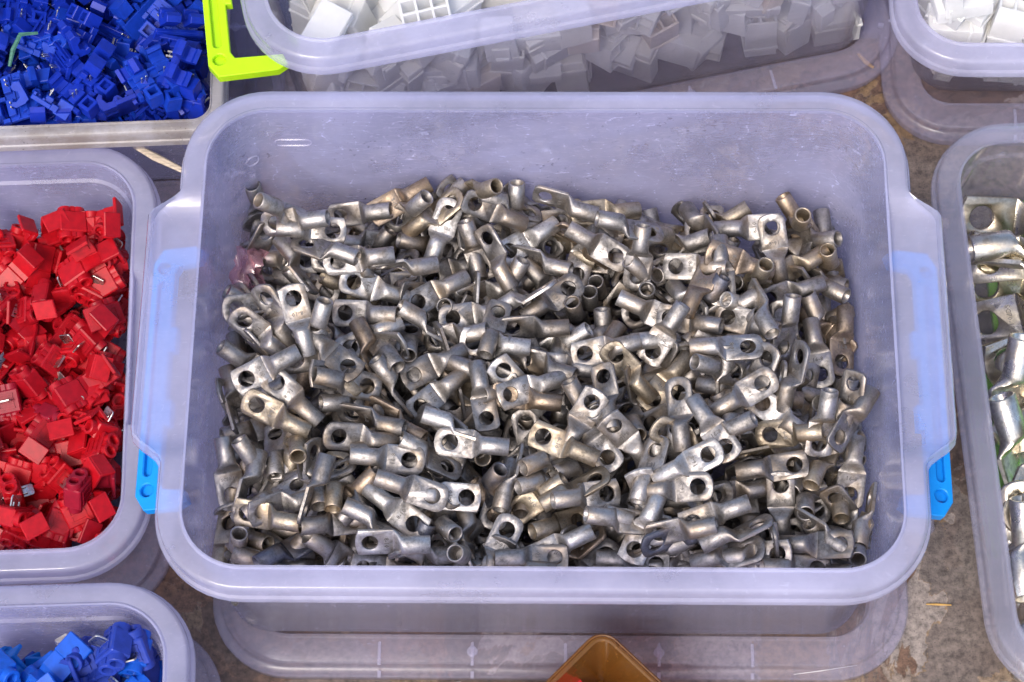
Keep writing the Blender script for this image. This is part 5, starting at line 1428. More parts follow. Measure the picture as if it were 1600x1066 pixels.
  (3,-371,22,256,911,187,344,127,2,''),
  (1,1273,107,213,934,-84,178,-297,0,''),
  (2,-482,-562,179,289,-632,-716,68,4,''),
  (3,752,-250,192,319,498,-605,-534,2,''),
  (3,1244,-218,289,419,880,-83,-210,4,''),
  (5,795,-869,197,155,-304,924,-175,1,''),
  (0,49,-332,220,807,-14,-155,-569,0,''),
  (5,537,12,179,76,14,-93,-993,2,''),
  (2,-734,88,292,610,-599,-314,-413,4,''),
  (4,1194,468,198,318,-200,-315,871,0,''),
  (5,-392,826,236,866,-279,129,394,1,''),
  (1,248,-202,209,368,112,-44,922,1,''),
  (4,1281,546,195,1,18,-275,-961,3,''),
  (4,-602,909,166,20,-54,-998,-10,1,''),
  (1,823,337,219,774,64,157,-610,4,''),
  (0,-519,832,243,390,-129,-638,651,1,''),
  (4,-1046,174,218,166,-133,202,-956,3,''),
  (3,-64,5,193,303,-619,-725,19,2,''),
  (5,-595,463,172,332,809,-480,-72,0,''),
  (4,1081,-404,248,723,-53,-165,-668,0,''),
  (4,-613,573,160,23,795,596,114,1,''),
  (4,436,-694,186,204,-609,-753,-142,2,''),
  (5,244,399,198,616,-284,366,-637,3,''),
  (1,223,-282,262,653,-429,-586,215,0,''),
  (3,656,441,218,751,-242,65,-611,0,''),
  (5,-368,-642,268,54,-893,277,351,1,''),
  (4,400,352,232,242,136,362,-890,3,''),
  (5,1311,784,271,255,-802,65,-537,0,''),
  (2,1285,-791,178,69,667,-715,198,0,''),
  (2,-237,-80,229,13,217,-317,-923,1,''),
  (5,773,634,202,767,-99,215,-597,0,''),
  (4,601,-352,213,277,-413,-524,692,2,''),
  (1,270,-533,271,770,-131,-448,435,2,''),
  (3,-45,-444,241,309,215,-80,923,0,''),
  (3,-201,639,277,786,-70,437,432,0,''),
  (0,-783,182,195,19,347,-891,-292,2,''),
  (4,-211,81,231,923,-214,107,302,1,''),
  (0,-716,530,232,525,-374,-140,752,4,''),
  (2,-1180,966,281,283,-329,641,633,2,''),
  (4,60,-878,198,179,-983,-47,-18,0,''),
  (1,1265,-839,262,827,-270,107,481,1,''),
  (1,921,-676,191,799,-124,53,-586,5,''),
  (1,-872,613,206,931,-84,-125,333,1,''),
  (5,-872,-752,177,263,-710,623,-194,2,''),
  (3,-606,122,253,437,769,-137,-446,6,''),
  (4,-530,-713,277,746,-141,405,510,2,''),
  (3,119,594,237,154,209,152,-954,2,''),
  (3,743,-913,290,469,-156,721,486,0,''),
  (5,492,594,280,680,332,279,-592,2,''),
  (2,914,247,220,204,-697,-678,-111,1,''),
  (1,-430,631,190,238,-494,-756,356,3,''),
  (5,1115,3,209,337,50,-156,927,3,''),
  (3,155,856,255,380,24,-701,-603,5,''),
  (3,727,-537,281,227,-98,-717,652,1,''),
  (5,-532,-88,237,203,-276,939,20,1,''),
  (1,-1268,-315,232,41,155,322,933,4,''),
  (2,-956,216,220,334,-292,-247,861,5,''),
  (0,568,-190,279,112,794,92,590,4,''),
  (3,505,-90,185,593,114,-99,-791,0,''),
  (3,806,646,183,33,-899,418,-128,3,''),
  (3,-1232,-115,247,962,24,271,-27,4,''),
  (3,-1228,576,230,9,262,618,-741,3,''),
  (1,-1228,645,234,28,942,231,241,2,''),
  (5,-863,-361,215,987,-97,-128,-14,1,''),
  (4,-1267,-286,328,430,-547,-309,-648,2,''),
  (5,-1178,880,252,765,531,-356,-75,1,''),
  (5,-400,-779,264,931,-169,307,99,5,''),
  (5,-53,-680,266,832,85,35,-546,2,''),
  (2,-597,312,289,143,575,-173,-786,0,''),
  (1,-152,-474,317,808,-206,62,548,2,''),
  (2,575,-831,195,209,494,-697,-476,0,''),
  (1,774,-611,217,903,108,-104,403,0,''),
  (4,-762,-92,199,291,-230,-929,-1,0,''),
  (0,-986,821,218,632,111,121,-757,5,''),
  (5,345,-269,234,117,-204,196,-952,1,''),
  (4,1122,121,249,910,-241,-266,207,0,''),
  (2,-394,-153,243,295,-559,-697,-337,0,''),
  (1,-450,200,297,650,475,426,-414,0,''),
  (1,558,-822,286,822,-96,-29,560,2,''),
  (2,-122,807,288,476,-683,-104,544,3,''),
  (0,927,7,265,278,-65,60,957,0,''),
  (1,1115,393,274,289,-381,14,-878,2,''),
  (1,124,143,366,874,-292,159,-354,2,''),
  (0,-273,-465,234,115,903,-309,-275,1,''),
  (3,-1325,-685,223,716,110,145,-674,0,''),
  (0,12,809,339,876,-251,62,-408,0,''),
  (1,-1040,-86,289,304,-113,-318,-891,0,''),
  (3,-669,-679,248,113,-116,77,984,1,''),
  (3,250,-712,241,96,110,-885,442,2,''),
  (4,-1315,-650,239,911,33,-126,-391,0,''),
  (1,-148,-792,251,45,-879,-470,-65,2,''),
  (2,734,28,253,980,-52,-95,-166,3,''),
  (5,1298,453,212,587,-600,-453,300,0,''),
  (4,1342,35,271,152,439,417,781,4,''),
  (0,780,838,200,107,11,-845,523,1,''),
  (2,1277,-123,325,921,-7,-41,387,5,''),
  (4,333,768,256,748,149,478,436,4,''),
  (0,-104,290,244,508,803,218,224,2,''),
  (0,-954,302,266,634,-429,34,-643,5,''),
  (0,-1221,287,184,667,59,3,-742,3,''),
  (2,1333,320,288,544,-121,541,-630,1,''),
  (2,-531,-346,217,427,-183,115,-878,5,''),
  (3,590,741,214,744,-148,-224,612,0,''),
  (4,970,-665,298,773,-65,629,61,1,''),
  (5,-616,-352,285,491,37,803,-336,0,''),
  (1,-987,91,282,716,293,13,634,0,''),
  (0,558,238,265,825,-133,77,-544,0,''),
  (5,-609,-16,277,101,922,203,-315,1,''),
  (0,-893,338,267,2,931,36,-362,1,''),
  (4,73,-281,194,108,-108,-897,415,2,''),
  (5,-763,52,302,652,-206,-150,714,0,''),
  (1,-475,-861,304,958,141,171,-182,4,''),
  (5,-1314,-661,280,855,-229,104,-454,0,''),
  (0,336,518,260,687,531,-310,-386,2,''),
  (1,451,776,234,70,279,712,641,0,''),
  (4,-315,-826,220,985,-45,167,7,2,''),
  (5,1236,-913,188,901,-199,-46,382,2,''),
  (5,1003,-848,218,670,-247,90,-695,0,''),
  (2,867,-928,251,72,-269,179,-944,0,''),
  (4,-1329,-734,181,865,65,80,490,5,''),
  (1,-1282,-698,223,977,-103,184,-22,0,''),
  (4,542,-877,224,286,160,-79,941,1,''),
  (4,156,-877,255,107,-283,103,-948,0,''),
  (1,-667,-868,245,965,28,-244,-86,3,''),
  (2,755,-903,231,303,-377,467,-740,0,''),
  (0,1137,-904,221,293,153,94,-939,2,''),
  (1,-1095,-743,228,779,4,-207,-592,5,''),
  (5,681,-893,190,393,-87,210,-891,4,''),
  (4,-72,-852,183,65,-41,59,995,2,''),
  (0,306,-840,209,248,-93,-89,-960,5,''),
  (5,570,-889,208,883,23,130,450,3,''),
  (1,-466,-811,215,948,104,-1,300,0,''),
  (0,-146,-869,226,972,-110,136,-155,1,''),
  (4,93,-842,262,915,-74,-231,321,4,''),
  (1,305,-864,226,935,184,31,-303,0,''),
  (3,-803,-822,213,55,846,512,-137,0,''),
  (1,1209,-829,240,988,-66,135,-36,2,''),
  (5,1213,-905,230,119,-966,-202,113,1,''),
  (5,-122,-825,233,379,69,-241,891,1,''),
  (0,-1204,-742,194,836,137,128,516,1,''),
  (1,210,-902,247,179,-954,28,-240,3,''),
  (2,937,-879,226,568,-17,43,822,1,''),
  (0,-401,-830,250,941,-27,-179,-286,1,''),
  (0,-662,-791,215,239,85,-176,-951,3,''),
  (1,-432,-839,276,971,-20,-188,144,3,''),
  (5,1226,-887,261,20,364,-874,-320,1,''),
  (1,-1064,-807,211,416,57,167,-892,2,''),
  (2,-540,-839,287,990,-31,-61,123,1,''),
  (4,-17,-842,262,851,296,169,-400,0,''),
  (5,741,-819,241,143,-64,-281,947,0,''),
  (1,-543,-834,279,865,258,-107,-416,2,''),
  (0,-892,-784,227,391,43,-127,911,1,''),
  (0,-1163,-774,251,337,-123,-126,-925,0,''),
  (0,-1262,-718,257,65,136,-223,-963,3,''),
  (1,-455,-734,293,749,-631,134,149,1,''),
  (5,1066,-900,278,931,178,-23,317,1,''),
  (0,214,-815,304,834,85,-192,-510,0,''),
  (0,948,-864,294,351,235,737,527,0,''),
  (5,-1370,-762,278,561,18,-338,-756,1,''),
  (2,635,-857,269,755,107,-168,625,4,''),
  (4,-832,-771,273,220,-81,-45,971,4,''),
  (3,1041,-860,324,952,238,31,191,3,''),
  (0,-1314,-750,319,265,-232,-99,-931,5,''),
  (5,-248,-835,286,932,99,156,-313,3,''),
  (5,-261,-888,331,59,-220,-19,-974,1,''),
  (1,-1260,-806,312,812,195,41,-548,2,''),
  (1,-701,-838,273,581,-62,81,-807,1,''),
  (1,-976,-774,298,946,-8,-30,322,3,''),
  (1,498,-875,279,258,113,-35,959,4,''),
  (3,-806,-794,315,948,16,-21,-316,3,''),
  (3,450,-863,328,268,-266,128,-917,0,''),
  (3,109,-781,318,99,0,-246,-964,0,''),
  (5,-188,-747,332,55,-145,49,987,0,''),
  (1,614,-852,306,956,64,-157,239,4,''),
  (5,630,-869,305,253,135,245,926,3,''),
  (1,1205,-868,348,89,1,-22,996,0,''),
  (1,-682,-738,306,973,-180,-76,-126,0,''),
  (3,-1290,-715,328,129,-141,-165,967,1,''),
  (2,125,-907,350,986,-43,-158,-18,0,''),
  (1,-1295,-823,369,148,98,-170,969,1,''),
  (1,804,-861,335,957,-96,38,-270,4,''),
  (0,-482,-801,363,960,95,12,263,4,''),
  (0,-978,-785,323,456,-5,3,-890,4,''),
  (5,-756,-767,347,234,103,80,963,0,''),
  (3,1201,-904,354,265,3,-49,-963,1,''),
  (3,87,-751,337,668,-681,29,-298,3,''),
  (2,1046,-924,345,633,96,-41,767,3,''),
  (4,1224,-940,378,126,-145,78,-978,3,''),
  (0,-1051,-704,334,987,-106,125,-1,2,''),
  (1,835,-901,366,866,51,-165,469,2,''),
  (2,1203,-982,400,974,221,-38,-35,1,''),
  (3,-1306,-831,414,984,48,-136,-106,0,''),
  (4,315,-775,343,988,-130,-82,22,0,''),
  (4,-45,-847,348,956,61,21,-285,0,''),
  (4,-979,-741,378,221,-135,-245,-934,4,''),
  (3,-441,-751,390,125,29,39,991,1,''),
  (2,826,-850,398,158,103,212,959,0,''),
  (1,88,-922,395,8,-34,-202,979,1,''),
  (5,-806,-791,341,921,-295,-24,253,1,''),
  (4,-1382,-727,412,709,122,130,-683,0,''),
  (5,1279,-930,373,815,193,-67,543,2,''),
  (5,56,-844,404,930,64,14,-362,2,''),
  (1,-805,-777,393,131,-110,276,-946,1,''),
  (2,1223,-911,427,296,91,-53,949,3,''),
  (2,-20,-867,407,494,-64,215,-840,0,''),
  (1,-297,-911,438,700,396,519,-289,3,''),
  (3,-600,-824,394,323,224,-126,911,0,''),
  (2,426,-861,382,288,-103,84,949,5,''),
  (0,-100,-822,374,858,230,-19,459,2,''),
  (5,514,-910,404,109,29,-134,-985,0,''),
  (0,-176,-841,384,952,122,-18,-282,1,''),
  (0,-509,-803,419,335,77,-33,938,1,''),
  (5,1046,-955,430,31,-44,-91,-994,0,''),
  (1,-1350,-759,460,830,155,-159,511,1,''),
  (2,932,-948,456,993,0,-121,2,1,''),
  (5,-673,-805,431,386,6,-153,910,3,''),
  (4,-1125,-856,424,966,220,-133,37,2,''),
  (4,240,-907,448,57,10,-212,-976,1,''),
  (3,-755,-798,441,636,327,-97,692,5,''),
  (4,-195,-908,441,2,-5,-203,979,6,''),
  (2,730,-878,405,279,439,-73,-851,2,''),
  (0,-1085,-841,494,23,-48,102,993,2,''),
  (0,-50,-780,429,157,4,116,981,1,''),
  (2,1235,-911,473,906,-15,88,-415,3,''),
  (3,85,-802,429,521,-214,223,-796,2,''),
  (2,-7,-843,484,318,33,-58,946,0,''),
  (2,-1165,-745,459,974,78,-124,-173,0,''),
  (0,397,-852,427,363,-17,227,903,1,''),
  (1,1173,-849,477,715,-45,116,688,4,''),
  (3,1217,-804,443,612,-746,41,-258,1,''),
  (2,-836,-754,437,611,-78,76,784,2,''),
  (1,992,-839,454,185,20,-165,969,2,''),
  (0,461,-907,455,974,-159,-1,-162,1,''),
  (3,710,-843,429,831,56,-226,-505,5,''),
  (2,-476,-826,444,878,-108,75,-461,3,''),
  (0,-844,-828,494,109,-131,405,-898,2,''),
  (4,222,-861,473,877,159,279,-356,4,''),
  (4,-148,-806,493,932,-50,-68,352,0,''),
  (0,-577,-815,483,272,-2,-92,958,4,''),
  (4,207,-842,495,142,-263,683,-666,3,''),
  (1,-204,-765,501,18,5,-126,992,1,''),
  (0,459,-899,469,112,170,24,979,2,''),
  (1,-770,-869,461,978,145,116,-95,0,''),
  (5,414,-834,464,964,-37,137,223,0,''),
  (0,1214,-914,502,174,23,309,935,1,''),
  (3,798,-845,478,968,96,153,-172,0,''),
  (0,-717,-738,545,131,106,1,986,2,''),
  (3,-38,-819,491,947,-83,3,309,0,''),
  (1,1220,-928,537,209,144,-76,964,1,''),
  (1,595,-867,487,36,-150,-138,978,1,''),
  (3,1212,-937,547,165,-104,-192,-962,0,''),
  (3,1227,-887,584,942,-17,199,272,2,''),
  (4,324,-860,534,224,-16,223,949,2,''),
  (4,-900,-756,551,135,75,-108,-982,2,''),
  (2,775,-929,506,121,-50,-113,985,1,''),
  (1,-764,-834,522,96,113,134,980,1,''),
  (4,82,-847,535,413,-31,-306,857,0,''),
  (5,-302,-796,535,949,213,139,187,4,''),
  (4,276,-788,577,10,306,36,-951,3,''),
  (5,-1174,-761,533,960,144,-18,-238,1,''),
  (5,-229,-785,483,617,483,-437,-442,1,''),
  (3,956,-817,537,968,-5,-249,-30,0,''),
  (3,-275,-834,567,943,-42,270,192,3,''),
  (0,-1304,-748,480,921,90,77,370,1,''),
  (2,65,-811,597,279,-197,117,933,0,''),
  (5,-674,-764,533,747,100,240,612,1,''),
  (1,1212,-829,605,106,-80,-270,-954,0,''),
  (5,-508,-793,502,917,-144,-311,205,5,''),
  (5,-494,-779,482,791,224,252,510,0,''),
  (5,624,-885,533,465,-85,-34,-880,0,''),
  (4,-415,-808,612,915,-74,297,-261,2,''),
  (4,-1182,-745,553,484,-53,11,874,0,''),
  (4,757,-872,540,305,20,-171,-936,1,''),
  (3,-685,-809,564,949,1,241,205,1,''),
  (1,394,-821,618,970,182,-117,-109,1,''),
  (1,-1391,-732,451,138,650,-313,679,5,''),
  (5,-379,-820,624,931,135,2,-340,4,''),
  (5,-1318,-770,562,308,-200,-37,-929,2,''),
  (1,135,-917,552,25,103,126,-986,3,''),
  (5,-1116,-841,576,984,172,14,55,2,''),
  (3,1245,-920,608,901,-78,-61,423,3,''),
  (2,-262,-792,617,386,-65,-349,-852,4,''),
  (0,938,-948,550,939,297,-163,-58,1,''),
  (0,1226,-877,653,918,-231,-156,280,0,''),
  (0,-193,-879,590,974,-104,201,20,2,''),
  (3,119,-797,612,966,215,95,-108,0,''),
  (5,-929,-823,605,270,-93,-315,905,3,''),
  (2,-944,-743,592,252,-165,265,916,0,''),
  (2,564,-797,533,126,-62,983,116,0,''),
  (4,426,-910,577,188,-776,-156,-582,1,''),
  (0,38,-892,616,88,-147,-8,-985,2,''),
  (0,-1101,-767,608,930,-256,-139,222,0,''),
  (5,-558,-773,587,818,79,-196,-535,3,''),
  (5,-290,-808,653,176,-110,193,-959,0,''),
  (3,722,-886,593,936,144,-180,-267,3,''),
  (4,94,-885,632,983,25,-58,-172,4,''),
  (0,851,-875,578,680,-376,23,-629,0,''),
  (0,-1299,-783,612,237,11,9,-971,3,''),
  (2,-527,-880,664,33,-13,153,-988,0,''),
  (3,255,-908,642,109,237,-104,960,0,''),
  (5,289,-862,642,151,913,350,-143,1,''),
  (0,-1093,-792,177,213,-16,-68,975,1,''),
  (3,-1268,-817,198,969,-167,120,-140,2,''),
  (5,860,-925,185,967,176,17,-181,2,''),
  (1,130,-889,205,994,-32,-105,7,0,''),
  (5,-185,-899,239,59,231,230,-944,2,''),
  (1,-787,-860,183,21,41,89,-995,5,''),
  (4,468,-889,201,975,-196,-58,88,0,''),
  (5,727,-956,224,961,-34,-180,-207,2,''),
  (3,1182,-959,209,991,39,-120,-52,1,''),
  (3,-25,-899,210,970,15,111,215,2,''),
  (1,-1278,-838,231,42,206,67,-975,0,''),
  (2,-464,-850,230,217,138,-187,948,1,''),
  (3,1095,-969,239,15,-207,134,-969,1,''),
  (2,-454,-908,203,986,106,117,44,1,''),
  (4,-924,-855,212,69,145,-55,-985,1,''),
  (3,-900,-883,202,983,161,65,-59,0,''),
  (5,-406,-878,205,67,109,-33,991,0,''),
  (0,-496,-897,267,155,-9,178,972,5,''),
  (0,1161,-1002,272,44,38,22,998,0,''),
  (3,903,-1003,306,984,97,47,-139,0,''),
  (2,-1281,-895,230,996,-37,74,-19,2,''),
  (5,-1145,-859,272,100,287,9,953,1,''),
  (5,296,-906,190,82,61,39,994,1,''),
  (0,601,-931,203,23,97,-53,994,2,''),
  (3,-619,-905,292,151,54,25,-987,0,''),
  (0,3,-930,244,183,-68,-120,-973,0,''),
  (5,377,-969,219,972,-234,-32,-3,1,''),
  (0,97,-915,253,217,-33,93,971,0,''),
  (4,-936,-908,236,995,93,-2,-18,1,''),
  (3,471,-976,270,995,-19,-96,20,0,''),
  (1,1190,-980,303,10,-108,46,-993,0,''),
  (0,1180,-1010,323,116,107,50,-986,3,''),
  (1,-965,-867,260,232,41,-42,971,2,''),
  (4,-1266,-867,313,987,34,110,-113,0,''),
  (2,-1291,-913,327,992,96,-72,-31,2,''),
  (1,-1062,-854,305,925,175,71,-330,4,''),
  (0,646,-951,311,249,72,128,-957,6,''),
  (5,-671,-861,328,48,85,66,993,0,''),
  (5,-244,-916,270,2,-55,121,-991,1,''),
  (2,-212,-953,290,977,-112,-174,-43,2,''),
  (2,274,-926,267,271,90,-238,928,2,''),
  (1,667,-989,338,991,-102,-90,-15,0,''),
  (2,-1276,-871,373,987,4,116,107,0,''),
  (0,586,-956,347,989,34,-46,134,5,''),
  (5,-920,-855,304,303,59,-15,-951,1,''),
  (0,-1098,-888,398,120,-127,-121,977,2,''),
  (2,-850,-923,362,80,-3,-106,991,2,''),
  (0,307,-908,287,369,43,-89,924,0,''),
  (1,473,-974,332,977,42,-145,-150,2,''),
  (0,346,-977,321,986,-11,114,-124,0,''),
  (0,104,-949,301,982,50,-168,72,0,''),
  (2,-275,-920,328,175,8,-1,984,0,''),
  (4,-325,-893,370,107,176,42,978,5,''),
  (1,501,-971,386,155,-42,-58,-985,0,''),
  (2,-20,-876,324,742,-634,206,-78,0,''),
  (1,-205,-912,384,19,116,114,-986,0,''),
  (5,970,-977,358,183,-22,35,-982,3,''),
  (4,-1287,-864,405,207,-224,94,948,1,''),
  (5,184,-977,374,980,-80,-174,-46,0,''),
  (1,-912,-888,405,199,-154,-28,967,0,''),
  (2,996,-982,390,985,14,23,172,0,''),
  (2,1162,-998,376,958,-168,157,-170,4,''),
  (5,1183,-1018,372,104,-975,-26,-196,0,''),
  (3,-408,-937,393,981,122,59,-139,1,''),
  (3,-887,-867,440,988,106,-83,71,4,''),
  (5,959,-1005,415,970,26,194,-144,1,''),
  (5,117,-922,392,146,-56,123,980,2,''),
  (2,-541,-888,389,225,-72,166,957,1,''),
  (1,-411,-906,467,206,214,-27,955,1,''),
  (5,-1133,-862,434,217,-38,69,973,2,''),
  (1,-578,-879,438,947,-88,72,-299,0,''),
  (1,737,-983,423,99,-70,60,991,1,''),
  (2,1201,-968,457,946,-46,-196,254,1,''),
  (2,-271,-940,449,106,-109,-55,987,0,''),
  (1,136,-937,412,975,-135,75,157,2,''),
  (3,1184,-978,470,226,7,-222,-949,3,''),
  (4,751,-976,448,211,-35,-117,-970,0,''),
  (5,-1277,-861,460,179,88,83,976,3,''),
  (4,-565,-900,488,152,-10,62,986,0,''),
  (5,-1126,-909,476,990,59,-83,-99,2,''),
  (0,-377,-902,515,235,263,-42,935,1,''),
  (5,526,-1003,447,46,129,-92,986,2,''),
  (3,-1276,-867,498,124,-31,86,988,0,''),
  (0,-1278,-864,510,176,-13,-45,-983,2,''),
  (2,-137,-939,463,117,121,-27,-985,6,''),
  (0,-1277,-865,532,975,95,48,196,1,''),
  (1,200,-974,456,992,101,-70,23,0,''),
  (5,-558,-905,551,148,-34,184,971,3,''),
  (0,345,-949,512,136,-34,755,-640,1,''),
  (5,762,-989,475,80,6,140,987,0,''),
  (5,-613,-889,588,220,19,43,974,1,''),
  (5,-1190,-901,545,54,-14,47,997,4,''),
  (0,-878,-909,494,58,-69,104,991,0,''),
  (2,1007,-997,488,986,112,27,-120,1,''),
  (1,-1278,-883,599,120,-31,-232,-965,0,''),
  (5,365,-967,547,975,81,-81,-190,5,''),
  (2,1188,-999,471,39,180,981,-67,1,''),
  (0,-955,-905,538,985,6,98,-143,2,''),
  (3,541,-969,560,91,97,98,986,2,''),
  (3,839,-950,486,67,-151,81,983,0,''),
  (2,925,-951,523,13,-32,-1,999,1,''),
  (3,-1286,-876,602,122,-966,203,107,0,''),
  (0,-399,-918,521,751,-644,-137,44,0,''),
  (3,-123,-902,487,993,20,-116,32,0,''),
  (2,434,-928,616,92,107,-95,985,3,''),
  (4,126,-927,490,263,-349,244,866,1,''),
  (5,-753,-929,581,37,-123,60,990,2,''),
  (3,177,-914,530,938,75,-122,-317,1,''),
  (2,974,-1009,544,990,68,-7,-124,3,''),
  (0,-976,-884,562,54,-122,68,-989,1,''),
  (0,-229,-935,525,131,-104,-131,-977,3,''),
  (4,-232,-913,548,965,71,43,-248,0,''),
  (5,-1108,-911,636,971,189,92,-118,1,''),
  (1,-37,-911,565,994,104,21,23,0,''),
  (3,-949,-900,631,209,-52,-14,-976,5,''),
  (2,-230,-936,603,963,76,184,-180,5,''),
  (5,130,-962,590,995,-6,-91,36,0,''),
  (1,352,-981,643,998,-46,1,-35,3,''),
  (5,-270,-931,635,967,177,46,-176,1,''),
  (1,-449,-921,625,973,27,141,-182,1,''),
  (1,857,-952,558,15,-25,16,999,4,''),
  (5,-1278,-863,680,173,111,67,976,2,''),
  (3,128,-940,630,988,-96,77,88,4,''),
  (1,592,-967,599,162,-254,-187,935,5,''),
  (2,66,-948,654,976,157,113,106,0,''),
  (4,-13,-962,679,64,-22,-69,-995,2,''),
  (2,-550,-878,648,969,-23,49,241,2,''),
  (1,248,-928,681,943,-158,126,-266,0,''),
  (5,989,-965,523,44,-993,-83,-68,2,''),
  (2,174,-963,711,978,-89,137,-128,0,''),
  (0,604,-960,645,988,4,-87,127,0,''),
  (2,1193,-971,550,768,-558,112,-294,2,''),
  (4,-1308,-878,720,948,73,-227,212,1,''),
  (1,1117,-995,609,210,-37,59,975,0,''),
  (4,1181,-1012,628,74,-29,21,997,2,''),
  (4,1116,-964,654,5,-17,-90,-996,1,''),
  (4,-598,-906,659,230,-19,56,971,5,''),
  (4,-962,-849,625,40,-152,97,983,5,''),
  (4,443,-972,717,975,-149,-28,-164,0,''),
  (0,-23,-931,719,933,-252,-69,-246,1,''),
  (4,-788,-912,660,955,-278,97,19,1,''),
  (3,-639,-911,687,973,-148,41,-174,0,''),
  (4,-220,-919,694,175,-68,-145,972,0,''),
  (1,-886,-886,675,942,45,13,-333,4,''),
  (5,1187,-1007,668,238,1,-57,970,5,''),
  (1,-120,-955,746,284,189,920,-195,0,''),
  (0,670,-960,720,46,19,-7,-999,0,''),
  (1,900,-994,690,998,17,-12,54,2,''),
  (0,1045,-1026,702,444,892,-64,-52,4,''),
  (1,-961,-855,686,962,75,2,262,5,''),
  (1,657,-945,736,97,-51,-106,988,2,''),
  (0,372,-933,728,978,-175,67,-95,0,''),
  (2,-1281,-889,742,185,-34,28,-982,0,''),
  (1,1132,-1010,759,995,-24,-95,21,0,''),
  (1,1192,-1029,831,950,47,-302,-68,1,''),
  (5,-379,-960,682,994,103,-35,-27,0,''),
  (5,442,-976,752,69,987,-143,9,2,''),
  (3,341,-978,805,46,-5,0,999,3,''),
  (4,-1279,-878,799,967,65,172,175,2,''),
  (2,-1232,-849,822,963,-123,129,202,1,''),
  (5,-108,-967,815,54,-35,-122,990,2,''),
  (3,-1278,-867,839,150,125,42,980,5,''),
  (5,904,-978,748,183,-277,-3,-943,4,''),
  (4,-324,-907,740,980,105,-116,124,2,''),
  (1,-223,-948,847,993,-104,-6,-58,0,''),
  (3,-550,-921,742,945,-55,-210,-245,2,''),
  (0,-1290,-892,885,974,100,-79,-188,0,''),
  (1,868,-1010,798,998,-8,-30,-49,2,''),
  (2,-772,-919,725,55,31,85,994,0,''),
  (1,345,-981,836,52,-30,-50,-997,0,''),
  (1,-1072,-886,803,101,-6,136,986,1,''),
  (1,691,-985,808,997,17,-62,45,0,''),
  (0,-154,-960,896,998,7,58,-31,2,''),
  (2,-91,-908,897,0,6,-78,997,4,''),
  (5,361,-921,828,67,-33,-32,997,1,''),
 ],
 'red': [
  (2,-2270,146,476,127,-465,-865,142,1,'deep red splice, face down, strap bent back, midway, by lug box'),
  (0,-2271,802,461,188,523,829,70,0,'red splice, end on, strap open, toward back, by lug box'),
  (1,-2199,-374,563,666,-61,675,-313,2,'pinkish red splice, end on, strap half closed, at front wall, by lug box'),
  (0,-2203,460,435,768,492,-61,-406,1,'deep red splice, blade up, strap open, midway, by lug box'),
  (2,-2131,765,421,89,-228,959,142,0,'red splice, face down, strap bent back, toward back, by lug box'),
  (2,-2284,1042,528,107,-658,-726,166,0,'red splice, face down, strap bent back, at back wall, by lug box, farther back'),
  (0,-2383,381,371,905,101,342,-230,1,'deep red splice, blade up, strap open, midway, middle'),
  (1,-2116,-141,480,930,-143,-336,-36,0,'red splice, end on, strap half closed, in front, by lug box, nearer front'),
  (1,-2397,-2,381,280,173,-58,942,1,'deep red splice, blade up, strap half closed, in front, middle'),
  (1,-2489,255,401,607,-613,502,64,1,'deep red splice, face down, strap half closed, midway, far end'),
  (1,-2214,-436,467,791,221,244,-516,0,'red splice, blade up, strap half closed, at front wall, by lug box, farther back'),
  (0,-2529,647,369,15,-349,-37,936,1,'deep red splice, end on, strap open, toward back, far end, farther back'),
  (2,-2622,824,359,109,-385,-885,-238,0,'red splice, face down, strap bent back, toward back, far end'),
  (2,-2313,-238,400,297,371,-216,853,0,'red splice, blade up, strap bent back, at front wall, middle'),
  (1,-2297,-480,436,557,-31,258,-788,1,'deep red splice, blade up, strap half closed, at front wall, middle'),
  (0,-2322,749,371,96,-166,312,931,0,'red splice, sideways, strap open, toward back, middle'),
  (1,-2289,-99,349,972,208,27,102,0,'red splice, blade up, strap half closed, in front, middle'),
  (2,-2506,-473,525,797,-547,-42,-251,0,'red splice, end on, strap bent back, at front wall, far end'),
  (0,-2465,942,384,214,-917,48,333,0,'red splice, face down, strap open, at back wall, far end'),
  (0,-2540,-321,413,673,-238,701,-8,0,'red splice, end on, strap open, at front wall, far end'),
  (1,-2114,305,396,673,435,151,578,0,'red splice, blade up, strap half closed, midway, by lug box'),
  (1,-2112,582,422,500,284,100,812,1,'deep red splice, blade up, strap half closed, toward back, by lug box'),
  (0,-2400,1042,348,715,650,228,118,0,'red splice, blade up, strap open, at back wall, middle, farther back'),
  (1,-2660,1003,408,768,-255,-33,-587,0,'red splice, end on, strap half closed, at back wall, far end, nearer front'),
  (2,-2121,-22,480,847,-334,383,160,0,'red splice, sideways, strap bent back, in front, by lug box'),
  (2,-2224,1040,478,54,-713,-670,-201,0,'red splice, face down, strap bent back, at back wall, by lug box, nearer front'),
  (0,-2525,-203,364,210,-544,777,237,0,'red splice, face down, strap open, in front, far end'),
  (2,-2593,167,383,630,125,-124,756,2,'pinkish red splice, blade up, strap bent back, midway, far end'),
  (1,-2193,177,432,133,339,930,-51,0,'red splice, end on, strap half closed, midway, by lug box, nearer front'),
  (0,-2496,-452,400,299,23,-393,-869,0,'red splice, sideways, strap open, at front wall, far end'),
  (0,-2428,706,383,364,-631,-498,470,1,'deep red splice, face down, strap open, toward back, middle'),
  (2,-2191,742,400,540,-233,22,-809,0,'red splice, end on, strap bent back, toward back, by lug box, nearer front'),
  (0,-2276,428,379,769,-332,-32,545,0,'red splice, sideways, strap open, midway, middle'),
  (2,-2648,679,404,452,-65,-164,-874,1,'deep red splice, blade up, strap bent back, toward back, far end'),
  (1,-2093,184,276,804,246,-508,-185,0,'red splice, end on, strap half closed, midway, by lug box, farther back'),
  (1,-2083,-446,263,115,-793,-111,588,0,'red splice, end on, strap half closed, at front wall, by lug box'),
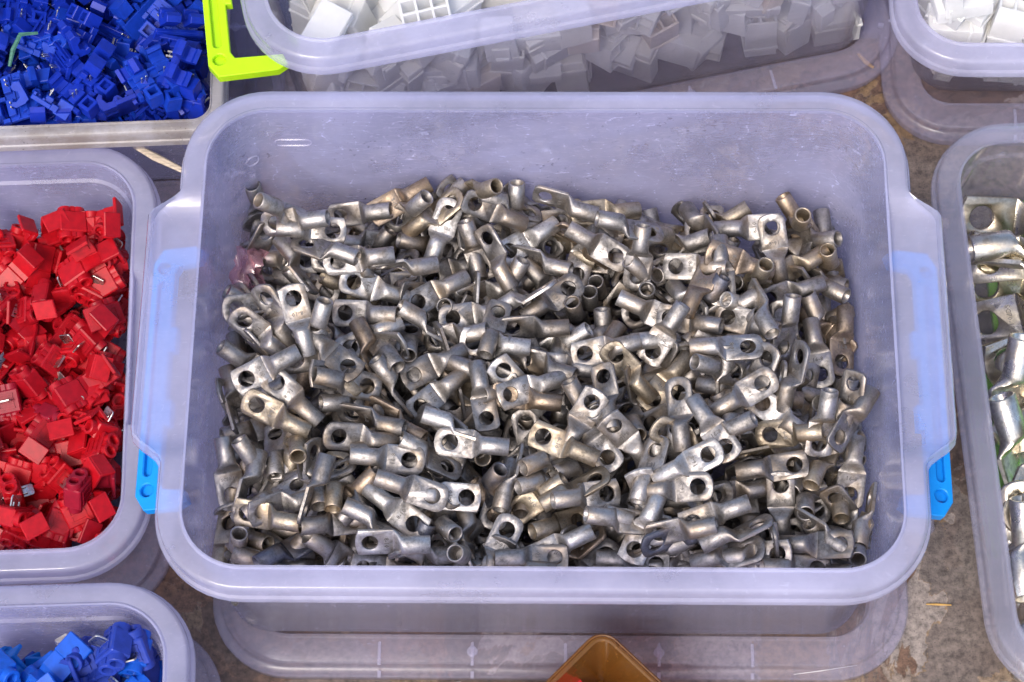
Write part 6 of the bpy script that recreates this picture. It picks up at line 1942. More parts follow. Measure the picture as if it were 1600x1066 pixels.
  (2,-2386,-192,370,634,-121,556,-524,0,'red splice, blade up, strap bent back, in front, middle'),
  (2,-2217,-352,396,641,598,-347,-334,0,'red splice, sideways, strap bent back, at front wall, by lug box'),
  (1,-2488,484,303,70,-191,222,-954,0,'red splice, blade up, strap half closed, midway, far end, nearer front'),
  (0,-2114,912,432,824,-118,378,405,1,'deep red splice, end on, strap open, at back wall, by lug box'),
  (1,-2164,27,358,559,761,-185,272,0,'red splice, end on, strap half closed, in front, by lug box, farther back'),
  (2,-2494,101,306,286,639,12,714,1,'deep red splice, end on, strap bent back, in front, far end'),
  (1,-2566,525,301,252,-424,436,-753,0,'red splice, blade up, strap half closed, midway, far end, farther back'),
  (0,-2380,73,368,101,-310,-519,790,2,'pinkish red splice, end on, strap open, in front, middle'),
  (2,-2575,1047,335,375,-724,-564,-129,0,'red splice, face down, strap bent back, at back wall, far end'),
  (0,-2317,176,338,251,824,-476,178,0,'red splice, end on, strap open, midway, middle'),
  (2,-2240,81,415,524,-236,-232,-785,0,'red splice, end on, strap bent back, in front, by lug box'),
  (0,-2207,-371,435,214,-301,-51,-928,0,'red splice, blade up, strap open, at front wall, by lug box, farther back'),
  (2,-2304,569,300,131,-390,-213,-886,1,'deep red splice, sideways, strap bent back, toward back, middle'),
  (2,-2506,-499,400,152,-762,-567,273,1,'deep red splice, face down, strap bent back, at front wall, middle'),
  (2,-2125,571,379,154,32,213,964,0,'red splice, blade up, strap bent back, toward back, by lug box'),
  (2,-2131,408,355,260,95,-126,952,0,'red splice, blade up, strap bent back, midway, by lug box'),
  (2,-2132,1040,469,559,-594,-46,577,1,'deep red splice, end on, strap bent back, at back wall, by lug box'),
  (1,-2135,-240,310,329,218,495,774,1,'deep red splice, sideways, strap half closed, in front, by lug box'),
  (0,-2196,-506,346,676,-289,445,511,0,'red splice, end on, strap open, at front wall, by lug box'),
  (2,-2611,100,317,572,-803,64,-155,1,'deep red splice, face down, strap bent back, in front, far end'),
  (2,-2376,254,309,315,-321,-116,-885,1,'deep red splice, end on, strap bent back, midway, middle'),
  (1,-2589,728,340,701,-42,-665,254,0,'red splice, end on, strap half closed, toward back, far end'),
  (2,-2129,870,392,876,-408,66,249,0,'red splice, sideways, strap bent back, toward back, by lug box'),
  (1,-2534,351,251,697,556,-316,323,0,'red splice, end on, strap half closed, midway, far end'),
  (2,-2561,-177,226,185,-7,-981,66,0,'red splice, face down, strap bent back, in front, far end'),
  (1,-2484,826,282,440,-452,467,-620,0,'red splice, sideways, strap half closed, toward back, middle'),
  (1,-2191,-328,370,900,130,403,-107,1,'deep red splice, blade up, strap half closed, at front wall, by lug box'),
  (0,-2422,411,228,127,10,-992,-13,0,'red splice, face down, strap open, midway, middle'),
  (0,-2822,677,425,629,195,256,-708,1,'deep red splice, blade up, strap open, toward back, far end'),
  (0,-2424,-364,269,111,-984,-142,-2,0,'red splice, face down, strap open, at front wall, middle'),
  (0,-2123,705,264,225,276,103,929,1,'deep red splice, blade up, strap open, toward back, by lug box'),
  (2,-2627,-112,321,395,357,751,390,0,'red splice, end on, strap bent back, in front, far end'),
  (2,-2665,972,380,423,-277,-568,649,0,'red splice, sideways, strap bent back, at back wall, far end'),
  (2,-2125,40,215,452,437,327,705,0,'red splice, blade up, strap bent back, in front, by lug box'),
  (2,-2548,-64,245,811,193,341,434,0,'red splice, blade up, strap bent back, in front, far end'),
  (2,-2195,152,210,156,135,-866,-456,0,'red splice, face down, strap bent back, midway, by lug box'),
  (1,-2116,-218,215,774,-280,242,513,1,'deep red splice, end on, strap half closed, in front, by lug box'),
  (2,-2144,820,222,247,871,-407,119,0,'red splice, end on, strap bent back, toward back, by lug box, farther back'),
  (0,-2220,3,330,875,-321,127,-340,0,'red splice, blade up, strap open, in front, by lug box'),
  (0,-2182,815,355,244,-403,-827,307,1,'deep red splice, face down, strap open, toward back, by lug box'),
  (1,-2150,-506,175,980,-3,45,-193,0,'red splice, blade up, strap half closed, at front wall, by lug box, nearer front'),
  (2,-2657,601,232,678,157,612,374,2,'pinkish red splice, end on, strap bent back, toward back, far end'),
  (1,-2151,1042,279,137,-388,513,-753,0,'red splice, blade up, strap half closed, at back wall, by lug box'),
  (1,-2322,642,225,593,405,646,-259,0,'red splice, end on, strap half closed, toward back, middle'),
  (0,-2214,-77,271,12,951,309,-20,1,'deep red splice, face down, strap open, in front, by lug box'),
  (1,-2127,291,306,40,198,-958,203,0,'red splice, face down, strap half closed, midway, by lug box'),
  (0,-2601,966,306,848,17,122,515,0,'red splice, blade up, strap open, at back wall, far end'),
  (0,-2588,-283,298,933,89,112,-330,0,'red splice, blade up, strap open, at front wall, far end, farther back'),
  (1,-2336,949,302,176,-93,206,-958,0,'red splice, blade up, strap half closed, at back wall, middle'),
  (2,-2687,462,392,594,-384,-188,681,0,'red splice, end on, strap bent back, midway, far end'),
  (0,-2591,312,236,249,628,401,-619,1,'deep red splice, end on, strap open, midway, far end'),
  (0,-2591,430,196,516,-185,-19,-836,0,'red splice, blade up, strap open, midway, far end'),
  (1,-2385,-510,220,819,-33,-380,-428,0,'red splice, end on, strap half closed, at front wall, middle'),
  (1,-2374,223,181,940,71,-54,-329,0,'red splice, blade up, strap half closed, midway, middle, nearer front'),
  (1,-2498,703,215,68,-165,-847,-501,1,'deep red splice, face down, strap half closed, toward back, far end'),
  (2,-2498,-488,351,738,-245,-131,-615,0,'red splice, end on, strap bent back, at front wall, middle'),
  (1,-2320,448,247,64,-159,402,-899,0,'red splice, blade up, strap half closed, midway, middle, farther back'),
  (1,-2215,955,358,407,-483,-727,-271,0,'red splice, face down, strap half closed, at back wall, by lug box'),
  (0,-2481,250,226,582,445,455,-506,1,'deep red splice, end on, strap open, midway, middle'),
  (2,-2366,876,266,491,-51,837,-235,0,'red splice, end on, strap bent back, at back wall, middle'),
  (0,-2733,124,298,188,962,188,57,1,'deep red splice, face down, strap open, in front, far end'),
  (0,-2753,526,429,876,-299,-276,-259,1,'deep red splice, end on, strap open, toward back, far end, nearer front'),
  (0,-2217,-254,294,349,265,-247,864,1,'deep red splice, blade up, strap open, at front wall, middle'),
  (1,-2719,1021,413,891,266,-366,-32,0,'red splice, end on, strap half closed, at back wall, far end, farther back'),
  (0,-2245,-402,310,502,-269,264,-779,0,'red splice, blade up, strap open, at front wall, by lug box, nearer front'),
  (0,-2209,586,212,410,138,-546,-717,1,'deep red splice, sideways, strap open, toward back, by lug box'),
  (0,-2583,-414,205,175,167,421,874,1,'deep red splice, sideways, strap open, at front wall, far end'),
  (0,-2439,1000,230,778,383,366,-338,0,'red splice, blade up, strap open, at back wall, middle, nearer front'),
  (0,-2574,-310,261,588,-173,-62,-788,0,'red splice, blade up, strap open, at front wall, far end, nearer front'),
  (0,165,-1500,300,990,20,10,300,0,'red wire splice lying inside the amber tray'),
 ],
 'red_rest': [
  (2,-3111,716,342,975,-59,-216,-7,0,''),
  (2,-3086,90,233,72,-990,-123,5,1,''),
  (1,-2969,-515,249,780,-318,523,-130,0,''),
  (2,-3318,877,229,952,225,10,-209,1,''),
  (2,-3349,-512,392,396,-133,338,-844,0,''),
  (0,-3252,-49,209,272,-300,9,914,0,''),
  (0,-2204,-400,184,633,122,-3,764,0,''),
  (0,-2907,265,221,112,-183,123,-969,0,''),
  (0,-2898,527,218,491,439,-655,-371,1,''),
  (0,-3313,272,187,994,-98,1,58,0,''),
  (1,-2998,-214,233,462,-116,-418,774,0,''),
  (2,-3042,449,368,545,-516,438,-495,1,''),
  (2,-3210,425,306,3,-28,-37,-999,0,''),
  (1,-2877,845,215,77,723,573,378,1,''),
  (2,-3208,-514,257,203,216,836,-461,0,''),
  (0,-2764,264,203,288,217,524,772,1,''),
  (2,-3347,-402,235,455,-43,-741,-493,0,''),
  (0,-2841,-368,227,473,-263,393,743,2,''),
  (2,-3322,89,220,680,309,-569,343,0,''),
  (0,-2633,-476,245,107,-791,557,230,0,''),
  (1,-2768,-5,227,641,-406,-598,-258,0,''),
  (2,-2939,1027,319,70,129,-8,-989,1,''),
  (2,-2672,780,285,827,-159,-409,-352,0,''),
  (1,-2792,-200,277,164,-20,984,60,2,''),
  (0,-3184,171,206,163,-210,192,945,1,''),
  (1,-3213,918,189,963,-87,-108,230,1,''),
  (1,-2777,948,219,515,79,-272,809,1,''),
  (0,-3140,-247,228,637,548,56,-539,1,''),
  (2,-3136,-26,286,466,-172,-203,-844,0,''),
  (1,-3087,1053,194,118,-31,207,971,1,''),
  (0,-2935,-161,283,265,451,-268,809,2,''),
  (2,-3349,635,287,940,125,281,-146,0,''),
  (0,-2354,1066,234,629,422,340,-557,2,''),
  (2,-2787,768,373,980,46,-134,-141,0,''),
  (1,-2663,-182,382,513,229,-790,-246,0,''),
  (0,-2672,-435,460,99,-567,574,-583,1,''),
 ],
 'blue': [
  (0,-1965,-1209,776,609,-399,-197,657,2,'violet blue splice, sideways, strap open, midway, near stone gap'),
  (0,-1899,-1198,710,574,219,-300,730,2,'violet blue splice, blade up, strap open, midway, near stone gap'),
  (2,-2322,-1355,654,865,339,-114,-352,1,'mid blue splice, blade up, strap bent back, midway, middle'),
  (2,-2166,-1199,633,598,-502,75,620,2,'violet blue splice, end on, strap bent back, midway, middle'),
  (1,-2273,-1264,611,230,206,-73,-948,1,'mid blue splice, blade up, strap half closed, midway, middle'),
  (2,-1895,-1203,667,661,-394,-306,560,1,'mid blue splice, sideways, strap bent back, midway, near stone gap, farther back'),
  (1,-2476,-1293,758,429,-806,234,-334,1,'mid blue splice, end on, strap half closed, midway, far end'),
  (0,-1890,-1220,442,300,-738,-350,494,2,'violet blue splice, end on, strap open, midway, near stone gap'),
  (2,-2141,-1226,519,641,252,-108,717,0,'light blue splice, blade up, strap bent back, midway, middle'),
  (1,-2371,-1237,429,6,-309,556,772,0,'light blue splice, sideways, strap half closed, midway, far end'),
  (1,-1995,-1242,514,508,854,-104,45,2,'violet blue splice, sideways, strap half closed, midway, near stone gap'),
  (2,-1924,-1388,629,703,-564,-184,393,1,'mid blue splice, sideways, strap bent back, midway, near stone gap, nearer front'),
  (1,-1962,-1203,578,142,-969,-201,11,1,'mid blue splice, face down, strap half closed, midway, near stone gap'),
  (0,-2427,-1316,595,545,-443,152,-696,0,'light blue splice, end on, strap open, midway, far end, nearer front'),
  (0,-2250,-1299,538,833,-379,-34,402,2,'violet blue splice, sideways, strap open, midway, middle'),
  (1,-2132,-1393,598,533,250,166,791,2,'violet blue splice, blade up, strap half closed, near, middle'),
  (1,-2621,-1268,404,832,-90,-137,-529,0,'light blue splice, end on, strap half closed, midway, far end'),
  (0,-2561,-1201,482,95,396,-272,-872,0,'light blue splice, end on, strap open, midway, far end, farther back'),
  (2,-2012,-1349,480,729,-123,-523,425,0,'light blue splice, sideways, strap bent back, midway, near stone gap'),
 ],
 'blue_rest': [
  (1,-2196,-1703,383,963,-27,-99,-251,1,''),
  (1,-2257,-2035,388,288,390,451,750,0,''),
  (1,-2571,-1505,383,931,-111,-173,-303,2,''),
  (1,-2858,-2003,398,868,-176,-461,-51,0,''),
  (2,-1978,-1630,425,736,233,-274,573,1,''),
  (1,-2764,-1542,414,379,595,697,-131,1,''),
  (0,-2712,-2061,409,225,199,-682,-666,0,''),
  (0,-2328,-1465,407,151,351,-182,906,0,''),
  (1,-2087,-1307,393,869,-18,485,96,0,''),
  (0,-2780,-1313,391,55,-465,-879,-87,0,''),
  (0,-2715,-1218,398,214,868,-420,-157,1,''),
  (1,-2885,-1511,392,871,76,134,-467,2,''),
  (0,-2081,-1892,393,260,567,-584,-521,0,''),
  (0,-2533,-1926,381,179,245,-388,-870,2,''),
  (2,-2879,-1878,430,93,808,-240,-529,2,''),
  (1,-1997,-2027,414,469,659,-562,-172,2,''),
  (0,-1904,-1961,458,765,-276,-69,578,0,''),
  (2,-2864,-1214,484,574,8,30,-818,2,''),
  (1,-2273,-1787,495,604,-515,-477,378,2,''),
  (2,-2093,-1625,449,651,-252,-453,-554,0,''),
  (0,-2866,-1766,413,51,191,979,42,2,''),
  (0,-1965,-1775,531,650,-367,-445,495,2,''),
  (1,-2819,-1943,464,946,99,-262,166,2,''),
  (2,-2881,-1539,507,746,-58,331,-575,2,''),
  (0,-2871,-1722,529,402,-894,-18,197,2,''),
  (2,-2510,-1773,387,389,257,-467,-751,0,''),
  (0,-2654,-1776,450,319,289,692,-580,1,''),
  (2,-2149,-1489,461,893,-115,231,370,0,''),
  (1,-2844,-2039,597,307,-288,-758,498,1,''),
  (1,-2587,-1937,440,23,470,-788,-397,0,''),
  (0,-2478,-1697,518,595,-496,577,-261,0,''),
  (0,-2043,-1539,539,362,78,482,-794,2,''),
  (1,-2591,-1462,429,67,-416,386,820,0,''),
  (0,-2085,-2033,505,611,577,408,-356,0,''),
  (1,-2231,-1342,430,9,-158,987,24,2,''),
  (1,-2653,-1339,464,844,-23,509,-168,2,''),
  (2,-2352,-1590,415,570,677,454,106,0,''),
  (2,-2283,-1329,488,892,-127,-433,17,0,''),
  (0,-2464,-1536,458,355,158,-25,-921,2,''),
  (2,-2819,-1305,552,940,-131,-33,313,1,''),
  (1,-2653,-1624,418,50,-166,53,983,0,''),
  (2,-2368,-1790,515,186,-212,152,947,2,''),
  (1,-2233,-2030,544,206,542,-815,27,0,''),
  (1,-2877,-2031,614,795,127,300,513,2,''),
  (0,-2107,-1742,471,688,-152,-80,-705,1,''),
  (2,-2016,-1457,519,86,-636,-691,-332,0,''),
  (2,-2005,-1873,573,501,-30,69,862,2,''),
  (1,-2598,-1942,507,403,354,380,-754,0,''),
  (0,-2445,-1500,579,491,-618,137,-598,2,''),
  (2,-2627,-1472,532,99,871,480,28,2,''),
  (0,-1928,-2041,525,652,100,79,748,2,''),
  (1,-2561,-1234,580,39,-698,133,703,1,''),
 ],
 'tap': [
  (0,-2190,1620,858,911,-11,-8,413,0,'dark blue tap connector, pins up, at dirty rim, middle, farther back'),
  (0,-1825,1626,918,963,-60,15,263,1,'blue tap connector, pins up, at dirty rim, by lime latch, farther back'),
  (1,-2301,1806,849,799,281,-400,-349,0,'dark blue tap connector, sideways, in front, middle, third from front'),
  (0,-2512,1589,855,781,93,-1,-618,1,'blue tap connector, pins up, at dirty rim, far end'),
  (1,-1734,1895,841,745,619,234,-84,0,'dark blue tap connector, pins up, midway, by lime latch, second from front'),
  (0,-1706,1521,835,608,-767,115,-170,0,'dark blue tap connector, face down, at dirty rim, by lime latch'),
  (1,-2385,2017,807,780,-58,222,582,0,'dark blue tap connector, pins up, behind, far end, nearer front'),
  (1,-1717,1662,942,376,410,-501,-663,0,'dark blue tap connector, sideways, in front, by lime latch, farther back'),
  (0,-1908,2055,791,410,-802,-385,199,1,'blue tap connector, face down, behind, by lime latch'),
  (1,-2389,1577,859,648,-81,528,544,1,'blue tap connector, sideways, at dirty rim, far end, nearer front'),
  (1,-1761,2011,827,881,287,175,-333,1,'blue tap connector, pins up, behind, by lime latch'),
  (1,-2179,1736,849,160,-575,627,-499,0,'dark blue tap connector, sideways, in front, middle, second from front'),
  (0,-1973,1532,829,442,-496,326,672,2,'deep navy tap connector, sideways, at dirty rim, middle'),
  (1,-2239,1946,793,317,-325,-105,885,0,'dark blue tap connector, sideways, midway, middle'),
  (0,-1736,1826,816,567,310,-604,467,2,'deep navy tap connector, sideways, midway, by lime latch'),
  (0,-2549,2121,813,713,105,146,678,0,'dark blue tap connector, pins up, behind, far end, farther back'),
  (1,-2126,2030,708,797,555,5,-238,0,'dark blue tap connector, pins up, behind, middle, nearer front'),
  (0,-2354,1899,755,623,552,370,-413,1,'blue tap connector, pins up, midway, far end, nearer front'),
  (1,-1736,1618,865,965,-80,157,193,1,'blue tap connector, pins up, at dirty rim, by lime latch, nearer front'),
  (0,-2466,1955,763,767,-146,336,526,1,'blue tap connector, sideways, midway, far end'),
  (0,-2355,1574,795,41,-64,-166,-983,0,'dark blue tap connector, pins up, at dirty rim, far end, second from front'),
  (1,-1895,1643,822,294,420,562,649,0,'dark blue tap connector, sideways, in front, by lime latch, nearer front'),
  (1,-2045,1847,756,335,93,455,820,1,'blue tap connector, sideways, midway, middle'),
  (0,-2569,1793,742,547,-439,72,-709,2,'deep navy tap connector, sideways, in front, far end'),
  (1,-1779,1548,644,417,118,468,-770,2,'deep navy tap connector, pins up, at dirty rim, by lime latch'),
  (1,-1895,1634,712,353,77,42,-931,0,'dark blue tap connector, pins up, in front, by lime latch, nearer front'),
  (0,-1931,2022,721,384,175,-53,-905,0,'dark blue tap connector, pins up, behind, middle, farther back'),
  (0,-2224,1581,752,600,-43,-115,-791,1,'blue tap connector, pins up, at dirty rim, middle, first from front'),
  (1,-2159,1697,773,21,-7,-416,-909,0,'dark blue tap connector, sideways, in front, middle, first from front'),
  (1,-1923,1948,688,940,-315,34,-127,1,'blue tap connector, sideways, midway, by lime latch, farther back'),
  (0,-1738,1625,667,914,64,-53,-397,0,'dark blue tap connector, pins up, at dirty rim, by lime latch, farther back'),
  (1,-2417,1612,745,517,-114,-28,848,0,'dark blue tap connector, pins up, at dirty rim, far end, third from front'),
  (0,-2049,1625,637,966,-77,7,249,1,'blue tap connector, pins up, at dirty rim, middle, third from front'),
  (1,-2415,1676,734,67,77,626,-773,1,'blue tap connector, pins up, in front, far end'),
  (1,-2158,1578,699,437,-556,528,-470,0,'dark blue tap connector, sideways, at dirty rim, middle'),
  (1,-2044,1613,610,970,35,-228,75,0,'dark blue tap connector, pins up, at dirty rim, middle, nearer front'),
  (1,-2282,2264,811,274,-111,948,-119,2,'deep navy tap connector, face down, at back, middle'),
  (1,-2627,1626,798,922,8,319,219,2,'deep navy tap connector, pins up, at dirty rim, far end'),
  (0,-1742,2004,690,456,-758,-44,-465,0,'dark blue tap connector, face down, behind, by lime latch'),
  (1,-1762,1887,705,451,121,123,876,0,'dark blue tap connector, pins up, midway, by lime latch, third from front'),
  (1,-1684,1619,770,258,405,542,690,2,'deep navy tap connector, sideways, in front, by lime latch'),
  (1,-1759,2180,769,514,25,66,855,0,'dark blue tap connector, pins up, at back, by lime latch'),
  (0,-2361,2119,678,600,-372,-292,645,1,'blue tap connector, sideways, behind, far end'),
  (0,-1761,1825,733,572,-35,352,740,1,'blue tap connector, sideways, midway, by lime latch, nearer front'),
  (0,-2352,1614,680,84,674,-121,724,1,'blue tap connector, sideways, at dirty rim, far end, farther back'),
  (0,-1734,1622,628,890,108,-90,-433,0,'dark blue tap connector, pins up, at dirty rim, by lime latch, nearer front'),
  (0,-2701,1925,857,671,690,138,-235,0,'dark blue tap connector, sideways, midway, far end, farther back'),
  (0,-2544,2059,721,273,847,87,-448,0,'dark blue tap connector, sideways, behind, far end'),
  (1,-1885,1821,676,376,-219,443,-784,0,'dark blue tap connector, pins up, midway, by lime latch, first from front'),
  (1,-2187,1592,635,591,417,-78,686,1,'blue tap connector, pins up, at dirty rim, middle, second from front'),
  (1,-2433,2131,710,63,996,47,-46,0,'dark blue tap connector, face down, behind, far end'),
  (1,-2579,1952,663,985,-15,-7,173,1,'blue tap connector, pins up, midway, far end, farther back'),
  (1,-2533,1662,606,961,-37,186,202,2,'deep navy tap connector, pins up, in front, far end'),
  (0,-2228,1942,668,865,386,-161,-277,2,'deep navy tap connector, pins up, midway, middle'),
  (1,-1732,1916,626,218,191,957,-16,1,'blue tap connector, face down, midway, by lime latch'),
  (0,-2523,2208,770,398,-855,-9,-333,0,'dark blue tap connector, face down, at back, far end'),
  (1,-2443,1823,680,658,-152,-499,-543,0,'dark blue tap connector, sideways, midway, far end, nearer front'),
  (0,-2052,2236,723,485,-60,-23,872,0,'dark blue tap connector, pins up, at back, middle, nearer front'),
  (1,-2038,2257,820,401,-308,-177,844,0,'dark blue tap connector, sideways, at back, middle, nearer front'),
  (0,-1729,1717,600,846,244,-63,-470,0,'dark blue tap connector, pins up, in front, by lime latch, farther back'),
  (1,-2145,2060,600,170,-509,833,-132,2,'deep navy tap connector, face down, behind, middle'),
  (1,-2723,1522,768,255,265,-583,725,0,'dark blue tap connector, pins up, at dirty rim, far end, first from front'),
  (1,-2087,2238,671,488,319,18,812,2,'deep navy tap connector, pins up, at back, middle'),
  (0,-2706,1565,640,328,78,429,838,2,'deep navy tap connector, sideways, at dirty rim, far end'),
  (1,-2266,1753,663,733,626,62,259,1,'blue tap connector, pins up, in front, middle'),
  (1,-2270,2165,636,958,-230,-63,-160,1,'blue tap connector, sideways, behind, middle'),
  (1,-2574,1926,617,230,715,-660,28,0,'dark blue tap connector, face down, midway, far end'),
  (1,-2316,2268,876,622,-737,261,29,0,'dark blue tap connector, face down, at back, middle'),
  (1,-1703,2319,711,19,247,-17,969,1,'blue tap connector, pins up, at back, by lime latch'),
  (0,-1733,2231,831,46,710,4,-703,2,'deep navy tap connector, sideways, at back, by lime latch'),
  (0,-2637,2320,745,89,-333,-938,40,1,'blue tap connector, face down, at back, far end'),
  (1,-2149,2380,609,509,-207,111,828,0,'dark blue tap connector, sideways, at back, middle, farther back'),
  (1,-2687,2216,672,753,-372,-212,-500,0,'dark blue tap connector, sideways, at back, far end'),
  (1,-2296,2383,637,508,-289,186,-790,0,'dark blue tap connector, pins up, at back, middle, farther back'),
  (0,-2652,1674,639,871,22,-339,-354,0,'dark blue tap connector, sideways, in front, far end'),
 ],
 'tap_rest': [
  (0,-2837,2707,586,818,-64,218,-529,0,''),
  (1,-2069,2708,615,675,365,-109,-632,0,''),
  (1,-2819,2067,608,471,154,-220,-840,2,''),
  (0,-1730,2722,583,748,25,141,-648,0,''),
  (0,-1754,2331,587,392,-51,114,912,0,''),
  (1,-2750,2474,612,677,-170,-184,-693,0,''),
  (0,-2634,2569,594,951,-128,281,-9,1,''),
  (1,-1732,2665,641,877,451,-163,-18,1,''),
  (1,-1926,2438,599,265,-35,13,-964,0,''),
  (1,-2420,2686,606,194,-409,835,-314,0,''),
  (1,-2428,2230,603,104,180,27,-978,0,''),
  (0,-2832,2497,625,395,-232,-234,858,0,''),
  (0,-2326,2709,617,615,217,25,758,1,''),
  (1,-2815,1822,614,533,249,191,786,2,''),
  (1,-2840,2279,636,651,240,-419,585,2,''),
  (0,-2823,2054,614,517,52,160,-839,1,''),
  (1,-2579,2318,620,691,201,-67,-691,1,''),
  (0,-2850,1619,612,384,183,-21,905,1,''),
  (1,-2833,1973,660,130,-528,660,-518,2,''),
  (0,-2680,2719,610,971,111,-212,-6,0,''),
  (0,-1939,2167,594,943,-148,228,191,1,''),
  (0,-1829,2603,659,480,551,-161,-663,0,''),
  (1,-1943,2513,657,516,-5,230,825,1,''),
  (0,-2343,2700,650,855,-16,224,-467,1,''),
  (0,-2441,1943,618,91,-547,830,-68,2,''),
  (1,-1754,2457,660,427,109,386,811,2,''),
  (0,-2212,2594,692,619,750,44,228,0,''),
  (0,-1824,2305,624,949,49,3,-313,1,''),
  (0,-2866,2290,651,64,-74,149,-984,1,''),
  (1,-2874,1939,711,251,968,-13,16,1,''),
  (1,-2824,1674,670,705,354,46,-613,0,''),
  (1,-2383,2055,623,976,-4,160,-148,0,''),
  (0,-2879,2704,675,593,-26,508,624,0,''),
  (0,-1748,2464,711,152,325,933,18,2,''),
  (1,-1723,2649,707,88,217,-125,-964,1,''),
  (1,-1894,2678,697,275,-48,-157,947,2,''),
  (1,-2845,2736,728,458,147,-611,-629,1,''),
  (0,-2523,2314,711,388,240,-803,-382,0,''),
  (1,-1811,2266,677,473,165,-194,844,0,''),
  (0,-1858,2280,730,163,168,4,972,1,''),
  (1,-2293,2346,720,763,-35,-66,642,0,''),
  (0,-2661,2261,808,286,381,688,-547,2,''),
  (0,-2244,2296,838,399,303,608,616,1,''),
  (1,-2785,2080,765,865,-15,-81,-496,1,''),
 ],
 'white': [
  (1,-483,1829,989,83,39,27,-995,0,'white connector housing, six-cell, cells up, at front wall, latch half'),
  (1,-990,1794,975,32,511,-852,-105,0,'white connector housing, six-cell, cells down, at front wall, latch end'),
  (2,-133,1857,762,21,998,-37,56,0,'white connector housing, two-cell, cells down, at front wall, latch half'),
  (2,-708,1776,885,134,333,-932,55,1,'off-white connector housing, two-cell, cells down, at front wall, latch end, nearer front'),
  (0,227,1930,823,25,-98,995,-19,1,'off-white connector housing, four-cell, cells down, behind front row, middle, second from front'),
  (1,1619,2184,274,39,-54,996,67,1,'off-white connector housing, six-cell, cells down, farther in, far end'),
  (1,66,1963,729,735,-673,-53,-66,0,'white connector housing, six-cell, sideways, behind front row, middle, nearer front'),
  (0,1211,2116,333,686,-51,19,726,0,'white connector housing, four-cell, cells up, behind front row, far end'),
  (0,-1007,1735,790,110,177,-978,-25,1,'off-white connector housing, four-cell, cells down, at front wall, latch end'),
  (1,-902,1950,833,599,-142,-775,-144,1,'off-white connector housing, six-cell, sideways, behind front row, latch end'),
  (1,-364,1945,896,38,931,357,-65,0,'white connector housing, six-cell, cells down, behind front row, latch half, nearer front'),
  (1,-565,1862,851,66,-916,390,-63,1,'off-white connector housing, six-cell, cells down, at front wall, latch end'),
  (1,220,1991,282,108,697,709,-4,1,'off-white connector housing, six-cell, cells down, behind front row, middle'),
  (0,-969,1792,832,381,292,-560,-676,0,'white connector housing, four-cell, sideways, at front wall, latch end'),
  (0,-381,1854,516,4,-743,51,667,0,'white connector housing, four-cell, sideways, at front wall, latch half, first from front'),
  (1,407,2055,403,708,572,319,264,0,'white connector housing, six-cell, sideways, behind front row, middle, farther back'),
  (2,586,1997,274,33,247,968,20,1,'off-white connector housing, two-cell, cells down, behind front row, far half'),
  (2,754,2037,323,653,65,742,-140,0,'white connector housing, two-cell, sideways, behind front row, far half, first from front'),
  (2,-707,1762,669,298,34,0,-954,1,'off-white connector housing, two-cell, cells up, at front wall, latch end'),
  (0,60,1936,659,131,-831,540,34,1,'off-white connector housing, four-cell, cells down, behind front row, middle, first from front'),
  (2,688,2025,487,968,111,-46,222,2,'yellowed white connector housing, two-cell, cells up, behind front row, far half'),
  (0,-349,1897,612,107,263,705,650,1,'off-white connector housing, four-cell, sideways, at front wall, latch half'),
  (1,461,2040,305,8,204,965,162,0,'white connector housing, six-cell, cells down, behind front row, middle, first from front'),
  (0,-417,1869,731,460,390,-471,-643,0,'white connector housing, four-cell, sideways, at front wall, latch half, third from front'),
  (2,-614,1805,573,31,-447,-893,-51,1,'off-white connector housing, two-cell, cells down, at front wall, latch end, farther back'),
  (1,937,2126,645,7,935,-350,64,0,'white connector housing, six-cell, cells down, behind front row, far half'),
  (0,279,2005,645,6,-35,656,754,2,'yellowed white connector housing, four-cell, sideways, behind front row, middle'),
  (2,1489,2202,427,371,-623,332,603,0,'white connector housing, two-cell, sideways, farther in, far end, first from front'),
  (0,-826,1821,572,607,496,-443,435,1,'off-white connector housing, four-cell, cells up, at front wall, latch end, nearer front'),
  (1,589,2082,708,676,692,-126,-222,0,'white connector housing, six-cell, sideways, behind front row, far half, first from front'),
  (1,533,2032,827,944,-23,122,306,1,'off-white connector housing, six-cell, cells up, behind front row, middle'),
  (0,1292,2186,338,648,641,233,340,1,'off-white connector housing, four-cell, sideways, farther in, far end, nearer front'),
  (1,862,2114,272,312,-570,245,720,0,'white connector housing, six-cell, sideways, behind front row, far half, second from front'),
  (1,1360,2198,279,26,462,881,-97,0,'white connector housing, six-cell, cells down, farther in, far end'),
  (0,123,1952,541,323,415,540,658,0,'white connector housing, four-cell, sideways, behind front row, middle, nearer front'),
  (1,405,2025,905,601,435,-521,422,2,'yellowed white connector housing, six-cell, cells up, behind front row, middle'),
  (0,-1070,2100,646,58,438,-891,101,0,'white connector housing, four-cell, cells down, behind front row, latch end, nearer front'),
  (0,-97,1909,543,736,80,-45,671,1,'off-white connector housing, four-cell, cells up, at front wall, latch half'),
  (2,970,2151,259,670,726,-113,-104,1,'off-white connector housing, two-cell, sideways, behind front row, far half, farther back'),
  (2,1416,2151,562,39,-798,-601,9,0,'white connector housing, two-cell, cells down, behind front row, far end'),
  (2,1154,2110,633,434,547,-465,-544,0,'white connector housing, two-cell, sideways, behind front row, far half, second from front'),
  (2,84,1966,400,4,35,-654,-756,0,'white connector housing, two-cell, sideways, behind front row, middle'),
  (1,-270,1905,351,628,-361,-578,-376,2,'yellowed white connector housing, six-cell, sideways, at front wall, latch half'),
  (0,-75,1948,409,287,276,-672,-624,0,'white connector housing, four-cell, sideways, behind front row, latch half'),
  (1,1050,2159,512,655,536,373,381,0,'white connector housing, six-cell, sideways, behind front row, far half, third from front'),
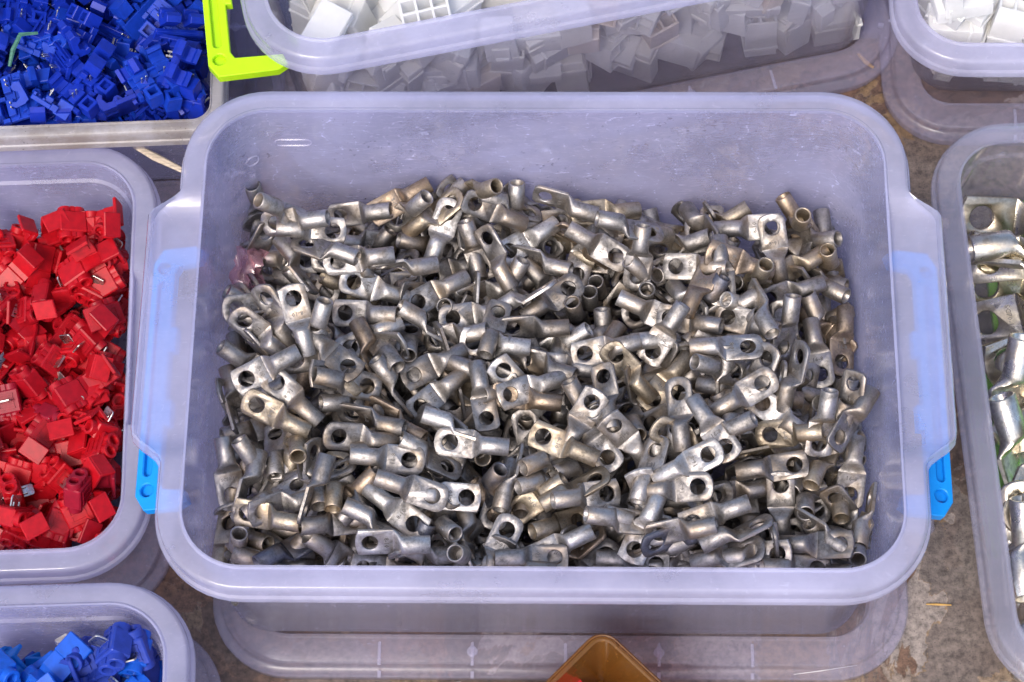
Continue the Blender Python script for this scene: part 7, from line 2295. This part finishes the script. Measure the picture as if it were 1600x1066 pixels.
  (0,-424,1841,429,585,-566,466,-348,0,'white connector housing, four-cell, sideways, at front wall, latch half, second from front'),
  (1,-43,1957,284,132,342,930,-31,0,'white connector housing, six-cell, cells down, behind front row, latch half, farther back'),
  (0,-994,1801,657,259,-595,-533,-543,0,'white connector housing, four-cell, cells down, at front wall, latch end'),
  (1,-628,2028,727,89,209,-717,-659,0,'white connector housing, six-cell, cells down, behind front row, latch end'),
  (1,-226,2031,535,675,655,306,146,0,'white connector housing, six-cell, sideways, behind front row, latch half, nearer front'),
  (0,-37,2121,689,127,67,67,987,0,'white connector housing, four-cell, cells up, behind front row, latch half'),
  (1,793,2207,440,409,-581,-509,-486,0,'white connector housing, six-cell, cells down, farther in, far half'),
  (1,484,2107,667,57,984,161,42,0,'white connector housing, six-cell, cells down, behind front row, middle, second from front'),
  (0,-92,2087,908,483,488,-552,-474,1,'off-white connector housing, four-cell, sideways, behind front row, latch half'),
  (1,739,2100,868,761,597,97,236,0,'white connector housing, six-cell, cells up, behind front row, far half'),
  (2,859,2104,792,320,327,-606,-651,1,'off-white connector housing, two-cell, sideways, behind front row, far half, nearer front'),
  (0,605,2110,547,598,422,-494,-469,0,'white connector housing, four-cell, sideways, behind front row, far half'),
  (0,-828,2118,893,27,-416,907,-56,0,'white connector housing, four-cell, cells down, behind front row, latch end, farther back'),
  (2,1249,2110,763,84,-580,-804,98,2,'yellowed white connector housing, two-cell, cells down, behind front row, far end'),
  (0,-1034,2121,893,977,-30,-3,211,1,'off-white connector housing, four-cell, cells up, behind front row, latch end'),
  (2,-793,1909,673,606,647,279,368,2,'yellowed white connector housing, two-cell, sideways, at front wall, latch end'),
  (0,970,2209,386,897,-115,-40,424,0,'white connector housing, four-cell, cells up, farther in, far half, nearer front'),
  (2,-175,2188,718,31,-429,-901,63,0,'white connector housing, two-cell, cells down, farther in, latch half'),
  (2,915,2138,751,721,-669,-15,178,0,'white connector housing, two-cell, sideways, behind front row, far half, fourth from front'),
  (0,-350,2071,737,116,-253,-959,-54,0,'white connector housing, four-cell, cells down, behind front row, latch half'),
  (2,1174,2183,598,36,-26,-717,695,1,'off-white connector housing, two-cell, sideways, farther in, far end'),
  (2,-800,2096,628,106,992,59,-30,0,'white connector housing, two-cell, cells down, behind front row, latch end, farther back'),
  (0,61,2151,802,94,120,-717,-680,1,'off-white connector housing, four-cell, cells down, behind front row, middle, third from front'),
  (0,-331,1928,246,326,-389,643,-574,0,'white connector housing, four-cell, sideways, at front wall, latch half, fourth from front'),
  (1,-684,1838,435,449,-559,-400,-571,0,'white connector housing, six-cell, sideways, at front wall, latch end'),
  (2,1086,2127,773,475,320,-519,-635,0,'white connector housing, two-cell, sideways, behind front row, far half, third from front'),
  (0,235,2078,515,589,-600,306,-446,0,'white connector housing, four-cell, sideways, behind front row, middle, farther back'),
  (1,-447,2015,661,168,-264,598,-738,0,'white connector housing, six-cell, cells up, behind front row, latch half'),
  (0,522,2068,974,72,1,-732,-677,0,'white connector housing, four-cell, cells down, behind front row, middle'),
  (1,548,2134,235,91,70,763,636,0,'white connector housing, six-cell, cells down, behind front row, middle, third from front'),
  (2,1634,2232,628,777,-628,-45,11,0,'white connector housing, two-cell, sideways, farther in, far end, second from front'),
  (0,759,2260,536,732,678,35,47,0,'white connector housing, four-cell, cells up, farther in, far half, farther back'),
  (0,-1012,1891,559,778,603,-168,-51,1,'off-white connector housing, four-cell, cells up, at front wall, latch end, farther back'),
  (2,-653,2069,623,690,-686,90,-213,0,'white connector housing, two-cell, sideways, behind front row, latch end'),
  (1,-171,2076,239,644,618,265,364,0,'white connector housing, six-cell, sideways, behind front row, latch half, farther back'),
  (0,-531,1831,298,58,956,273,-97,0,'white connector housing, four-cell, cells down, at front wall, latch half'),
  (1,-1055,2208,425,933,-17,58,-355,1,'off-white connector housing, six-cell, cells up, farther in, latch end'),
  (2,-956,1831,371,415,-547,485,-542,1,'off-white connector housing, two-cell, sideways, at front wall, latch end'),
  (1,-756,1874,299,892,4,17,452,0,'white connector housing, six-cell, cells up, at front wall, latch end'),
  (0,-34,2199,451,110,302,946,-45,0,'white connector housing, four-cell, cells down, farther in, latch half'),
  (2,-1131,2335,467,0,-919,-394,4,1,'off-white connector housing, two-cell, cells down, farther in, latch end'),
  (2,1569,2280,511,665,625,205,355,0,'white connector housing, two-cell, sideways, farther in, far end, third from front'),
  (2,1563,2367,200,482,368,-519,-603,0,'white connector housing, two-cell, sideways, farther in, far end, fourth from front'),
  (2,-951,2051,625,21,-597,799,71,0,'white connector housing, two-cell, cells down, behind front row, latch end, nearer front'),
  (1,-1047,2271,216,676,704,-159,-145,2,'yellowed white connector housing, six-cell, sideways, farther in, latch end'),
  (2,-928,1938,426,903,-46,-1,-427,1,'off-white connector housing, two-cell, cells up, behind front row, latch end, nearer front'),
  (1,-367,2246,483,185,-575,-231,-763,0,'white connector housing, six-cell, sideways, farther in, latch half'),
  (1,-503,1918,227,54,-28,-673,738,2,'yellowed white connector housing, six-cell, cells up, at front wall, latch half'),
  (1,-152,2225,285,675,108,-127,718,1,'off-white connector housing, six-cell, cells up, farther in, latch half'),
  (2,-1011,1785,419,659,-708,-215,133,0,'white connector housing, two-cell, cells down, at front wall, latch end'),
  (2,-787,2014,480,308,-32,-109,945,1,'off-white connector housing, two-cell, cells up, behind front row, latch end, farther back'),
  (1,185,2202,617,13,954,-297,-21,1,'off-white connector housing, six-cell, cells down, farther in, middle'),
  (0,1314,2201,766,605,412,639,-235,1,'off-white connector housing, four-cell, sideways, farther in, far end, farther back'),
  (0,2161,1917,584,494,446,-533,-523,0,'white large connector housing, four-cell, sideways, at front wall, askew box corner'),
  (0,2441,1926,624,984,-105,45,-140,0,'white large connector housing, four-cell, cells up, behind, middle'),
  (0,2270,1925,482,88,825,557,47,1,'off-white large connector housing, four-cell, cells down, at front wall, middle'),
  (2,2164,1924,823,521,-538,419,-514,0,'white large connector housing, two-cell, sideways, at front wall, askew box corner'),
  (1,2174,1978,346,517,-614,378,-461,2,'yellowed white large connector housing, six-cell, sideways, behind, askew box corner, nearer front'),
  (0,2421,1950,426,29,-8,-728,685,1,'off-white large connector housing, four-cell, sideways, behind, middle'),
  (0,2459,1946,281,697,712,51,-66,0,'white large connector housing, four-cell, sideways, at front wall, middle'),
  (2,2191,1979,246,361,622,505,-478,1,'off-white large connector housing, two-cell, sideways, behind, askew box corner'),
  (0,2519,1920,502,96,-840,-525,97,0,'white large connector housing, four-cell, cells down, at front wall, above large lugs'),
  (1,2282,1996,583,35,440,-897,18,0,'white large connector housing, six-cell, cells down, behind, middle'),
  (0,2485,1913,241,541,-591,-433,413,0,'white large connector housing, four-cell, sideways, at front wall, above large lugs'),
  (2,2091,1931,942,107,650,752,-18,0,'white large connector housing, two-cell, cells down, at front wall, askew box corner'),
  (1,2168,1982,701,906,101,-18,411,0,'white large connector housing, six-cell, cells up, behind, askew box corner'),
  (0,2160,2167,448,302,-85,6,-950,0,'white large connector housing, four-cell, cells up, behind, askew box corner'),
  (1,2175,2152,258,661,739,-129,-34,2,'yellowed white large connector housing, six-cell, sideways, behind, askew box corner, farther back'),
  (0,2598,2084,362,407,473,-575,-529,0,'white large connector housing, four-cell, sideways, behind, above large lugs'),
  (0,2640,1918,278,54,-978,-200,-13,2,'yellowed white large connector housing, four-cell, cells down, at front wall, above large lugs'),
  (1,2183,2286,329,9,-295,950,99,2,'yellowed white large connector housing, six-cell, cells down, farther in, askew box corner'),
 ],
 'white_rest': [
  (2,1573,2579,273,28,-47,-998,20,1,''),
  (2,1202,2478,278,45,-62,-996,-53,0,''),
  (1,18,2386,281,21,884,-455,-100,0,''),
  (0,492,2462,236,732,170,657,-54,1,''),
  (2,140,2491,190,584,656,288,382,2,''),
  (0,759,2592,242,46,-227,-694,682,0,''),
  (2,359,2324,187,700,710,-82,-3,1,''),
  (2,-863,1754,283,133,512,-846,-65,1,''),
  (2,-584,2385,240,357,-698,-327,-527,1,''),
  (0,649,2614,279,72,-969,-237,0,0,''),
  (0,1095,2630,230,439,605,-430,506,0,''),
  (1,1369,2689,273,662,-411,572,256,0,''),
  (1,-428,2374,259,251,-444,662,-550,1,''),
  (2,-698,2024,201,370,542,-498,-567,0,''),
  (2,-1053,2299,334,990,-33,-61,121,1,''),
  (0,-1016,1789,228,49,72,666,741,1,''),
  (2,987,2593,288,485,-74,-7,872,1,''),
  (2,-558,2191,290,178,98,-977,57,0,''),
  (2,-739,2184,286,2,-932,335,-137,0,''),
  (1,93,2184,299,194,-552,-811,-25,1,''),
  (1,203,2523,285,989,-24,20,-142,0,''),
  (2,-890,2325,230,639,-420,523,377,0,''),
  (1,1477,2544,337,991,-40,30,126,0,''),
  (1,-143,2466,264,26,-768,639,-34,1,''),
  (2,1047,2355,268,2,140,-990,3,0,''),
  (1,-331,2215,319,110,173,-613,-763,0,''),
  (2,791,2383,228,738,-160,-637,-155,0,''),
  (1,628,2334,317,97,142,984,-33,0,''),
  (0,298,2291,288,54,172,-983,20,1,''),
  (0,1535,2759,269,3,943,-332,6,2,''),
  (2,1200,2723,271,628,-39,6,-777,0,''),
  (0,975,2461,339,541,41,-3,840,2,''),
  (0,-985,2349,562,447,-533,-530,485,1,''),
  (2,37,2518,417,126,901,414,38,0,''),
  (1,1534,2728,444,533,-411,561,482,0,''),
  (2,860,2444,402,252,-750,174,586,0,''),
  (0,1350,2363,356,642,-210,717,172,0,''),
  (1,-268,2430,360,565,529,-531,-346,0,''),
  (1,1559,2368,349,253,-614,-263,-700,1,''),
  (2,-457,2132,384,729,654,186,79,0,''),
  (2,169,2140,466,42,-526,-849,19,2,''),
  (2,462,2312,399,231,242,655,677,2,''),
  (0,-734,2128,394,971,37,104,210,0,''),
  (2,-1031,2117,499,53,112,-667,-735,0,''),
  (2,-648,2150,483,617,338,654,-277,1,''),
  (1,-782,2339,507,481,70,62,872,0,''),
  (0,-607,2355,455,745,663,-76,-18,0,''),
  (2,-537,2183,578,108,-45,-733,670,0,''),
  (0,-928,2228,706,144,232,-720,-638,0,''),
  (1,-685,2300,776,265,222,-603,-719,0,''),
  (0,-297,2162,936,715,-665,-101,192,0,''),
  (2,-1160,2301,664,102,-752,642,114,1,''),
  (1,2782,2382,285,112,791,-599,55,1,''),
  (0,2325,2300,223,417,602,-411,542,2,''),
  (2,2981,1941,220,224,-174,-763,581,0,''),
  (2,2572,2625,290,175,-340,-924,14,0,''),
  (0,2267,2550,242,596,-440,-442,505,0,''),
  (2,2538,2268,226,485,-474,488,550,0,''),
  (0,3017,2169,222,310,668,283,-614,1,''),
  (2,3002,2474,216,94,224,-575,-782,1,''),
  (1,2698,2554,342,378,414,-563,-608,0,''),
  (2,3047,2457,322,270,-647,187,688,0,''),
  (0,2169,2479,316,807,-91,-67,579,0,''),
  (1,2688,2172,275,101,-942,320,-2,1,''),
  (2,3040,1845,278,992,-23,97,77,0,''),
  (2,2941,2241,280,631,407,-455,-478,0,''),
  (0,2173,2615,376,24,-415,909,43,0,''),
  (1,2822,1934,283,86,812,-565,-120,0,''),
  (0,3045,2599,300,545,-521,-456,472,0,''),
  (1,2397,2578,287,522,370,-649,411,2,''),
  (2,2903,2076,381,60,998,24,10,1,''),
  (2,2426,2374,290,694,-555,336,-311,1,''),
  (1,3031,2481,394,931,-49,85,353,1,''),
  (1,3034,2546,508,25,944,323,62,0,''),
  (1,3017,2158,410,266,-25,-44,-963,1,''),
  (2,2987,1983,408,349,-675,-290,-582,1,''),
  (0,2798,2576,434,49,-240,-964,108,0,''),
  (0,2157,2433,465,520,431,-550,491,0,''),
  (1,2255,2580,506,419,-83,-15,-904,1,''),
  (2,3085,2589,659,39,993,85,-66,0,''),
  (2,2622,2360,345,412,-110,70,-902,0,''),
  (2,2716,1935,442,528,-451,569,441,2,''),
  (0,3021,2423,573,388,-246,-680,571,1,''),
  (0,3016,2190,532,424,450,-577,-534,2,''),
  (1,2984,2009,546,684,-645,-215,263,0,''),
  (2,3028,1875,547,317,-154,-10,-936,0,''),
  (0,3033,2533,710,269,-208,725,-598,0,''),
  (0,2458,2301,369,165,-25,731,662,1,''),
  (2,2683,1944,526,771,-628,-109,5,0,''),
  (1,3042,2528,832,586,479,594,-273,0,''),
  (1,2199,2471,609,251,-638,267,677,0,''),
  (2,3054,1978,652,682,720,29,-129,0,''),
  (2,2855,2545,600,659,737,106,109,0,''),
  (0,2681,2551,503,656,698,-150,-245,0,''),
  (2,2730,2234,453,3,596,-801,-58,0,''),
  (2,2798,1893,560,531,-353,555,-534,0,''),
  (1,2502,2376,509,73,-817,-570,36,2,''),
  (0,2504,2604,514,29,898,430,85,0,''),
  (0,2617,2150,581,202,-98,16,-974,1,''),
  (2,2385,2146,679,292,389,620,616,1,''),
 ],
 'big': [
  (1,2188,-911,355,607,456,-24,-651,0,'silvery large cable lug flat, seventeenth from the rear wall of the colourless box'),
  (1,2304,-5,260,686,225,-183,-667,1,'yellowish silver large cable lug flat, tenth from the rear wall of the colourless box'),
  (1,2217,-785,424,677,295,148,-658,1,'yellowish silver large cable lug flat, fifteenth from the rear wall of the colourless box'),
  (0,2342,18,296,714,412,228,518,0,'silvery large cable lug tilted, ninth from the rear wall of the colourless box'),
  (1,2290,-1129,222,510,25,-11,-859,0,'silvery large cable lug flat, twentieth from the rear wall of the colourless box'),
  (1,2374,690,325,226,104,-271,930,1,'yellowish silver large cable lug flat, third from the rear wall of the colourless box'),
  (1,2395,561,266,915,394,57,-67,2,'olive grey large cable lug flat, sixth from the rear wall of the colourless box'),
  (1,2375,564,435,623,735,-262,54,0,'silvery large cable lug edgewise, fifth from the rear wall of the colourless box'),
  (0,2341,625,533,919,294,-262,-5,1,'yellowish silver large cable lug flat, fourth from the rear wall of the colourless box'),
  (0,2448,249,267,918,364,55,147,0,'silvery large cable lug flat, eighth from the rear wall of the colourless box'),
  (0,2421,969,260,938,338,60,-39,1,'yellowish silver large cable lug flat, first from the rear wall of the colourless box'),
  (1,2385,739,507,82,1,-325,-942,0,'silvery large cable lug edgewise, second from the rear wall of the colourless box'),
  (3,2328,403,367,940,204,-270,40,1,'yellowish silver large cable lug flat, seventh from the rear wall of the colourless box'),
  (1,2255,-12,403,571,496,-16,654,0,'silvery large cable lug tilted, eleventh from the rear wall of the colourless box'),
  (1,2246,-304,381,423,414,121,797,0,'silvery large cable lug tilted, twelfth from the rear wall of the colourless box'),
  (0,2161,-777,428,547,485,-455,-507,0,'silvery large cable lug edgewise, fourteenth from the rear wall of the colourless box'),
  (1,2319,-490,497,824,228,95,510,1,'yellowish silver large cable lug flat, thirteenth from the rear wall of the colourless box'),
  (1,2217,-841,410,632,257,-166,712,0,'silvery large cable lug flat, sixteenth from the rear wall of the colourless box'),
  (1,2170,-1123,404,575,407,-427,-567,0,'silvery large cable lug tilted, nineteenth from the rear wall of the colourless box'),
  (1,2154,-1119,377,651,387,-367,-540,0,'silvery large cable lug tilted, eighteenth from the rear wall of the colourless box'),
 ],
}

# ---------------------------------------------------------------- things in the boxes: (variant, x, y, z in 0.1 mm, quaternion x1000, tone, label)
from mathutils import Quaternion
TONES = {'lug': [(.45, .425, .405), (.385, .362, .345), (.31, .29, .275), (.42, .362, .285), (.35, .28, .22), (.61, .59, .57), (.20, .205, .24)],
         'big': [(.80, .77, .68), (.72, .66, .53), (.60, .54, .40)],
         'red': [(.95, .8, .85), (.76, .75, .9), (.62, 1.2, 1.7)],
         'blue': [(.7, 4.6, 1.35), (.9, 2.3, 1.15), (2.4, 1.2, .72)],
         'tap': [(.9, 1.0, .95), (1.1, 1.6, 1.05), (.75, .75, .72)],
         'white': [(1, 1, 1), (1, .99, .96), (1.0, .93, .85)]}
def place(name, cat, group, tones, rows, parts_of, scale=1.0):
    for v, x, y, z, qw, qx, qy, qz, tone, label in rows:
        root = obj(name, None, None, (x * 1e-4, y * 1e-4, z * 1e-4))
        root.rotation_mode = 'QUATERNION'; root.rotation_quaternion = Quaternion((qw, qx, qy, qz)).normalized()
        root.scale = (scale,) * 3
        tag(root, label, cat, group)
        for pn, me in parts_of(v):
            c = obj(pn, me, root); c.color = (.72, .71, .69, 1) if pn in ('blade', 'pin') else (*tones[tone], 1)
def mass(name, tones, rows, parts_of, label, scale=1.0):
    """the many hidden ones below: one joined object"""
    bm = bmesh.new(); mats = []
    for v, x, y, z, qw, qx, qy, qz, tone, _l in rows:
        mt = Matrix.Translation((x * 1e-4, y * 1e-4, z * 1e-4)) @ Quaternion((qw, qx, qy, qz)).normalized().to_matrix().to_4x4() @ Matrix.Scale(scale, 4)
        for pn, me in parts_of(v):
            t = me.copy(); t.transform(mt); idx = []
            for m in t.materials:
                if m not in mats: mats.append(m)
                idx.append(mats.index(m))
            n0 = len(bm.faces); bm.from_mesh(t); bm.faces.ensure_lookup_table()
            for f in bm.faces[n0:]: f.material_index = idx[f.material_index]
            bpy.data.meshes.remove(t)
    me = bpy.data.meshes.new(name); bm.to_mesh(me); bm.free()
    for m in mats: me.materials.append(m)
    o = obj(name, me); o.color = (*tones[1], 1); tag(o, label, kind='stuff')
lug_parts = lambda v: (('palm', LUGS[v][0]), ('barrel', LUGS[v][1]))
splice_parts = lambda c: (lambda v: tuple(zip(PARTS_SPLICE if v != 1 else PARTS_SPLICE[:3], SPLICE[c][v])))
place('cable_lug', 'cable lug', 'cable lugs in the big box', TONES['lug'], DATA['lug'], lug_parts, 0.95)
mass('lug_heap', TONES['lug'], DATA['lug_rest'], lug_parts, 'more cable lugs deeper in the heap', 0.95)
place('large_cable_lug', 'cable lug', 'large cable lugs in the colourless box', TONES['big'], DATA['big'], lambda v: (('palm', BIG_LUGS[v][0]), ('barrel', BIG_LUGS[v][1])), 1.6)
place('wire_splice', 'wire splice', 'red wire splices', TONES['red'], DATA['red'], splice_parts('red'), 0.92)
place('wire_splice', 'wire splice', 'blue wire splices', TONES['blue'], DATA['blue'], splice_parts('blue'), 1.05)
place('tap_connector', 'tap connector', 'dark blue tap connectors', TONES['tap'], DATA['tap'], lambda v: TAPS[v])
place('connector_housing', 'connector housing', 'white connector housings', TONES['white'], DATA['white'], lambda v: HOUSINGS[v], 1.15)
for k in ('red', 'blue', 'tap', 'white'):
    if DATA.get(k + '_rest'):
        mass({'red': 'splice_heap', 'blue': 'splice_heap', 'tap': 'connector_heap', 'white': 'housing_heap'}[k], TONES[k], DATA[k + '_rest'],
             {'red': splice_parts('red'), 'blue': splice_parts('blue'), 'tap': lambda v: TAPS[v], 'white': lambda v: HOUSINGS[v]}[k], 'more pieces deeper in the heap', {'white': 1.15, 'blue': 1.05, 'red': 0.92}.get(k, 1.0))
for b in [m for m in bpy.data.meshes if m.users == 0]: bpy.data.meshes.remove(b)
